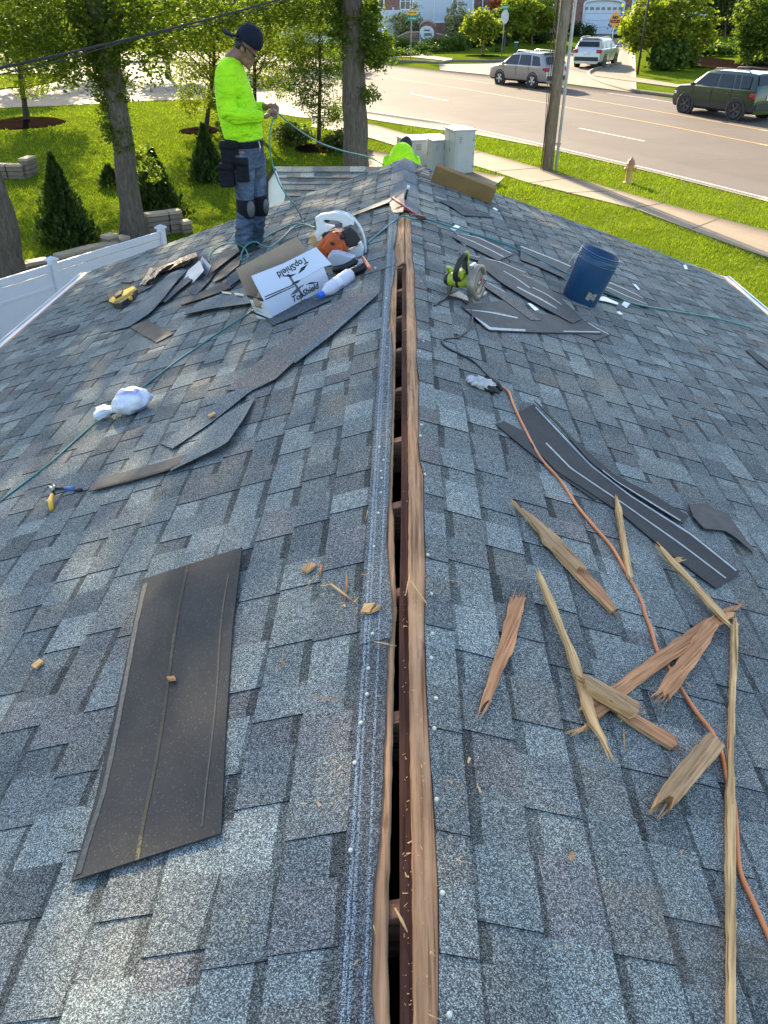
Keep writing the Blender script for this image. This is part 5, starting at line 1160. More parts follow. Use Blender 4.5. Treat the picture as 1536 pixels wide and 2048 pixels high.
b = B(); b.lathe([(.001,-.20),(.036,-.198),(.042,-.185),(.043,-.12),(.046,-.11),(.046,-.03),(.001,-.028)], LIME, 26, Matrix.Translation((.0,.01,0)))
b.box((-.03,.055,-.10), (.09,.06,.055), LIME, bev=.014); part(t, 'motor', b)
b = B(); b.lathe([(.001,-.225),(.030,-.222),(.038,-.21),(.039,-.19),(.001,-.188)], BLK, 22, Matrix.Translation((.0,.01,0))); b.cyl((.0,.01,-.12), (.0,.01,-.135), .0465, BLK, 26); part(t, 'end_cap', b)
b = B(); b.tube(spline([(-.01,.05,-.075),(.0,.105,-.09),(.0,.150,-.085),(-.04,.175,-.08),(-.09,.155,-.085),(-.115,.10,-.10),(-.10,.045,-.11),(-.05,.03,-.10)], 5), [.017]*36, BLK, 12); part(t, 'handle', b)
b = B(); b.tube(spline([(.012,.052,-.07),(.020,.11,-.083),(.018,.155,-.08),(.0,.185,-.075)], 5), .0115, LIME, 10); b.tube(spline([(-.03,.045,-.115),(-.02,.08,-.17),(.0,.08,-.205),(.02,.05,-.20),(.02,.02,-.16)], 5), .010, LIME, 10); part(t, 'handle_trim', b)
b = B(); P = [RP(*q1(x, y), .008) for x, y in [(290,598),(352,640),(352,668),(270,640),(205,628)]]; b.add(P+[p+Vector((0,0,.004)) for p in P], [(4,3,2,1,0),(5,6,7,8,9)]+[(i,(i+1)%5,(i+1)%5+5,i+5) for i in range(5)], SHOE)
P = [RP(*q1(x, y), .012) for x, y in [(440,618),(482,596),(492,612),(446,640)]]; b.add(P+[p+Vector((0,0,.004)) for p in P], [(3,2,1,0),(4,5,6,7)]+[(i,(i+1)%4,(i+1)%4+4,i+4) for i in range(4)], SHOE); part(t, 'shoe', b, world=True)
# plastic bag
def bag_mat():
    b = NB('bag_plastic'); f = b.noise(9, 5, .65, dist=1.2)
    base = b.ramp(f, [(.3, (.55,.60,.74)), (.6, (.78,.78,.80))])
    xyz = _n(b.nt, 'ShaderNodeSeparateXYZ'); b.L(b.tc.outputs['Object'], xyz.inputs[0])
    yy = b.math('ADD', xyz.outputs[1], b.math('MULTIPLY', b.math('SUBTRACT', b.noise(16, 3), .5), .05)); xm = b.math('ABSOLUTE', b.math('SUBTRACT', xyz.outputs[0], .02))
    blue = b.math('MULTIPLY', b.ramp(b.math('ABSOLUTE', b.math('ADD', yy, .018)), [(.012, (1,1,1)), (.026, (0,0,0))]), b.ramp(xm, [(.05, (1,1,1)), (.07, (0,0,0))]))
    col = b.mix(b.math('MULTIPLY', blue, .75), base, (.16,.16,.48)); cr = b.ramp(b.math('ADD', xyz.outputs[1], b.math('MULTIPLY', b.noise(12), .03)), [(.04, (0,0,0)), (.07, (1,1,1))])
    col = b.mix(b.math('MULTIPLY', cr, .5), col, (.72,.66,.46)); b.base(col); b.bump(b.noise(26, 5, .6, dist=1.5), .8, .01); m = b.set(.28, 0, .6); b.b.inputs['Subsurface Weight'].default_value = .0; return m
c, tl = RP(270,822,.01), RP(192,840,.01); F = frame(c, c-tl, rn(c)) @ Matrix.Scale(1.28, 4); t = thing('plastic_bag', 'knotted white plastic bag with something blue inside, lying on the teal hose', 'bag', F); BAG = bag_mat()
b = B(); rr = crumple((0.0,0,.050), (.108,.066,.056), 9.3, 40, 22, .16, 2.6)
for i, r in enumerate(rr):
    for k, p in enumerate(r): p.z = max(.001, p.z); q = max(0, min(1, (-p.x-.0)/.11)); p.y *= 1-.62*q*q; p.z = max(.001, p.z*(1-.45*q*q)); a = math.atan2(p.z-.03, p.y); p.y *= 1+.05*q*math.sin(a*9); p.z *= 1+.05*q*math.sin(a*7)
b.loft(rr, BAG); part(t, 'pouch', b)
b = B(); L = (c-tl).length; rings = []
for i, (x, r) in enumerate([(-.085,.030),(-.102,.017),(-.112,.013),(-.122,.022),(-.138,.036),(-.160,.046),(-.185,.040)]):
    rings.append([Vector((x+.006*math.sin(k*2.9+i), r*(1+.25*math.sin(k*3.7+i))*math.cos(k*2*math.pi/18), .028+r*.55*(1+.25*math.sin(k*5.1+i))*math.sin(k*2*math.pi/18))) for k in range(18)])
b.loft(rings, plain('bag_knot', (.62,.66,.74), .3, var=.15, nscale=30)); part(t, 'knot', b)
# snips
YEL = M('yellow_grip', (.74,.42,.02), .4, var=.1); BLG = M('blue_grip', (.025,.09,.32), .45)
p = RP(106,978,.012); F = frame(p, RP(165,976,.012)-p, rn(p)); Fi = F.inverted(); t = thing('snips', 'open pair of snips with one yellow and one blue handle', 'hand tool', F)
W_ = lambda x, y, o=.012: Fi @ RP(x, y, o)
b = B(); b.tube([W_(105,981), W_(104,994)], .007, BLK, 8); b.tube([W_(104,990), W_(101,1000), W_(103,1018)], [.009,.0125,.011], YEL, 10); b.tube([W_(99,1003), W_(93,1001)], [.006,.004], YEL, 8); part(t, 'yellow_handle', b)
b = B(); b.tube([W_(108,975), W_(132,977)], .007, BLK, 8); b.tube([W_(130,977), W_(142,977), W_(152,979)], [.009,.0125,.012], BLG, 10); b.tube([W_(152,979), W_(163,980)], [.012,.008], BLK, 8); part(t, 'blue_handle', b)
b = B(); b.cyl(W_(106,978,.006), W_(106,978,.024), .010, STL, 12); b.tube([W_(106,978), W_(101,974), W_(97,971)], [.007,.006,.002], STL, 6, flat=.5); b.tube([W_(107,977), W_(108,971), W_(107,968)], [.007,.006,.002], STL, 6, flat=.5); part(t, 'jaws', b)
# yellow and black tool case
q7 = lambda x, y: (x*.2734, 350+y*.2734)
a, c = RP(*q7(840,965)), RP(*q7(1000,880)); n = rn(a); F = frame(a, c-a, n); Fi = F.inverted(); L = (c-a).length
def lp(x, y, h): return Fi @ RP(*q7(x, y), h)
t = thing('tool_case', 'small yellow and black tool case with ribbed sides near the left eave', 'tool case', F)
b = B(); hb = .055; base = [lp(840,985,0), lp(905,985,0), lp(1000,915,0), lp(1018,860,0), lp(960,835,0), lp(790,915,0)]
def puff(P, z0, z1, m, b, inset=.0):
    c = sum(P, Vector())/len(P); k = len(P); lo = [Vector((p.x, p.y, z0)) for p in P]; hi = [Vector((p.x, p.y, z1)).lerp(Vector((c.x, c.y, z1)), inset) for p in P]
    ar = sum(P[i].x*P[(i+1) % k].y-P[(i+1) % k].x*P[i].y for i in range(k))
    if ar < 0: lo.reverse(); hi.reverse()
    b.add(lo+hi, [tuple(reversed(range(k))), tuple(range(k, 2*k))]+[(i, (i+1) % k, (i+1) % k+k, i+k) for i in range(k)], m)
puff(base, 0, hb, BLK, b, .06); part(t, 'body', b)
b = B(); top = [lp(795,925,hb), lp(880,868,hb), lp(985,818,hb), lp(1003,838,hb), lp(930,885,hb), lp(832,935,hb)]; puff(top, hb+.001, hb+.016, YEL, b, .10); part(t, 'lid', b)
b = B(); puff([lp(835,890,hb+.02), lp(880,855,hb+.02), lp(905,850,hb+.02), lp(890,880,hb+.02), lp(850,905,hb+.02)], hb+.02, hb+.034, BLK, b, .1); b.sphere(lp(955,900,.05), (.018,.018,.022), YEL)
for k in range(6): b.box(lp(850+k*22, 968-k*13, 0)+Vector((0,.0,.03)), (.006,.010,.05), BLK)
part(t, 'latch', b)
b = B(); b.tube([lp(835,975,.03), lp(818,1000,.01), lp(822,1018,.006), lp(842,1005,.006), lp(845,985,.02)], .0035, STL, 6); part(t, 'hook', b)
# crumpled foil strip
FOIL = plain('crumpled_foil', (.40,.31,.25), .35, metal=.35, var=.5, nscale=14, bump=.8, bscale=40)
from mathutils import noise as mn
def foil(name, label, A, C, amp, nu=26, nv=7, h=.03):
    rows = []
    for i in range(nu+1):
        u = i/nu; k = min(int(u*(len(A)-1)), len(A)-2); s = u*(len(A)-1)-k; a = Vector(A[k]).lerp(Vector(A[k+1]), s); c = Vector(C[k]).lerp(Vector(C[k+1]), s)
        rows.append([(lambda q, v: RP(q.x, q.y, h+amp*(mn.noise(Vector((u*9, v*3, 1.7)))+.6*mn.noise(Vector((u*22, v*7, 4.2))))+amp*math.sin(v*math.pi)))(a.lerp(c, j/nv), j/nv) for j in range(nv+1)])
    b = B(); n = rn(rows[3][3]); b.grid(rows, FOIL, False, thick=.0015, N=n); return single(name, b, label, 'foil', frame(rows[3][3], (1,0,0), n), world=True)
foil('crumpled_foil', 'crumpled brownish foil strip twisting above the yellow and black tool', [(300,535),(312,536),(345,524),(370,512),(392,504)], [(278,572),(306,566),(312,548),(358,534),(396,520)], .035)
# ================================================================== people
SKIN = plain('skin', (.20,.10,.062), .55, var=.10, nscale=18); HAIR = M('dark_hair', (.012,.010,.010), .6); 
def cloth(name, c, var=.12, wr=.5, scale=9, rough=.8, dist=.02, emit=None):
    b = NB(name); f = b.noise(scale, 5, .6, dist=.8); b.base(b.ramp(f, [(.3, sc3(c, 1-var)), (.7, sc3(c, 1+var))])); b.bump(b.noise(scale*1.4, 4, .55, b.coord((1,1,2.2)), dist=1.6), wr, dist); return b.set(rough, 0, .2)
HIVIS = cloth('hi_vis_shirt', (.40,.80,.012), .06, .8, 3.6, .75, .07); JEANS = cloth('blue_jeans', (.085,.115,.165), .6, .9, 5, .9, .06); CAPM_ = cloth('navy_cap', (.008,.010,.022), .2, .2, 20)
POUCH = cloth('black_tool_pouch', (.010,.010,.014), .4, .6, 14); PADG = M('grey_pad', (.085,.085,.09), .5); BOOT = M('black_boot', (.012,.012,.013), .6, var=.3)
q2 = lambda x, y: (380+.2604*x, .2604*y)
def PZ(x, y, dy=0.0): return at(*q2(x, y), YP+dy)
foot = PZ(440, 1900); base1 = Vector((foot.x, YP, ZR-abs(foot.x)*PW)); F1 = frame(base1); 
t = thing('person', 'worker in a neon yellow green long sleeved shirt and backwards navy cap, standing', 'person', F1); Fi = F1.inverted()
def limbtube(b, pts, m=None, flat=1.0, n=14): b.tube([p for p, r in pts], [r for p, r in pts], m or SKIN, n, flat=flat)
def ell_rings(rows, depth, m, b, n=20):
    """rows of (y_px, x_left, x_right, half depth) in the zoomed picture -> stacked ellipses"""
    rings = []
    for y, xl, xr, d, dy in rows:
        a, c = PZ(xl, y), PZ(xr, y); cen = (a+c)/2; rx = (c-a).length/2
        rings.append([cen+Vector((rx*math.cos(k*2*math.pi/n), dy+d*math.sin(k*2*math.pi/n), 0)) for k in range(n)])
    rings.reverse(); b.loft(rings, m)
# body: one continuous surface (head, neck, trunk, arms, hands, legs)
b = B()
hc = PZ(432, 345)
b.sphere(hc, (.092,.072,.098), SKIN); b.sphere(PZ(455,400), (.062,.055,.062), SKIN); b.sphere(PZ(432,470), (.045,.042,.036), SKIN); b.sphere(PZ(458,474), (.030,.030,.022), SKIN)
b.tube([PZ(470,395), PZ(488,440), PZ(492,462), PZ(480,470)], [.010,.014,.016,.010], SKIN, 8)       # nose
b.sphere(PZ(476,492), (.014,.022,.010), SKIN); b.sphere(PZ(450,512), (.026,.026,.016), SKIN)          # lips, chin
b.sphere(PZ(404,378,-.070), (.016,.010,.028), SKIN); b.sphere(PZ(404,378,.070), (.016,.010,.028), SKIN)   # ears
b.sphere(PZ(484,425,-.03), (.012,.014,.008), SKIN); b.sphere(PZ(484,425,.03), (.012,.014,.008), SKIN)
limbtube(b, [(PZ(385,400), .060), (PZ(330,450), .062), (PZ(300,520), .075)])
ell_rings([(500,232,370,.15,0),(600,215,410,.15,0),(800,235,480,.13,0),(1000,285,520,.13,0),(1120,300,520,.13,0),(1200,320,530,.13,0)], 0, SKIN, b)
SHN, ELN, WRN = PZ(300,560,-.17), PZ(300,880,-.25), PZ(560,900,-.14)
SHF, ELF, WRF = PZ(320,560,.17), PZ(380,860,.24), PZ(590,820,.10)
limbtube(b, [(SHN,.055),(ELN,.042),(ELN.lerp(WRN,.5),.040),(WRN,.027)]); limbtube(b, [(SHF,.055),(ELF,.042),(ELF.lerp(WRF,.5),.040),(WRF,.027)])
def hand(b, w, palm_end, tips, thumb, r=.0085):
    limbtube(b, [(w,.026),(w.lerp(palm_end,.5),.036),(palm_end,.033)], flat=.55, n=12)
    for k, (kn, mid, tip) in enumerate(tips): limbtube(b, [(palm_end.lerp(kn,.4),.0095),(kn,.0095),(mid,.0088),(tip,.0072)], n=8)
    limbtube(b, [(w.lerp(palm_end,.35),.014),(thumb[0],.012),(thumb[1],.0085)], n=8)
hn = [(PZ(640,850+k*14,-.10+.012*k), PZ(668,868+k*13,-.06+.010*k), PZ(650-k*6,892+k*9,-.03)) for k in range(4)]
hand(b, WRN, PZ(612,880,-.12), hn, (PZ(632,838,-.10), PZ(668,850,-.05)))
hf = [(PZ(652,800+k*12,.05-.012*k), PZ(680,822+k*12,.03-.008*k), PZ(676-k*4,858+k*6,.0)) for k in range(4)]
hand(b, WRF, PZ(628,808,.06), hf, (PZ(642,838,.03), PZ(675,862,-.01)))
HN, KN, AN = PZ(400,1150,-.10), PZ(425,1590,-.10), PZ(408,1870,-.12)
HF, KF, AF = PZ(480,1150,.09), PZ(530,1570,.08), PZ(498,1850,.10)
limbtube(b, [(HN,.08),(HN.lerp(KN,.5),.075),(KN,.055),(KN.lerp(AN,.35),.055),(AN,.036)]); limbtube(b, [(HF,.08),(HF.lerp(KF,.5),.075),(KF,.055),(KF.lerp(AF,.35),.055),(AF,.036)])
limbtube(b, [(AN,.038),(AN+Vector((.06,-.01,-.045)),.032),(AN+Vector((.15,-.03,-.065)),.026)]); limbtube(b, [(AF,.038),(AF+Vector((.06,.02,-.05)),.032),(AF+Vector((.15,.03,-.075)),.026)])
part_me(t, 'body', fuse('body', b, .0065, [SKIN], 3, Fi))
# shirt
b = B()
ell_rings([(436,262,352,.085,0),(470,228,392,.15,0),(540,200,418,.205,0),(620,192,448,.205,0),(720,196,482,.19,0),(820,206,512,.18,0),(920,228,540,.175,0),(1010,250,556,.18,0),(1062,268,560,.178,0),(1082,300,500,.15,0)], 0, HIVIS, b, 28)
limbtube(b, [(PZ(285,530,-.15),.088),(PZ(285,640,-.19),.080),(PZ(285,760,-.225),.072),(ELN,.070),(ELN+Vector((.05,.0,-.012)),.070),(ELN.lerp(WRN,.5),.062),(ELN.lerp(WRN,.85),.050),(WRN+Vector((.0,0,.0)),.041)], HIVIS, n=18)
limbtube(b, [(PZ(320,530,.15),.088),(PZ(345,700,.2),.076),(ELF,.068),(ELF.lerp(WRF,.5),.058),(ELF.lerp(WRF,.9),.045)], HIVIS, n=18)
for k, (x0, y0, x1, y1, r) in enumerate([(300,700,380,740,.018),(300,780,400,880,.02),(250,600,330,700,.016),(330,960,470,1040,.018),(300,1040,420,1060,.02),(430,800,500,900,.014),(360,600,390,760,.018),(400,930,520,960,.012)]):
    limbtube(b, [(PZ(x0,y0,-.20 if y0 < 900 else -.16), r*.6), (PZ((x0+x1)/2,(y0+y1)/2,-.215 if y0 < 900 else -.172), r), (PZ(x1,y1,-.19 if y0 < 900 else -.155), r*.6)], HIVIS, n=8)
me = fuse('shirt', b, .0085, [HIVIS], 3, Fi); part_me(t, 'shirt', me)
# jeans
b = B()
ell_rings([(1040,268,555,.165,0),(1110,272,562,.172,0),(1190,285,570,.178,0),(1270,320,575,.178,0)], 0, JEANS, b, 24)
for (Hh, Kk, Aa, s) in ((HN,KN,AN,-1),(HF,KF,AF,1)):
    limbtube(b, [(Hh+Vector((0,0,-.03)),.112),(Hh.lerp(Kk,.35),.102),(Hh.lerp(Kk,.7),.084),(Kk,.073),(Kk.lerp(Aa,.25),.073),(Kk.lerp(Aa,.55),.068),(Kk.lerp(Aa,.85),.066),(Aa+Vector((0,0,.01)),.066)], JEANS, n=20)
    for k in range(5):
        z = Aa.lerp(Kk, .05+.13*k); b.tube([z+Vector((.072*math.cos(a), .072*math.sin(a), .012*math.sin(a*2+k*2.1))) for a in [j*2*math.pi/14 for j in range(15)]], .012, JEANS, 6)
part_me(t, 'jeans', fuse('jeans', b, .0085, [JEANS], 2, Fi))
# knee pads
for Kk, s in ((KN,-1),(KF,1)):
    b = B(); b.tube([Kk+Vector((0,0,.085)), Kk+Vector((.004,0,.04)), Kk+Vector((.006,0,0)), Kk+Vector((.002,0,-.05)), Kk+Vector((0,0,-.09))], [.076,.083,.085,.081,.074], POUCH, 20)
    kp = part_me(t, 'knee_pad', fuse('knee_pad', b, .007, [POUCH], 2, Fi))
    b = B(); b.sphere(Kk+Vector((.055,-.055 if s < 0 else -.03,-.005)), (.036,.042,.072), PADG); o = part(t, 'knee_cap', b, world=True); o.parent = kp
# belt and pouches
b = B(); ell_rings([(1072,268,562,.180,0),(1122,272,566,.182,0)], 0, POUCH, b, 28); part_me(t, 'tool_belt', fuse('tool_belt', b, .008, [POUCH], 1, Fi))
def pouch(x0, y0, x1, y1, dy, d, nm='pouch'):
    a, c = PZ(x0, y0, dy), PZ(x1, y1, dy); b = B(); m = (a+c)/2; b.box(m, (abs(c.x-a.x), d, abs(a.z-c.z)), POUCH); b.box(m+Vector((0,-.01,abs(a.z-c.z)*.32)), (abs(c.x-a.x)*1.08, d*1.1, abs(a.z-c.z)*.14), POUCH)
    part_me(t, nm, fuse('pouch', b, .009, [POUCH], 3, Fi))
pouch(232, 1075, 390, 1300, -.15, .10); pouch(225, 1245, 352, 1432, -.17, .13); pouch(350, 1205, 462, 1395, -.17, .10)
b = B(); b.tube([PZ(528,1085,-.17), PZ(540,1130,-.18), PZ(536,1165,-.18)], .006, STL, 6); part(t, 'key_ring', b, world=True)
# boots
for Aa, dy in ((AN,-.02),(AF,.03)):
    b = B(); limbtube(b, [(Aa+Vector((0,0,.03)),.058),(Aa+Vector((.0,0,-.02)),.056),(Aa+Vector((.01,0,-.05)),.050)], BOOT); limbtube(b, [(Aa+Vector((-.03,0,-.055)),.044),(Aa+Vector((.06,dy*.5,-.055)),.048),(Aa+Vector((.15,dy,-.068)),.042),(Aa+Vector((.19,dy,-.075)),.030)], BOOT)
    part_me(t, 'boot', fuse('boot', b, .007, [BOOT], 2, Fi))
# cap, hair, glasses
b = B(); tilt = Matrix.Translation(PZ(449,322)) @ Matrix.Rotation(R_(32), 4, 'Y'); rings = []
for i in range(9):
    a = R_(10+i*10.5); r = math.sin(a); rings.append([tilt @ Vector(((.115 if a < 1.57 else .11)*r**.8*math.cos(k*2*math.pi/24), .096*r**.8*math.sin(k*2*math.pi/24), .132*math.cos(a))) for k in range(24)])
rings.reverse(); b.loft(rings, CAPM_); cp_ = part(t, 'cap', b, world=True)
b = B(); P = []
for i in range(7):
    u = i/6; P.append([PZ(362-105*u, 272-26*u, w)+Vector((0,0,.030*(1-(w/.07)**2)*u)) for w in [(.085-.02*u*u)*v for v in (-1,-.5,0,.5,1)]])
b.grid(P, CAPM_, True, thick=.016, N=Vector((0,0,1))); o = part(t, 'brim', b, world=True); o.parent = cp_
b = B(); b.loft(crumple(PZ(398,338), (.066,.074,.055), 4.4, 20, 12, .05), HAIR); b.tube([PZ(402,345,-.07), PZ(420,372,-.07), PZ(424,400,-.062)], [.010,.009,.005], HAIR, 8); part(t, 'hair', b, world=True)
b = B(); b.tube([PZ(452,508), PZ(470,512)], [.016,.010], HAIR, 8); b.tube([PZ(474,480,-.02), PZ(482,478,0), PZ(474,480,.02)], .005, HAIR, 6); part(t, 'beard', b, world=True)
b = B(); b.tube([PZ(408,352,-.079), PZ(440,372,-.076), PZ(474,402,-.066), PZ(494,420,-.045), PZ(500,424,0), PZ(494,420,.045), PZ(474,402,.066), PZ(408,352,.079)], .0042, BLK, 6)
b.tube([PZ(480,412,-.058), PZ(498,432,-.040), PZ(505,438,-.012)], [.010,.017,.010], BLK, 8, flat=.4); b.tube([PZ(480,412,.058), PZ(498,432,.040), PZ(505,438,.012)], [.010,.017,.010], BLK, 8, flat=.4); part(t, 'sunglasses', b, world=True)
# second worker, bent over beyond the ridge end
Y3 = 10.75; q5 = lambda x, y: (740+.2539*x, 230+.2539*y)
def P3(x, y, dy=0): return at(*q5(x, y), Y3+dy)
bz = zt-(YS-Y3)*.42+.01; c = P3(250, 300); F2 = frame((c.x, Y3, bz)); t = thing('person', 'second worker in a neon green shirt, crouching beyond the peak, only back and hair showing', 'person', F2); Fi = F2.inverted(); c0 = Vector((c.x, Y3, bz))
b = B(); V = Vector
hips = c0+V((0,-.18,.42)); chest = P3(250,300,.12)+V((0,.05,-.12))
limbtube(b, [(hips,.13),((hips+chest)/2,.13),(chest,.14)]); hd = P3(282,222,.42)+V((0,0,-.03))
limbtube(b, [(chest,.07),(hd,.055)]); b.sphere(hd, (.075,.09,.10), SKIN); b.sphere(hd+V((0,.085,-.02)), (.014,.02,.016), SKIN)
for s in (-1, 1):
    limbtube(b, [(hips+V((s*.10,0,0)),.09),(c0+V((s*.16,.22,.10)),.065),(c0+V((s*.14,-.18,.07)),.05),(c0+V((s*.14,-.30,.05)),.03)])
    limbtube(b, [(chest+V((s*.17,0,.03)),.055),(chest+V((s*.24,.12,-.25)),.042),(chest+V((s*.14,.35,-.42)),.030),(chest+V((s*.13,.42,-.46)),.030)])
    for k in range(4): limbtube(b, [(chest+V((s*.13+(k-1.5)*.017,.43,-.46)),.010),(chest+V((s*.13+(k-1.5)*.020,.49,-.475+.004*k)),.009),(chest+V((s*.13+(k-1.5)*.020,.51,-.50)),.007)], n=8)
    limbtube(b, [(chest+V((s*.10,.42,-.455)),.011),(chest+V((s*.085,.46,-.475)),.008)], n=8)
part_me(t, 'body', fuse('body', b, .008, [SKIN], 3, Fi))
b = B(); limbtube(b, [(hips+V((0,.0,.02)),.165),((hips+chest)/2+V((0,0,.02)),.175),(chest,.19),(chest+V((0,.10,.0)),.15)], HIVIS)
a_, e_ = P3(160,330), P3(345,330); b.sphere(((a_+e_)/2)+V((0,.0,-.02)), ((e_.x-a_.x)/2+.01,.20,.19), HIVIS, nu=24, nv=14)
for s in (-1, 1): limbtube(b, [(chest+V((s*.15,0,.04)),.085),(chest+V((s*.22,.12,-.20)),.065),(chest+V((s*.15,.33,-.38)),.045)], HIVIS)
part_me(t, 'shirt', fuse('shirt', b, .009, [HIVIS], 4, Fi))
b = B(); limbtube(b, [(hips+V((0,0,.0)),.16),(hips+V((0,-.03,-.1)),.14)], JEANS)
for s in (-1, 1): limbtube(b, [(hips+V((s*.10,0,0)),.11),(c0+V((s*.16,.22,.11)),.085),(c0+V((s*.14,-.02,.085)),.075),(c0+V((s*.14,-.18,.075)),.065)], JEANS); limbtube(b, [(c0+V((s*.14,-.20,.06)),.05),(c0+V((s*.14,-.34,.05)),.04)], BOOT)
part_me(t, 'jeans', fuse('jeans', b, .010, [JEANS], 2, Fi))
b = B(); b.sphere(hd+V((0,-.015,.025)), (.083,.09,.095), HAIR); part(t, 'hair', b, world=True)
# ================================================================== fences, walls, cabinets, poles
def obox(b, c, dx, dy, h, rz, m, bev=0.0, z0=0.0):
    b.box((0,0,z0+h/2), (dx,dy,h), m, Matrix.Translation(c) @ Matrix.Rotation(rz, 4, 'Z'), bev); return b
# white vinyl fence at the left
FT = .78
def ftop(px, py): d = ray(px, py); return CP + d*((FT-CP.z)/d.z)
p1, p2_ = ftop(105, 527), ftop(322, 462); dv = (p2_-p1); fp = [p1-dv*k for k in (3, 2, 1)]+[p1, p2_]
t = thing('vinyl_fence', 'white vinyl privacy fence with capped posts running past the left eave', 'fence', frame((p1.x, p1.y, gz(p1.x, p1.y))))
rz = math.atan2(dv.y, dv.x)
for i, p in enumerate(fp):
    g0 = gz(p.x, p.y); b = B(); h = FT-g0+.05; obox(b, (p.x, p.y, g0), .115, .115, h, rz, VINYL, .006); P = part(t, 'post', b, world=True)
    b = B(); X = Matrix.Translation((p.x, p.y, g0+h)) @ Matrix.Rotation(rz, 4, 'Z')
    b.add([(-.08,-.08,0),(.08,-.08,0),(.08,.08,0),(-.08,.08,0),(-.08,-.08,.03),(.08,-.08,.03),(.08,.08,.03),(-.08,.08,.03),(0,0,.075)], [(3,2,1,0),(0,1,5,4),(1,2,6,5),(2,3,7,6),(3,0,4,7),(4,5,8),(5,6,8),(6,7,8),(7,4,8)], VINYL, False, X)
    o = part(t, 'cap', b, world=True); o.parent = P
for a, c in zip(fp, fp[1:]):
    m = (a+c)/2; L = dv.length-.13; g0 = min(gz(a.x,a.y), gz(c.x,c.y)); b = B(); X = Matrix.Translation((m.x, m.y, 0)) @ Matrix.Rotation(rz, 4, 'Z')
    b.box((0,0,FT-.06), (L,.05,.12), VINYL, X, .004); b.box((0,0,g0+.12), (L,.05,.14), VINYL, X, .004); b.box((0,0,FT-.36), (L,.045,.05), VINYL, X, .003)
    n = int(L/.16)
    b.box((0,0,(FT-.36+g0+.19)/2), (L,.022,FT-.36-g0-.19), VINYL, X)
    b.box((0,0,FT-.235), (L-.01,.022,.20), VINYL, X); part(t, 'panel', b, world=True)
BLOCK = concrete('wall_block', (.20,.155,.12)); BLOCKC = concrete('wall_cap', (.40,.32,.235))
def block_wall(label, pts, rows, seed, hb=.14, step=None):
    P = [Vector((g.x, g.y, 0)) for g in (G(*q) for q in pts)]; rg = random.Random(seed); t = thing('retaining_wall', label, 'wall', frame((P[0].x, P[0].y, gz(P[0].x, P[0].y))), 'low stone block walls on the left lawn')
    b, cb = B(), B()
    for a, c in zip(P, P[1:]):
        L = (c-a).length; n = max(1, int(L/.36)); rz = math.atan2(c.y-a.y, c.x-a.x)
        for i in range(n):
            m = a.lerp(c, (i+.5)/n); z = gz(m.x, m.y)-.06; rr = rows+(rg.choice([0,0,-1]) if rows > 2 else 0)
            for r in range(rr): obox(b, (m.x+rg.uniform(-.012,.012), m.y+rg.uniform(-.02,.02), z+r*hb), L/n-.012, .27, hb-.008, rz+rg.uniform(-.03,.03), BLOCK, .018)
            obox(cb, (m.x, m.y, z+rr*hb), L/n-.010, .32, .09, rz+rg.uniform(-.03,.03), BLOCKC, .015)
    part(t, 'blocks', b, world=True); part(t, 'cap_stones', cb, world=True)
block_wall('low stone wall between the left edge trunk and the first fence post', [(30,558),(60,550),(102,541)], 2, 1)
block_wall('long low stone wall running up to the leaning maple', [(118,535),(180,518),(236,506)], 2, 2)
block_wall('short piece of stone wall right at the foot of the leaning maple', [(214,508),(256,494)], 3, 3)
block_wall('stepped stone wall to the right of the leaning maple, by the last fence post', [(296,472),(340,466),(366,462)], 4, 4)
block_wall('small end piece of the stepped wall, nearest the roof', [(362,466),(383,462)], 3, 6)
block_wall('curved stone wall at the left edge, beyond the dark evergreens', [(-40,352),(20,356),(52,356),(72,346)], 4, 5)
# utility cabinets
CABM = plain('cabinet_grey_green', (.38,.40,.39), .45, var=.05, nscale=4); CABD = M('cabinet_seam', (.12,.13,.13), .6)
Fc = G(908, 352); Rc = G(937, 343); ar = math.atan2(Rc.y-Fc.y, Rc.x-Fc.x); ar = R_(22)
def cabinet(label, px, py, w, d, h, rz, doors, lid=.0, anchor='f'):
    g = G(px, py); g.z = gz(g.x, g.y); u = Vector((math.cos(rz), math.sin(rz), 0)); v = Vector((-u.y, u.x, 0)); c = g - v*0
    # front corner at g; w runs left-back (v), d runs right-back (u)
    F = frame(g, u, (0,0,1)); t = thing('utility_cabinet', label, 'cabinet', F, 'utility cabinets beside the footway')
    b = B(); b.box((d/2, w/2, h/2), (d, w, h), CABM, bev=.012); part(t, 'body', b)
    b = B(); b.box((d/2, w/2, h+.012), (d+.06, w+.06, .05), CABM, bev=.012); part(t, 'top', b)
    for k in range(doors):
        ww = w/doors; b = B(); b.box((-.008, ww*(k+.5), h*.5), (.018, ww-.03, h*.9), CABM, bev=.004); dd = part(t, 'door', b)
        b = B(); b.box((-.022, ww*(k+.5)+ww*.36, h*.55), (.014, .03, .10), CABD); o = part(t, 'handle', b); o.parent = dd
    b = B(); b.box((d*.5, -.006, h*.5), (d*.8, .012, h*.85), CABM, bev=.003)
    for k in range(4): b.box((d*.25, -.014, h*.86-k*.05), (d*.12, .006, .02), CABD)
    for k in range(3): b.box((d*.93, -.014, h*(.2+.3*k)), (.02, .01, .06), CABD)
    part(t, 'side_panel', b); b = B(); b.box((d/2, w/2, -.03), (d+.2, w+.2, .08), CONC); part(t, 'plinth', b); return t
cabinet('tall grey green metal cabinet, nearest the timber beam', 908, 352, .98, .66, 1.30, R_(18), 2)
cabinet('long low grey cabinet with a flat top behind the second worker', 815, 338, 1.2, 1.55, .86, R_(18), 2)
cabinet('smallest grey cabinet, squeezed between the low one and the tall one', 866, 346, .60, .42, .95, R_(18), 1)
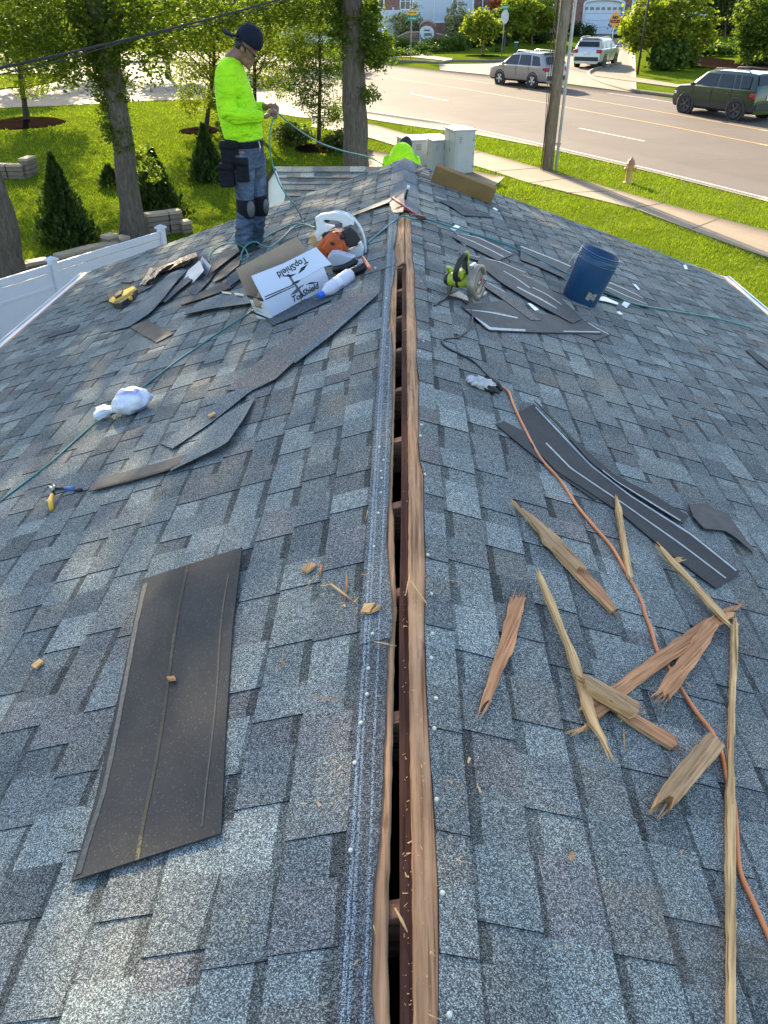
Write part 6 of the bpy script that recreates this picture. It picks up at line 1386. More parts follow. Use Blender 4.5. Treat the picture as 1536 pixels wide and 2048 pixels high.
# utility pole
POLEM = bark_mat('weathered_pole', (.27,.225,.185)); g = G(1094, 341); t = thing('utility_pole', 'grey wooden utility pole with cables and a conduit, beside the footway', 'pole', frame(g))
b = B(); b.cyl(g+Vector((0,0,-.3)), g+Vector((.08,0,10.5)), (.175,.13), POLEM, 22); part(t, 'shaft', b, world=True)
for k, (dx, dy, r, ww) in enumerate([(-.22,-.08,.014,.02), (-.25,-.05,.010,.05), (-.20,-.12,.012,-.03)]):
    b = B(); b.tube([g+Vector((dx+ww*math.sin(j*1.3+k)+.06*j/9, dy, .05+j*1.1)) for j in range(10)], r, BLK, 6); part(t, 'cable', b, world=True)
b = B(); b.tube([g+Vector((.27,-.06,-.1)), g+Vector((.30,-.06,4.0)), g+Vector((.33,-.06,9))], .045, M('grey_conduit', (.42,.43,.44), .5), 10)
for j in range(5): b.box(g+Vector((.22,-.05,.8+j*1.5)), (.25,.05,.04), CABD)
part(t, 'conduit', b, world=True); b = B(); b.box(g+Vector((.08,0,9.6)), (2.4,.12,.14), POLEM); part(t, 'crossarm', b, world=True)
ptop = g+Vector((-.9,0,9.7))
ca, cz_ = at(0,136,8.6), at(555,0,13.8); dv_ = cz_-ca
cb = [ca+dv_*u+Vector((0,0,.10*((u-.5)**2-.25))) for u in [k/10 for k in range(-8, 26)]]
CABLE = M('cable_black', (.02,.02,.02), .9)
cord('overhead_cable', 'black overhead cable crossing the trees at the upper left', None, .013, CABLE, world_pts=cb, cat='cable')
cord('overhead_cable', 'thin second wire slung just under the black overhead cable', None, .006, CABLE, world_pts=[p+Vector((0,0,-.035-.02*math.sin(i*.9))) for i, p in enumerate(cb)], cat='cable')
# hydrant
HYD = plain('faded_yellow_paint', (.50,.31,.10), .6, var=.2, nscale=12); HYR = plain('faded_red_cap', (.38,.16,.08), .6, var=.25, nscale=14)
g = G(1256, 366); t = thing('fire_hydrant', 'faded yellow fire hydrant with a rusty red cap on the roadside grass', 'hydrant', frame(g))
b = B(); b.lathe([(.14,-.02),(.14,.035),(.105,.04),(.10,.07),(.098,.46),(.115,.47),(.115,.50),(.10,.51)], HYD, 24); part(t, 'barrel', b)
b = B(); b.lathe([(.115,.51),(.135,.515),(.135,.545),(.115,.555),(.10,.62),(.065,.665),(.03,.68),(.028,.73),(.001,.735)], HYR, 24); part(t, 'bonnet', b)
for a in (200, -20, 90):
    b = B(); d = Vector((math.cos(R_(a)), math.sin(R_(a)), 0)); b.cyl(d*.09+Vector((0,0,.40)), d*.16+Vector((0,0,.40)), .045, HYD, 14); b.cyl(d*.155+Vector((0,0,.40)), d*.185+Vector((0,0,.40)), (.056,.052), HYD, 8); b.cyl(d*.18+Vector((0,0,.40)), d*.21+Vector((0,0,.40)), .018, HYR, 6); part(t, 'nozzle', b)
# ------------------------------------------------------------------ cars
TYRE = M('tyre', (.018,.018,.019), .8, var=.2); RIMS = M('alloy_rim', (.50,.50,.50), .3, metal=.7); RIMD = M('dark_rim', (.06,.06,.065), .35, metal=.6); CGL = plain('car_glass', (.016,.019,.022), .12, var=.2, nscale=1.5, spec=.35); CLAD = M('car_cladding', (.03,.03,.032), .65)
TAIL = M('tail_lamp_red', (.40,.015,.02), .2); HEADL = M('head_lamp', (.70,.72,.74), .15); PLATE = M('licence_plate', (.62,.64,.66), .5)
def paint(name, c): 
    b = NB(name); b.base(b.ramp(b.noise(.9, 2), [(.3, sc3(c, .94)), (.7, sc3(c, 1.05))])); m = b.set(.28, .35, .5); b.b.inputs['Coat Weight'].default_value = .8; b.b.inputs['Coat Roughness'].default_value = .06; return m
def car(label, gpos, head, pm, rimm, L=4.6, W=1.84, Ht=1.68, boxy=False, wb=2.65, wr=.345, plate=True, rail=RIMS, clad_h=.40):
    F = frame((gpos.x, gpos.y, gz(gpos.x, gpos.y)+.02), rz=head); t = thing('parked_car' if False else 'car', label, 'car', F, 'cars on the road')
    h = L/2; w = W/2; belt = 1.02 if not boxy else 1.10
    if boxy: st = [(-h,.62),(-h+.02,1.02),(-h+.10,1.28),(-h+.24,Ht-.05),(-h+.7,Ht),(-.2,Ht+.01),(.45,Ht-.03),(.62,Ht-.09),(1.12,1.24),(1.25,1.16),(h-.35,1.10),(h-.12,1.02),(h-.02,.85),(h,.55)]
    else: st = [(-h,.60),(-h+.04,.95),(-h+.12,1.12),(-h+.42,Ht-.13),(-h+.60,Ht-.02),(-h+1.2,Ht),(-.15,Ht+.02),(.35,Ht-.05),(.60,Ht-.14),(1.25,1.14),(1.42,1.06),(h-.45,.97),(h-.15,.86),(h-.03,.70),(h,.50)]
    rings = []
    for x, zt_ in st:
        e = 1-.10*max(0, (abs(x)-h+.55)/.55)**1.5*(1.0); ww = w*e; cab = zt_ > belt+.12
        zb = min(belt, zt_-.03); k = min(1, max(0, (zt_-belt)/(Ht-belt)))
        r = [(0,.24),(ww*.80,.24),(ww*.955,.34),(ww*.985,clad_h+.03),(ww,.72 if zt_ > .8 else zt_*.8),(ww*.985,zb-.02),(ww*(.955-.02*k),zb+.02*k),(ww*(.95-.10*k),zb+(zt_-.10-zb)*.55*k+.0),(ww*(.93-.16*k),max(zb+.004, zt_-.09)),(ww*(.86-.14*k),zt_-.02),(ww*.45,zt_+.005),(0,zt_+.012)]
        full = r+[(-a, z) for a, z in reversed(r[1:-1])]; rings.append([Vector((x, a, z)) for a, z in full])
    b = B(); b.loft(rings, pm); b.mats.append(CLAD)
    for i, f in enumerate(b.f):
        z = sum(b.v[j][2] for j in f)/len(f)
        if z < clad_h-.02: b.mi[i] = 1
    o = part(t, 'body', b); auto_smooth(o, 32)
    kf = Ht-.10
    def side(x, z, s, off=.008):
        k = (z-belt)/(Ht-.09-belt); return Vector((x, s*(w*(.955+(.77-.955)*k)+off), z))
    z0, z1 = belt+.05, Ht-.13
    wins = [[(.58,z1-.04),(-.05,z1),(-.05,z0),(1.02,z0),(1.05,z0+.03)], [(-.13,z1),(-.95,z1),(-1.05,z0),(-.13,z0)], [(-1.05,z1-.01),(-h+.72,z1-.06),(-h+.50,z0+.02),(-1.15,z0)]] if not boxy else \
           [[(.50,z1),(-.12,z1),(-.12,z0),(.95,z0),(.98,z0+.03)], [(-.20,z1),(-.85,z1),(-.95,z0),(-.20,z0)], [(-.93,z1),(-1.15,z1),(-1.25,z0),(-1.03,z0)], [(-1.24,z1),(-h+.42,z1-.01),(-h+.38,z0+.02),(-1.34,z0)]]
    for s in (1, -1):
        for wn_ in wins:
            b = B(); P = [side(x, z, s) for x, z in wn_]; b.add(P, [tuple(range(len(P))) if s < 0 else tuple(reversed(range(len(P))))], CGL); part(t, 'window', b)
        b = B(); b.box((.02,s*(w+.004),.86), (.012,.006,.62), CLAD); b.box((-.98,s*(w+.002),.88), (.012,.006,.55), CLAD); b.box((1.02,s*(w+.0),.78), (.012,.006,.52), CLAD); part(t, 'door_gap', b)
        for x in (-.80, .14): b = B(); b.box((x,s*(w+.018),.92), (.17,.03,.03), pm, bev=.008); part(t, 'door_handle', b)
        b = B(); b.box((.98,s*(w+.10),belt+.06), (.14,.20,.13), pm, bev=.03); part(t, 'mirror', b)
        b = B(); b.tube([(.3,s*w*.70,Ht-.03),(.22,s*w*.70,Ht+.05),(-.5,s*w*.71,Ht+.075),(-h+.75,s*w*.70,Ht+.055),(-h+.62,s*w*.70,Ht-.02)], .018, rail, 6); part(t, 'roof_rail', b)
        b = B(); b.box((-h+.07,s*w*.78,.90), (.10,.30,.22), TAIL, bev=.03); b.box((-h+.18,s*(w*.93),.93), (.20,.07,.15), TAIL, bev=.02); part(t, 'tail_lamp', b)
        b = B(); b.box((h-.14,s*w*.76,.77), (.16,.34,.14), HEADL, bev=.03); part(t, 'head_lamp', b)
        for x in (wb/2, -wb/2):
            X = Matrix.Translation((x, s*(w-.115), wr)) @ Matrix.Rotation(R_(-90*s), 4, 'X')
            b = B(); b.lathe([(wr+.075,-.02),(wr+.085,.118),(wr+.02,.124),(wr+.01,.10)], CLAD, 32, X, caps=False); b.lathe([(.001,.06),(wr+.07,.06)], CLAD, 32, X, caps=False); part(t, 'wheel_arch', b)
            b = B(); b.lathe([(.20,-.12),(wr-.02,-.12),(wr,-.09),(wr,.09),(wr-.025,.125),(wr*.72,.13),(wr*.70,.10)], TYRE, 32, X); wh = part(t, 'wheel', b)
            b = B(); b.lathe([(wr*.70,.10),(wr*.69,.128),(wr*.65,.128),(wr*.63,.09),(.001,.088)], RIMD, 32, X, caps=False)
            for q in range(5):
                a = q*2*math.pi/5+.3; u = Vector((math.cos(a), math.sin(a), 0)); v = Vector((-u.y, u.x, 0)); ro, ri = wr*.66, .045
                b.add([u*ri-v*.035+Vector((0,0,.128)), u*ro-v*.055+Vector((0,0,.127)), u*ro+v*.055+Vector((0,0,.127)), u*ri+v*.035+Vector((0,0,.128))], [(0,1,2,3)], rimm, False, X)
            b.cyl((0,0,.10), (0,0,.134), .05, rimm, 12, X); o = part(t, 'rim', b); o.parent = wh
    # glass front and back
    def cross(pts): b = B(); b.add(pts, [(0,1,2,3)], CGL); return b
    if boxy: zr = [(-h+.125,1.30),(-h+.235,Ht-.10)]; zf = [(1.07,1.29),(.66,Ht-.13)]
    else: zr = [(-h+.17,1.16),(-h+.395,Ht-.18)]; zf = [(1.19,1.20),(.66,Ht-.18)]
    (xa, za), (xb, zb) = zr; part(t, 'rear_window', cross([(xa-.06,w*.78,za),(xa-.06,-w*.78,za),(xb-.06,-w*.68,zb),(xb-.06,w*.68,zb)]))
    (xa, za), (xb, zb) = zf; part(t, 'windscreen', cross([(xa+.03,-w*.80,za),(xa+.03,w*.80,za),(xb+.03,w*.70,zb),(xb+.03,-w*.70,zb)]))
    b = B(); b.box((-h-.012,0,.50), (.06,W*.82,.22), CLAD, bev=.02); part(t, 'rear_bumper', b)
    b = B(); b.box((-h-.012,0,.82), (.02,.34,.16), PLATE); part(t, 'licence_plate', b)
    b = B(); b.box((h-.01,0,.62), (.05,W*.55,.26), CLAD, bev=.02); part(t, 'grille', b)
    if not boxy: b = B(); b.box((-h+.50,0,Ht+.005), (.26,W*.68,.035), pm, bev=.01); part(t, 'spoiler', b)
    return t
def car_at(label, fw, rw, side_, **k):
    a, c = G(*fw), G(*rw); d = (a-c); d.z = 0; hd = math.atan2(d.y, d.x); m = (a+c)/2; W_ = k.get('W', 1.84); n = Vector((-math.sin(hd), math.cos(hd), 0)); m = m + n*(W_/2-.1)*(-1 if side_ > 0 else 1)
    s = d.length/k.get('wb', 2.65); print('car scale', label[:20], round(s, 3)); s = min(1.16, max(.9, s))*(.94 if k.get('boxy') else 1); t = car(label, m, hd, **k)
    FR[t.name] = FR[t.name] @ Matrix.Scale(s, 4); t.matrix_world = FR[t.name]; return t
car_at('silver suv with alloy wheels driving left on the far lane', (1001.5,169), (1066,177), 1, pm=paint('silver_paint', (.30,.27,.255)), rimm=RIMS)
car_at('dark green boxy suv with dark wheels at the right edge of the road', (1368,226), (1473,242), 1, pm=paint('green_paint', (.018,.036,.017)), rimm=RIMD, boxy=True, L=4.30, W=1.85, Ht=1.72, wb=2.67, wr=.37, clad_h=.50, rail=CLAD)
car_at('white suv turning into the side street beside the orange sign', (1228.5,129), (1195,138), -1, pm=paint('white_paint', (.50,.52,.51)), rimm=RIMD, rail=RIMS, Ht=1.60)
# ------------------------------------------------------------------ signs and lamp post
GALV = M('galvanised_post', (.36,.36,.35), .5, metal=.4); SGRN = M('sign_green', (.015,.20,.13), .5, var=.06); SORG = M('sign_orange', (.80,.28,.02), .5, var=.05); SYEL = M('sign_amber', (.80,.42,.02), .5, var=.05); SWHT = M('sign_white', (.66,.70,.68), .5); SBLK = M('sign_black', (.02,.02,.02), .6); SBACK = M('sign_back', (.45,.47,.47), .5, metal=.3)
def face_frame(c): d = (CP-c); d.z = 0; return frame(c, Vector((0,0,1)).cross(d.normalized()), (0,0,1))   # x right, y = away from the viewer... z up
def plate(b, cx, cz, w, h, m, y=-.02, th=.012): b.box((cx, y, cz), (w, th, h), m, bev=.002)
def sign_base(name, label, px, py, cat='sign', group=None):
    g = G(px, py); g.z = gz(g.x, g.y); d = (CP-g); d.z = 0; x = Vector((0,0,1)).cross(d.normalized()); F = frame(g, x, (0,0,1)); return thing(name, label, cat, F, group), F
def lz(F, px, py): return loc_on(F, px, py, 1, 0.0)
def glyphs(b, x0, x1, z, h, m, seed, y=-.032):
    """letters too far off to be read: rows of small upright and slanted strokes"""
    rg = random.Random(seed); x = x0
    while x < x1:
        w = h*rg.uniform(.35,.6)
        for k in range(2): b.box((x+k*w*.6, y, z), (h*.14, .004, h*rg.uniform(.7,1)), m)
        b.box((x+w*.3, y, z+rg.choice([-.38,0,.38])*h), (w*.6, .004, h*.14), m); x += w+h*.25
        if rg.random() < .15: x += h*.5
t, F = sign_base('street_sign', 'street sign pole with an amber arrow plate above a green name plate', 821.5, 119)
a, c, e, f_ = lz(F, 814, 30), lz(F, 834, 21), lz(F, 814, 41.5), lz(F, 836, 32); top = lz(F, 823, 21).z
b = B(); b.cyl((0,0,-.2), (0,0,top+.05), .035, GALV, 10); part(t, 'post', b)
b = B(); plate(b, (a.x+c.x)/2, (a.z+c.z)/2, c.x-a.x, c.z-a.z, SYEL, -.05); o = part(t, 'arrow_plate', b); b = B(); hh = c.z-a.z; glyphs(b, a.x+.1, c.x-(c.x-a.x)*.3, (a.z+c.z)/2, hh*.38, SBLK, 3, -.062)
xx = c.x-(c.x-a.x)*.17; zz = (a.z+c.z)/2; b.box((xx-.05,-.062,zz), ((c.x-a.x)*.14,.004,hh*.12), SBLK); b.add([(xx,-.064,zz+hh*.2),(xx,-.064,zz-hh*.2),(xx+(c.x-a.x)*.1,-.064,zz)], [(0,1,2),(2,1,0)], SBLK); o2 = part(t, 'lettering', b); o2.parent = o
b = B(); plate(b, (e.x+f_.x)/2, (e.z+f_.z)/2, f_.x-e.x, f_.z-e.z, SGRN, -.05); o = part(t, 'name_plate', b); b = B(); glyphs(b, e.x+.12, f_.x-.12, (e.z+f_.z)/2, (f_.z-e.z)*.45, SWHT, 8, -.062); o2 = part(t, 'lettering', b); o2.parent = o
t, F = sign_base('stop_sign', 'stop sign seen from its pale back with a green street name plate on top', 1003, 112)
a, c = lz(F, 1003, 47.5), lz(F, 1017, 19.5); zc_ = (a.z+c.z)/2; r = (c.z-a.z)/2/math.cos(R_(22.5)); tp = lz(F, 1010, 10).z
b = B(); b.cyl((0,0,-.2), ((a.x+c.x)/2*.5,0,tp), .035, GALV, 10); part(t, 'post', b)
X = Matrix.Translation(((a.x+c.x)/2, -.06, zc_)) @ Matrix.Rotation(R_(52), 4, 'Z') @ Matrix.Rotation(R_(90), 4, 'X'); b = B(); b.prism([(r*math.cos(R_(22.5+45*k)), r*math.sin(R_(22.5+45*k))) for k in range(8)], -.004, .004, SBACK, X); part(t, 'octagon', b)
a, c = lz(F, 1003, 18.3), lz(F, 1018, 10); b = B(); plate(b, (a.x+c.x)/2, (a.z+c.z)/2, c.x-a.x, c.z-a.z, SGRN, -.05); o = part(t, 'name_plate', b); b = B(); glyphs(b, a.x+.08, c.x-.08, (a.z+c.z)/2, (c.z-a.z)*.45, SWHT, 11, -.062); o2 = part(t, 'lettering', b); o2.parent = o
t, F = sign_base('warning_sign', 'orange diamond sign reading NO OUTLET beside the white suv', 1216, 141)
cc = lz(F, 1230, 39.5); s = (lz(F, 1230, 19).z-lz(F, 1230, 60).z)/2; s = s*.92
b = B(); b.cyl((0,0,-.2), (cc.x,0,cc.z+s*.5), .04, GALV, 10); part(t, 'post', b)
b = B(); X = Matrix.Translation((cc.x, -.05, cc.z)) @ Matrix.Rotation(R_(90), 4, 'X'); sx = s*.80
b.prism([(sx,0),(0,s),(-sx,0),(0,-s)], -.006, .006, SORG, X); o = part(t, 'diamond', b)
b = B(); Xf = Matrix(((1,0,0,cc.x),(0,0,-1,-.060),(0,1,0,cc.z),(0,0,0,1)))
text_into(b, 'NO', s*.42, Xf @ Matrix.Translation((0, s*.22, 0)), SBLK, .002, bold=.02); text_into(b, 'OUTLET', s*.42, Xf @ Matrix.Translation((0, -s*.20, 0)), SBLK, .002, sx=.80, bold=.02); o2 = part(t, 'lettering', b); o2.parent = o
t, F = sign_base('lamp_post', 'thin dark lamp post rising out of the picture on the far corner', 1275, 149, 'lamp post')
tp = lz(F, 1295, 0); b = B(); k = 1.6; b.cyl((0,0,-.2), (tp.x*k*.3, 0, tp.z*k), (.075,.05), SBLK, 12); part(t, 'pole', b); b = B(); b.lathe([(.02,0),(.16,.05),(.20,.45),(.10,.60),(.02,.66)], SBLK, 10, Matrix.Translation((tp.x*k*.3,0,tp.z*k))); part(t, 'lantern', b)
t, F = sign_base('utility_marker', 'short green and white marker post on the grass by the silver suv', 1031, 103, 'marker'); b = B(); b.box((0,0,.35), (.28,.2,.7), M('dark_green_box', (.03,.09,.06), .6), bev=.02); part(t, 'body', b); b = B(); b.box((.02,-.02,.74), (.36,.26,.09), SWHT, bev=.01); part(t, 'cap', b)
# ------------------------------------------------------------------ entrance wall with its plaque
STONE = concrete('pale_coping', (.44,.37,.30)); g = G(853, 92); YE = g.y; rs_e = (at(872,60,YE)-at(839,60,YE)).length
t = thing('entrance_wall', 'brick entrance wall with an arched white plaque and curved side wings', 'wall', frame(g))
def E(px, py, dy=0): return at(px, py, YE+dy)
def vprism(b, P, dy, m):
    P = [Vector(p) for p in P]; k = len(P); ar = sum(P[i].x*P[(i+1) % k].z-P[(i+1) % k].x*P[i].z for i in range(k))
    if ar < 0: P.reverse()
    b.add(P+[p+Vector((0,dy,0)) for p in P], [tuple(range(k)), tuple(reversed(range(k, 2*k)))]+[(i, i+k, (i+1) % k+k, (i+1) % k) for i in range(k)], m)
def down(p, z=None): return Vector((p.x, p.y, gz(p.x, p.y)-.2))
arch = [E(839+16.5*(1-math.cos(a)), 56-13*math.sin(a)) for a in [math.pi*k/12 for k in range(13)]]
b = B(); vprism(b, [down(arch[0])]+arch+[down(arch[-1])], .6, BRICK); part(t, 'pillar', b, world=True)
b = B(); rows = [[p+Vector((0,-.06,.0)), p+Vector((0,.66,.0))] for p in arch]; b.grid(rows, STONE, False, thick=.14, N=Vector((0,0,-1))); part(t, 'coping', b, world=True)
pq = [E(839+14.5*(1-math.cos(a)), 64-12.5*math.sin(a), -.03) for a in [math.pi*k/12 for k in range(13)]]; pq = [E(839.3,85.5,-.03)]+pq+[E(868,83,-.03)]
b = B(); vprism(b, pq, .05, M('plaque_white', (.62,.63,.62), .5, var=.04)); pl_ = part(t, 'plaque', b, world=True)
b = B(); GRN_ = M('plaque_lettering', (.22,.23,.22), .6)
def strokes(x0, x1, y, amp, lw, seed):
    rg = random.Random(seed); n = 26; b.tube([E(x0+(x1-x0)*k/n, y+amp*math.sin(k*1.7+rg.uniform(-.6,.6)), -.045) for k in range(n+1)], lw, GRN_, 4)
strokes(848, 860, 60.5, 1.6, .035, 1); strokes(847.5, 863.5, 67.5, 1.3, .04, 2); strokes(848, 863.5, 70.5, 1.0, .04, 3); strokes(851, 861, 76.5, .7, .025, 4)
o = part(t, 'lettering', b, world=True); o.parent = pl_
b = B(); b.tube(spline([E(840.5,68,-.04), E(842,74,-.04), E(847,80,-.04), E(855,84,-.04)], 5), .05, M('plaque_blue', (.16,.20,.42), .5), 4); b.tube(spline([E(840.5,73,-.04), E(843,79,-.04), E(848,84,-.04)], 5), .035, M('plaque_blue', (.16,.20,.42), .5), 4); o = part(t, 'emblem', b, world=True); o.parent = pl_
for pts in ([(770,84),(790,78),(805,70),(816,65.5),(838,65)], [(872,68),(888,71),(905,76),(925,82)]):
    P = [E(x, y, .1) for x, y in pts]; b = B(); vprism(b, [down(P[0])]+P+[down(P[-1])], .4, BRICK); wg = part(t, 'wing', b, world=True)
    b = B(); b.grid([[p+Vector((0,-.06,.10)), p+Vector((0,.46,.10))] for p in P], STONE, False, thick=.10, N=Vector((0,0,1))); o = part(t, 'coping', b, world=True); o.parent = wg
# ------------------------------------------------------------------ houses across the road
ROOFM = plain('far_roof', (.10,.095,.09), .9, var=.2, nscale=4); WINF = M('window_trim', (.66,.67,.68), .5); DARKW = plain('far_window', (.075,.085,.095), .15, var=.3, nscale=.8, spec=.8)
def siding(b, x0, x1, z0, z1, Y, m, course=.2):
    n = int((z1-z0)/course)
    for k in range(n):
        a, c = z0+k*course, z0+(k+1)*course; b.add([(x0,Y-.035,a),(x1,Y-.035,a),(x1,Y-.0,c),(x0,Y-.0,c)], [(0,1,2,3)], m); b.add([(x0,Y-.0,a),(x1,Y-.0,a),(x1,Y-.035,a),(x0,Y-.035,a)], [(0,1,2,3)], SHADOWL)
SHADOWL = M('painted_shadow_line', (.25,.27,.30), .8)  # darker tone paints the shadow under siding laps and between door panels
def window(t, x0, x1, z0, z1, Y, nx=2, nz=2):
    b = B(); fw = .11
    for xx in (x0, x1): b.box((xx, Y-.06, (z0+z1)/2), (fw, .10, z1-z0+fw), WINF)
    for zz in (z0, z1): b.box(((x0+x1)/2, Y-.062, zz), (x1-x0+fw, .10, fw), WINF)
    for k in range(1, nx): b.box((x0+(x1-x0)*k/nx, Y-.05, (z0+z1)/2), (.05, .06, z1-z0), WINF)
    for k in range(1, nz): b.box(((x0+x1)/2, Y-.052, z0+(z1-z0)*k/nz), (x1-x0, .06, .05), WINF)
    w_ = part(t, 'window', b, world=True); b = B(); b.box(((x0+x1)/2, Y-.035, (z0+z1)/2), (x1-x0, .04, z1-z0), DARKW); o = part(t, 'pane', b, world=True); o.parent = w_
YH = G(860, 86).y+4; hx = lambda px, Y=YH: at(px, 60, Y).x; hz = lambda py, Y=YH: at(900, py, Y).z
def roof_gable(t, x0, x1, Y, D, z, rise=3.2):
    b = B(); o = .5; a = [(x0-o, Y-o, z), (x1+o, Y-o, z), (x1+o, Y+D/2, z+rise), (x0-o, Y+D/2, z+rise), (x1+o, Y+D+o, z), (x0-o, Y+D+o, z)]
    b.add(a, [(0,1,2,3),(3,2,4,5),(1,4,2),(0,3,5),(0,5,4,1)], ROOFM); part(t, 'roof', b, world=True)
g0 = gz(hx(860), YH)-.5; zeave = 8.2
t = thing('suburban_house', 'large house with pale grey siding over a brick base, behind the entrance wall', 'house', frame((hx(860), YH, g0)))
b = B(); x0, x1 = hx(823), hx(945); zb = hz(44)
b.box(((x0+x1)/2, YH+5, (g0+zeave)/2), (x1-x0-.02, 9.98, zeave-g0-.02), SIDING); siding(b, x0, x1, zb, zeave, YH, SIDING, .22); part(t, 'siding_wall', b, world=True)
b = B(); b.box(((x0+x1)/2, YH+.02, (g0+zb)/2), (x1-x0+.05, .2, zb-g0), BRICK); xl = hx(690); b.box(((xl+x0)/2, YH+4, (g0+zeave)/2), (x0-xl, 8, zeave-g0), BRICK); xr = hx(1005); b.box(((x1+xr)/2, YH+6.2, (g0+zeave)/2), (xr-x1, 8, zeave-g0), BRICK); part(t, 'brick_wall', b, world=True)
b = B()
for xx in (x0+.1, x1-.1, hx(867)): b.box((xx, YH-.05, (zb+zeave)/2), (.22 if xx != hx(867) else .1, .07, zeave-zb), WINF)
b.box(((x0+x1)/2, YH-.06, zb), (x1-x0, .10, .16), WINF); part(t, 'corner_trim', b, world=True)
window(t, hx(903), hx(912), hz(26), hz(26)+2.4, YH-.02, 1, 2); window(t, hx(800), hx(820), hz(19), hz(19)+2.2, YH-.02, 2, 3); window(t, hx(742), hx(750), hz(19), hz(19)+2.2, YH-.02, 1, 2); window(t, hx(757), hx(768), hz(15), hz(15)+2.0, YH-.02, 1, 2)
window(t, hx(962, YH+2.2), hx(982, YH+2.2), hz(16, YH+2.2), hz(16, YH+2.2)+2.2, YH+2.15, 1, 2)
roof_gable(t, xl, xr, YH, 10, zeave)
YF = YH-3.5; t = thing('white_fence', 'tall white panel fence in front of the brick end of the siding house', 'fence', frame((hx(760, YF), YF, gz(hx(760, YF), YF))))
xa, xb = at(560, 60, YF).x, at(824, 60, YF).x; zt_ = at(800, 20, YF).z; n = 7
for k in range(n+1):
    x = xa+(xb-xa)*k/n; b = B(); b.box((x, YF-.02, (zt_+gz(x, YF))/2), (.16, .16, zt_-gz(x, YF)+.3), VINYL, bev=.01); b.box((x, YF-.02, zt_+.19), (.22,.22,.07), VINYL); part(t, 'post', b, world=True)
    if k < n: x2 = xa+(xb-xa)*(k+1)/n; b = B(); b.box(((x+x2)/2, YF, (zt_+gz(x, YF))/2), (x2-x-.16, .06, zt_-gz(x, YF)), VINYL); part(t, 'panel', b, world=True)
# house with the garage
YG = G(1205, 70).y+1.5; gx = lambda px: at(px, 40, YG).x; gzz = lambda py: at(1200, py, YG).z; g0 = gz(gx(1205), YG)-.4
t = thing('garage_house', 'brick house with an arched white double garage door at the end of the street', 'house', frame((gx(1205), YG, g0)))
WGD = M('garage_door_white', (.56,.62,.72), .5, var=.03); xa, xb = gx(1165), gx(1244); zt_, zb = gzz(10), gzz(68)
b = B(); x0, x1 = gx(1048), gx(1330); mid = (xa+xb)/2; arch = [Vector((mid-(xb-xa)/2*math.cos(a), YG, zt_+.15+ (gzz(1)-zt_)*.9*math.sin(a))) for a in [math.pi*k/12 for k in range(13)]]
outer = [(x0,YG,g0),(xa,YG,g0)]+[tuple(p) for p in arch]+[(xb,YG,g0),(x1,YG,g0),(x1,YG,9),(x0,YG,9)]
k_ = len(outer); vprism(b, outer, .3, BRICK); b.box(((x0+x1)/2, YG+5.5, (g0+9)/2), (x1-x0, 10, 9-g0), BRICK); part(t, 'brick_wall', b, world=True)
b = B(); vprism(b, [(xa,YG+.14,g0)]+[(p.x, YG+.14, p.z) for p in arch]+[(xb,YG+.14,g0)], .1, WGD); gd = part(t, 'garage_door', b, world=True)
b = B(); zp = gzz(17)
for k in range(7): x = xa+(xb-xa)*(k+.5)/7; b.box((x, YG+.12, zp), ((xb-xa)/7*.62, .05, (gzz(14)-gzz(20))*.95), DARKW)
for k in range(1, 4): b.box((mid, YG+.125, zb+(zt_-zb)*.24*k), (xb-xa, .03, .03), SHADOWL)
o = part(t, 'door_panes', b, world=True); o.parent = gd
b = B(); b.tube([p+Vector((0,-.06,0)) for p in [Vector((xa,YG,g0))]+arch+[Vector((xb,YG,g0))]], .14, WINF, 6)
for s, xx in ((1, gx(1261)), (1, gx(1272))): b.box((xx, YG-.04, gzz(14)), (.25, .08, gzz(0)-gzz(28)), WINF)
part(t, 'trim', b, world=True)
window(t, gx(1262), gx(1271), gzz(25), gzz(-8), YG-.02, 1, 2); window(t, gx(1092), gx(1104), gzz(28), gzz(2), YG-.02, 2, 2); window(t, gx(1062), gx(1078), gzz(28), gzz(2), YG-.02, 2, 2)
b = B(); b.box((gx(1060), YG-1.5, gzz(38)), (gx(1100)-gx(1035), .3, .3), WINF); b.box((gx(1072), YG-1.5, gzz(55)), (.3,.3,gzz(38)-gzz(75)), WINF); part(t, 'porch_rail', b, world=True)
roof_gable(t, x0, x1, YG, 11, 9)
YK = 135; kx = lambda px: at(px, 20, YK).x; g0 = gz(kx(1420), YK); t = thing('far_house', 'distant pale house glimpsed between the trees at the upper right', 'house', frame((kx(1425), YK, g0)))
b = B(); b.box((kx(1425), YK+4, (g0+7.5)/2), (kx(1475)-kx(1385), 8, 7.5-g0), M('pale_wall', (.50,.52,.55), .7)); part(t, 'wall', b, world=True); window(t, kx(1405), kx(1414), at(1410,26,YK).z, at(1410,12,YK).z, YK, 2, 2); window(t, kx(1430), kx(1440), at(1410,26,YK).z, at(1410,12,YK).z, YK, 2, 2); roof_gable(t, kx(1385), kx(1475), YK, 8, 7.5)
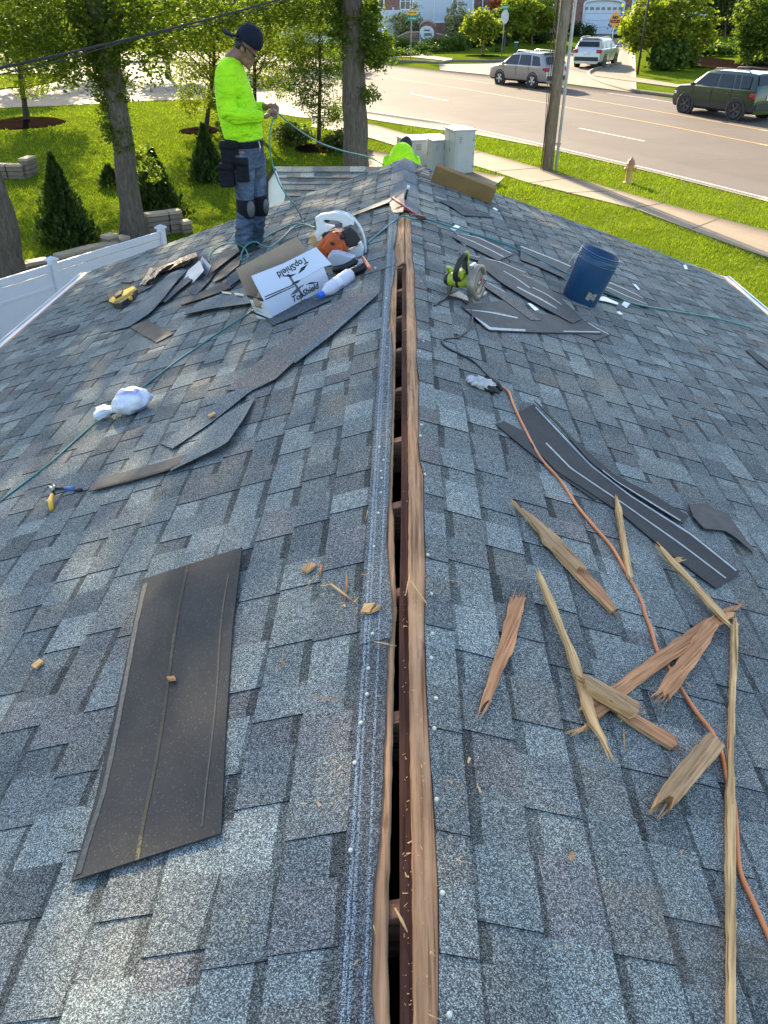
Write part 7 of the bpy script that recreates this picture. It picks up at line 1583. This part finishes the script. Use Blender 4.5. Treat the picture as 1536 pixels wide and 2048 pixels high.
# ------------------------------------------------------------------ far planting
def fel(px, py, Y, rpx, rpz, w=1):
    s = at(px, py, Y); k = Y/1250.0; return (tuple(s), (rpx*k, rpx*k*.8, rpz*k), w)
def ftree(label, px, py, top, ells, n, size, mat, seed, group=None, r=.09, twigs=16, bm=BARK, multi=0):
    g = G(px, py); g.z = gz(g.x, g.y); Y = g.y; E_ = [fel(x, y, Y, rx, rz, w) for x, y, rx, rz, w in ells]
    return tree('small_tree', label, [g, g.lerp(at(top[0], top[1], Y), .6), at(top[0], top[1], Y)], (r, r*.5), E_, n, size, mat, bm, clump=.35, seed=seed, twigs=twigs, group=group, flare=1.2, per=30)
ftree('round yellow green tree in a mulch ring on the far corner lawn', 965, 109, (965,70), [(965,52,24,20,3), (945,60,14,12,1), (985,58,16,12,1.2), (960,34,14,9,1)], 4200, .26, L_YEL, 51)
mulch_ring(965, 112, 1.6, 1.2)
ftree('pale trunked yellow green tree right behind the stop sign', 1008, 98, (1012,50), [(1020,25,22,18,2), (1000,40,12,14,1), (1040,45,16,12,1), (1050,10,24,14,2)], 4200, .30, L_YEL, 52)
ftree('yellow green tree with a forked pale trunk beside the utility pole', 1064, 90, (1064,55), [(1075,28,28,20,3), (1060,45,16,12,1.2), (1095,40,16,13,1), (1060,5,30,14,2)], 5200, .32, L_YEL, 53)
ftree('broad yellow green tree above the ornamental grass on the far corner', 1304, 137, (1306,70), [(1330,40,42,30,4), (1275,50,26,28,2.5), (1270,80,14,12,.8), (1385,50,34,28,2.5), (1400,78,20,14,1), (1330,82,40,14,1.6), (1340,5,50,16,2.5)], 12500, .27, L_YEL, 54, r=.11, twigs=26)
ftree('leafy tree at the far right edge above the green suv', 1492, 142, (1500,80), [(1510,30,26,26,3), (1530,75,22,20,2), (1500,95,16,16,1.4), (1555,50,30,40,2), (1490,75,12,12,.7)], 8000, .24, L_GREEN, 55, r=.08)
ftree('grey green tree across the back at the upper right corner', 1450, 75, (1452,30), [(1450,12,36,18,3), (1480,25,22,12,1.5), (1425,5,26,14,1.5)], 5200, .4, L_BUSH, 56)
ftree('small red leaved tree between the siding house and the stop sign', 996, 88, (996,30), [(996,6,10,6,1)], 700, .3, L_RED, 57, twigs=6)
def fbush(label, px, py, rpx, rpz, n, size, mat, seed, name='bush', group='shrubs across the road', cat='shrub', Y=None, asp=1.0):
    g = G(px, py) if Y is None else at(px, py, Y); k = g.y/1250.0; zz = gz(g.x, g.y); return bush(name, label, (g.x, g.y, zz+rpz*k*.75), (rpx*k, rpx*k*asp, rpz*k), n, size, mat, seed, group, cat, clump=.35)
fbush('pale flowering bush left of the arched plaque', 815, 88, 26, 26, 3200, .24, L_PALE, 61)
fbush('tall pale flowering bush right of the arched plaque', 912, 90, 20, 28, 3000, .24, L_PALE, 62)
fbush('dark bush right beside the pale flowering bush', 945, 96, 16, 18, 1600, .24, L_DARK, 63)
fbush('clipped hedge in front of the arched plaque', 878, 103, 27, 9, 3200, .16, L_HEDGE, 64, 'hedge', cat='hedge', asp=.5)
fbush('second clipped hedge joined right of the first', 915, 102, 18, 11, 2200, .16, L_HEDGE, 65, 'hedge', cat='hedge', asp=.6)
fbush('clipped hedge left of the street sign pole', 800, 102, 28, 9, 2600, .16, L_HEDGE, 66, 'hedge', cat='hedge', asp=.5)
fbush('low creeping juniper below the street sign', 800, 112, 44, 4, 2600, .16, L_HEDGE, 67, asp=.3)
fbush('low creeping juniper just right of the street sign', 850, 106, 22, 6, 1800, .16, L_HEDGE, 68, asp=.4)
fbush('small low shrub on the far corner lawn, between tree and stop sign', 992, 104, 9, 3, 500, .14, L_HEDGE, 69)
fbush('clipped yellow green cone bush under the trees left of the pole', 1032, 84, 11, 13, 1500, .16, L_HEDGE, 70)
fbush('dark hedge mass below the porch, behind the cone bush', 1080, 86, 28, 10, 2600, .24, L_DARK, 71, asp=.5)
fbush('dark hedge behind the yellow green tree, left of the cone bush', 980, 92, 30, 12, 2600, .24, L_DARK, 72, asp=.5)
fbush('round clipped bush at the left foot of the garage door', 1176, 74, 11, 9, 1100, .2, L_BUSH, 73)
fbush('dark round bush left of the garage', 1148, 72, 12, 10, 1100, .22, L_DARK, 74)
fbush('small dark fir beside the garage corner', 1160, 66, 7, 14, 900, .2, L_DARK, 75)
fbush('dark bush right of the garage door, behind the orange sign', 1246, 76, 18, 16, 1800, .24, L_DARK, 76)
fbush('tall clump of ornamental grass under the broad tree', 1334, 140, 26, 21, 5200, .34, L_HEDGE, 77, 'ornamental_grass', cat='grass clump')
fbush('second clump of ornamental grass, further right', 1366, 134, 16, 16, 2400, .34, L_HEDGE, 78, 'ornamental_grass', cat='grass clump')
fbush('long clipped hedge behind the green suv', 1425, 112, 55, 8, 4200, .2, L_HEDGE, 79, 'hedge', cat='hedge', asp=.25)
fbush('shaded hedge at the far right edge behind the green suv', 1515, 130, 34, 11, 3200, .2, L_BUSH, 80, 'hedge', cat='hedge', asp=.3)
fbush('high dark hedge across the back at the upper right', 1455, 70, 40, 15, 4200, .34, L_DARK, 81, 'hedge', cat='hedge', asp=.3)
S('mulch_slope', drape('ms', W([(1380,112),(1420,116),(1470,122),(1560,134)]), W([(1372,134),(1420,137),(1470,140),(1560,152)]), MULCH, .05, 20, 3))
t, F = sign_base('bird_bath', 'small grey bird bath in front of the high dark hedge', 1470, 78, 'bird bath'); b = B(); b.lathe([(.25,0),(.12,.1),(.08,.7),(.35,.85),(.40,.95),(.36,.93),(.01,.85)], STONE, 16); part(t, 'basin', b)
# ================================================================== sawdust, fibres and grit too many to count
def debris():
    r = np.random.default_rng(5); out = []
    zones = [((790,1150),(860,1250),.10,.9,240), ((1150,1300),(1440,1560),.0,1,260), ((640,1180),(760,1240),.0,1,120), ((600,1500),(700,1640),.0,1,110), ((880,1500),(960,1640),0,1,70), ((1100,980),(1250,1150),0,1,90), ((800,560),(850,1000),0,1,120), ((380,1200),(300,1600),0,1,70), ((150,1100),(1500,2000),0,1,230), ((805,1300),(830,2040),0,1,130), ((835,1300),(875,2040),0,1,110)]
    for a, c, _, _, n in zones:
        for k in range(int(n*.5)):
            px, py = r.uniform(min(a[0], c[0]), max(a[0], c[0])+1), r.uniform(min(a[1], c[1]), max(a[1], c[1]))
            p = RP(px, py, .015 if abs(px-812) > 70 else .004); nn = rn(p)
            if abs(p.x) < .055 and (p.x < -.012): continue
            if -.012 <= p.x <= .012: p.z = ZR-.0205; nn = Vector((0,0,1))
            an = r.uniform(0, math.pi*2); u = Vector((math.cos(an), math.sin(an), 0)); u = (u-nn*u.dot(nn)).normalized(); v = nn.cross(u)
            L = r.choice([.004,.007,.012,.022], p=[.6,.28,.09,.03])*r.uniform(.5,1.0); w = L*r.uniform(.08,.35) if L > .008 else L*.5; up = nn*r.uniform(.0005,.003)
            out.append([p-u*L/2-v*w/2, p+u*L/2-v*w*.3+up, p+u*L/2+v*w*.3+up, p-u*L/2+v*w/2])
    V = np.array([[tuple(q) for q in f] for f in out]); o = _link(bpy.data.objects.new('wood_dust', quads_mesh('wood_dust', V, WD_P))); props(o, 'sawdust, fibres and splinters scattered over the shingles and ridge boards', 'wood dust', None, 'stuff')
debris()
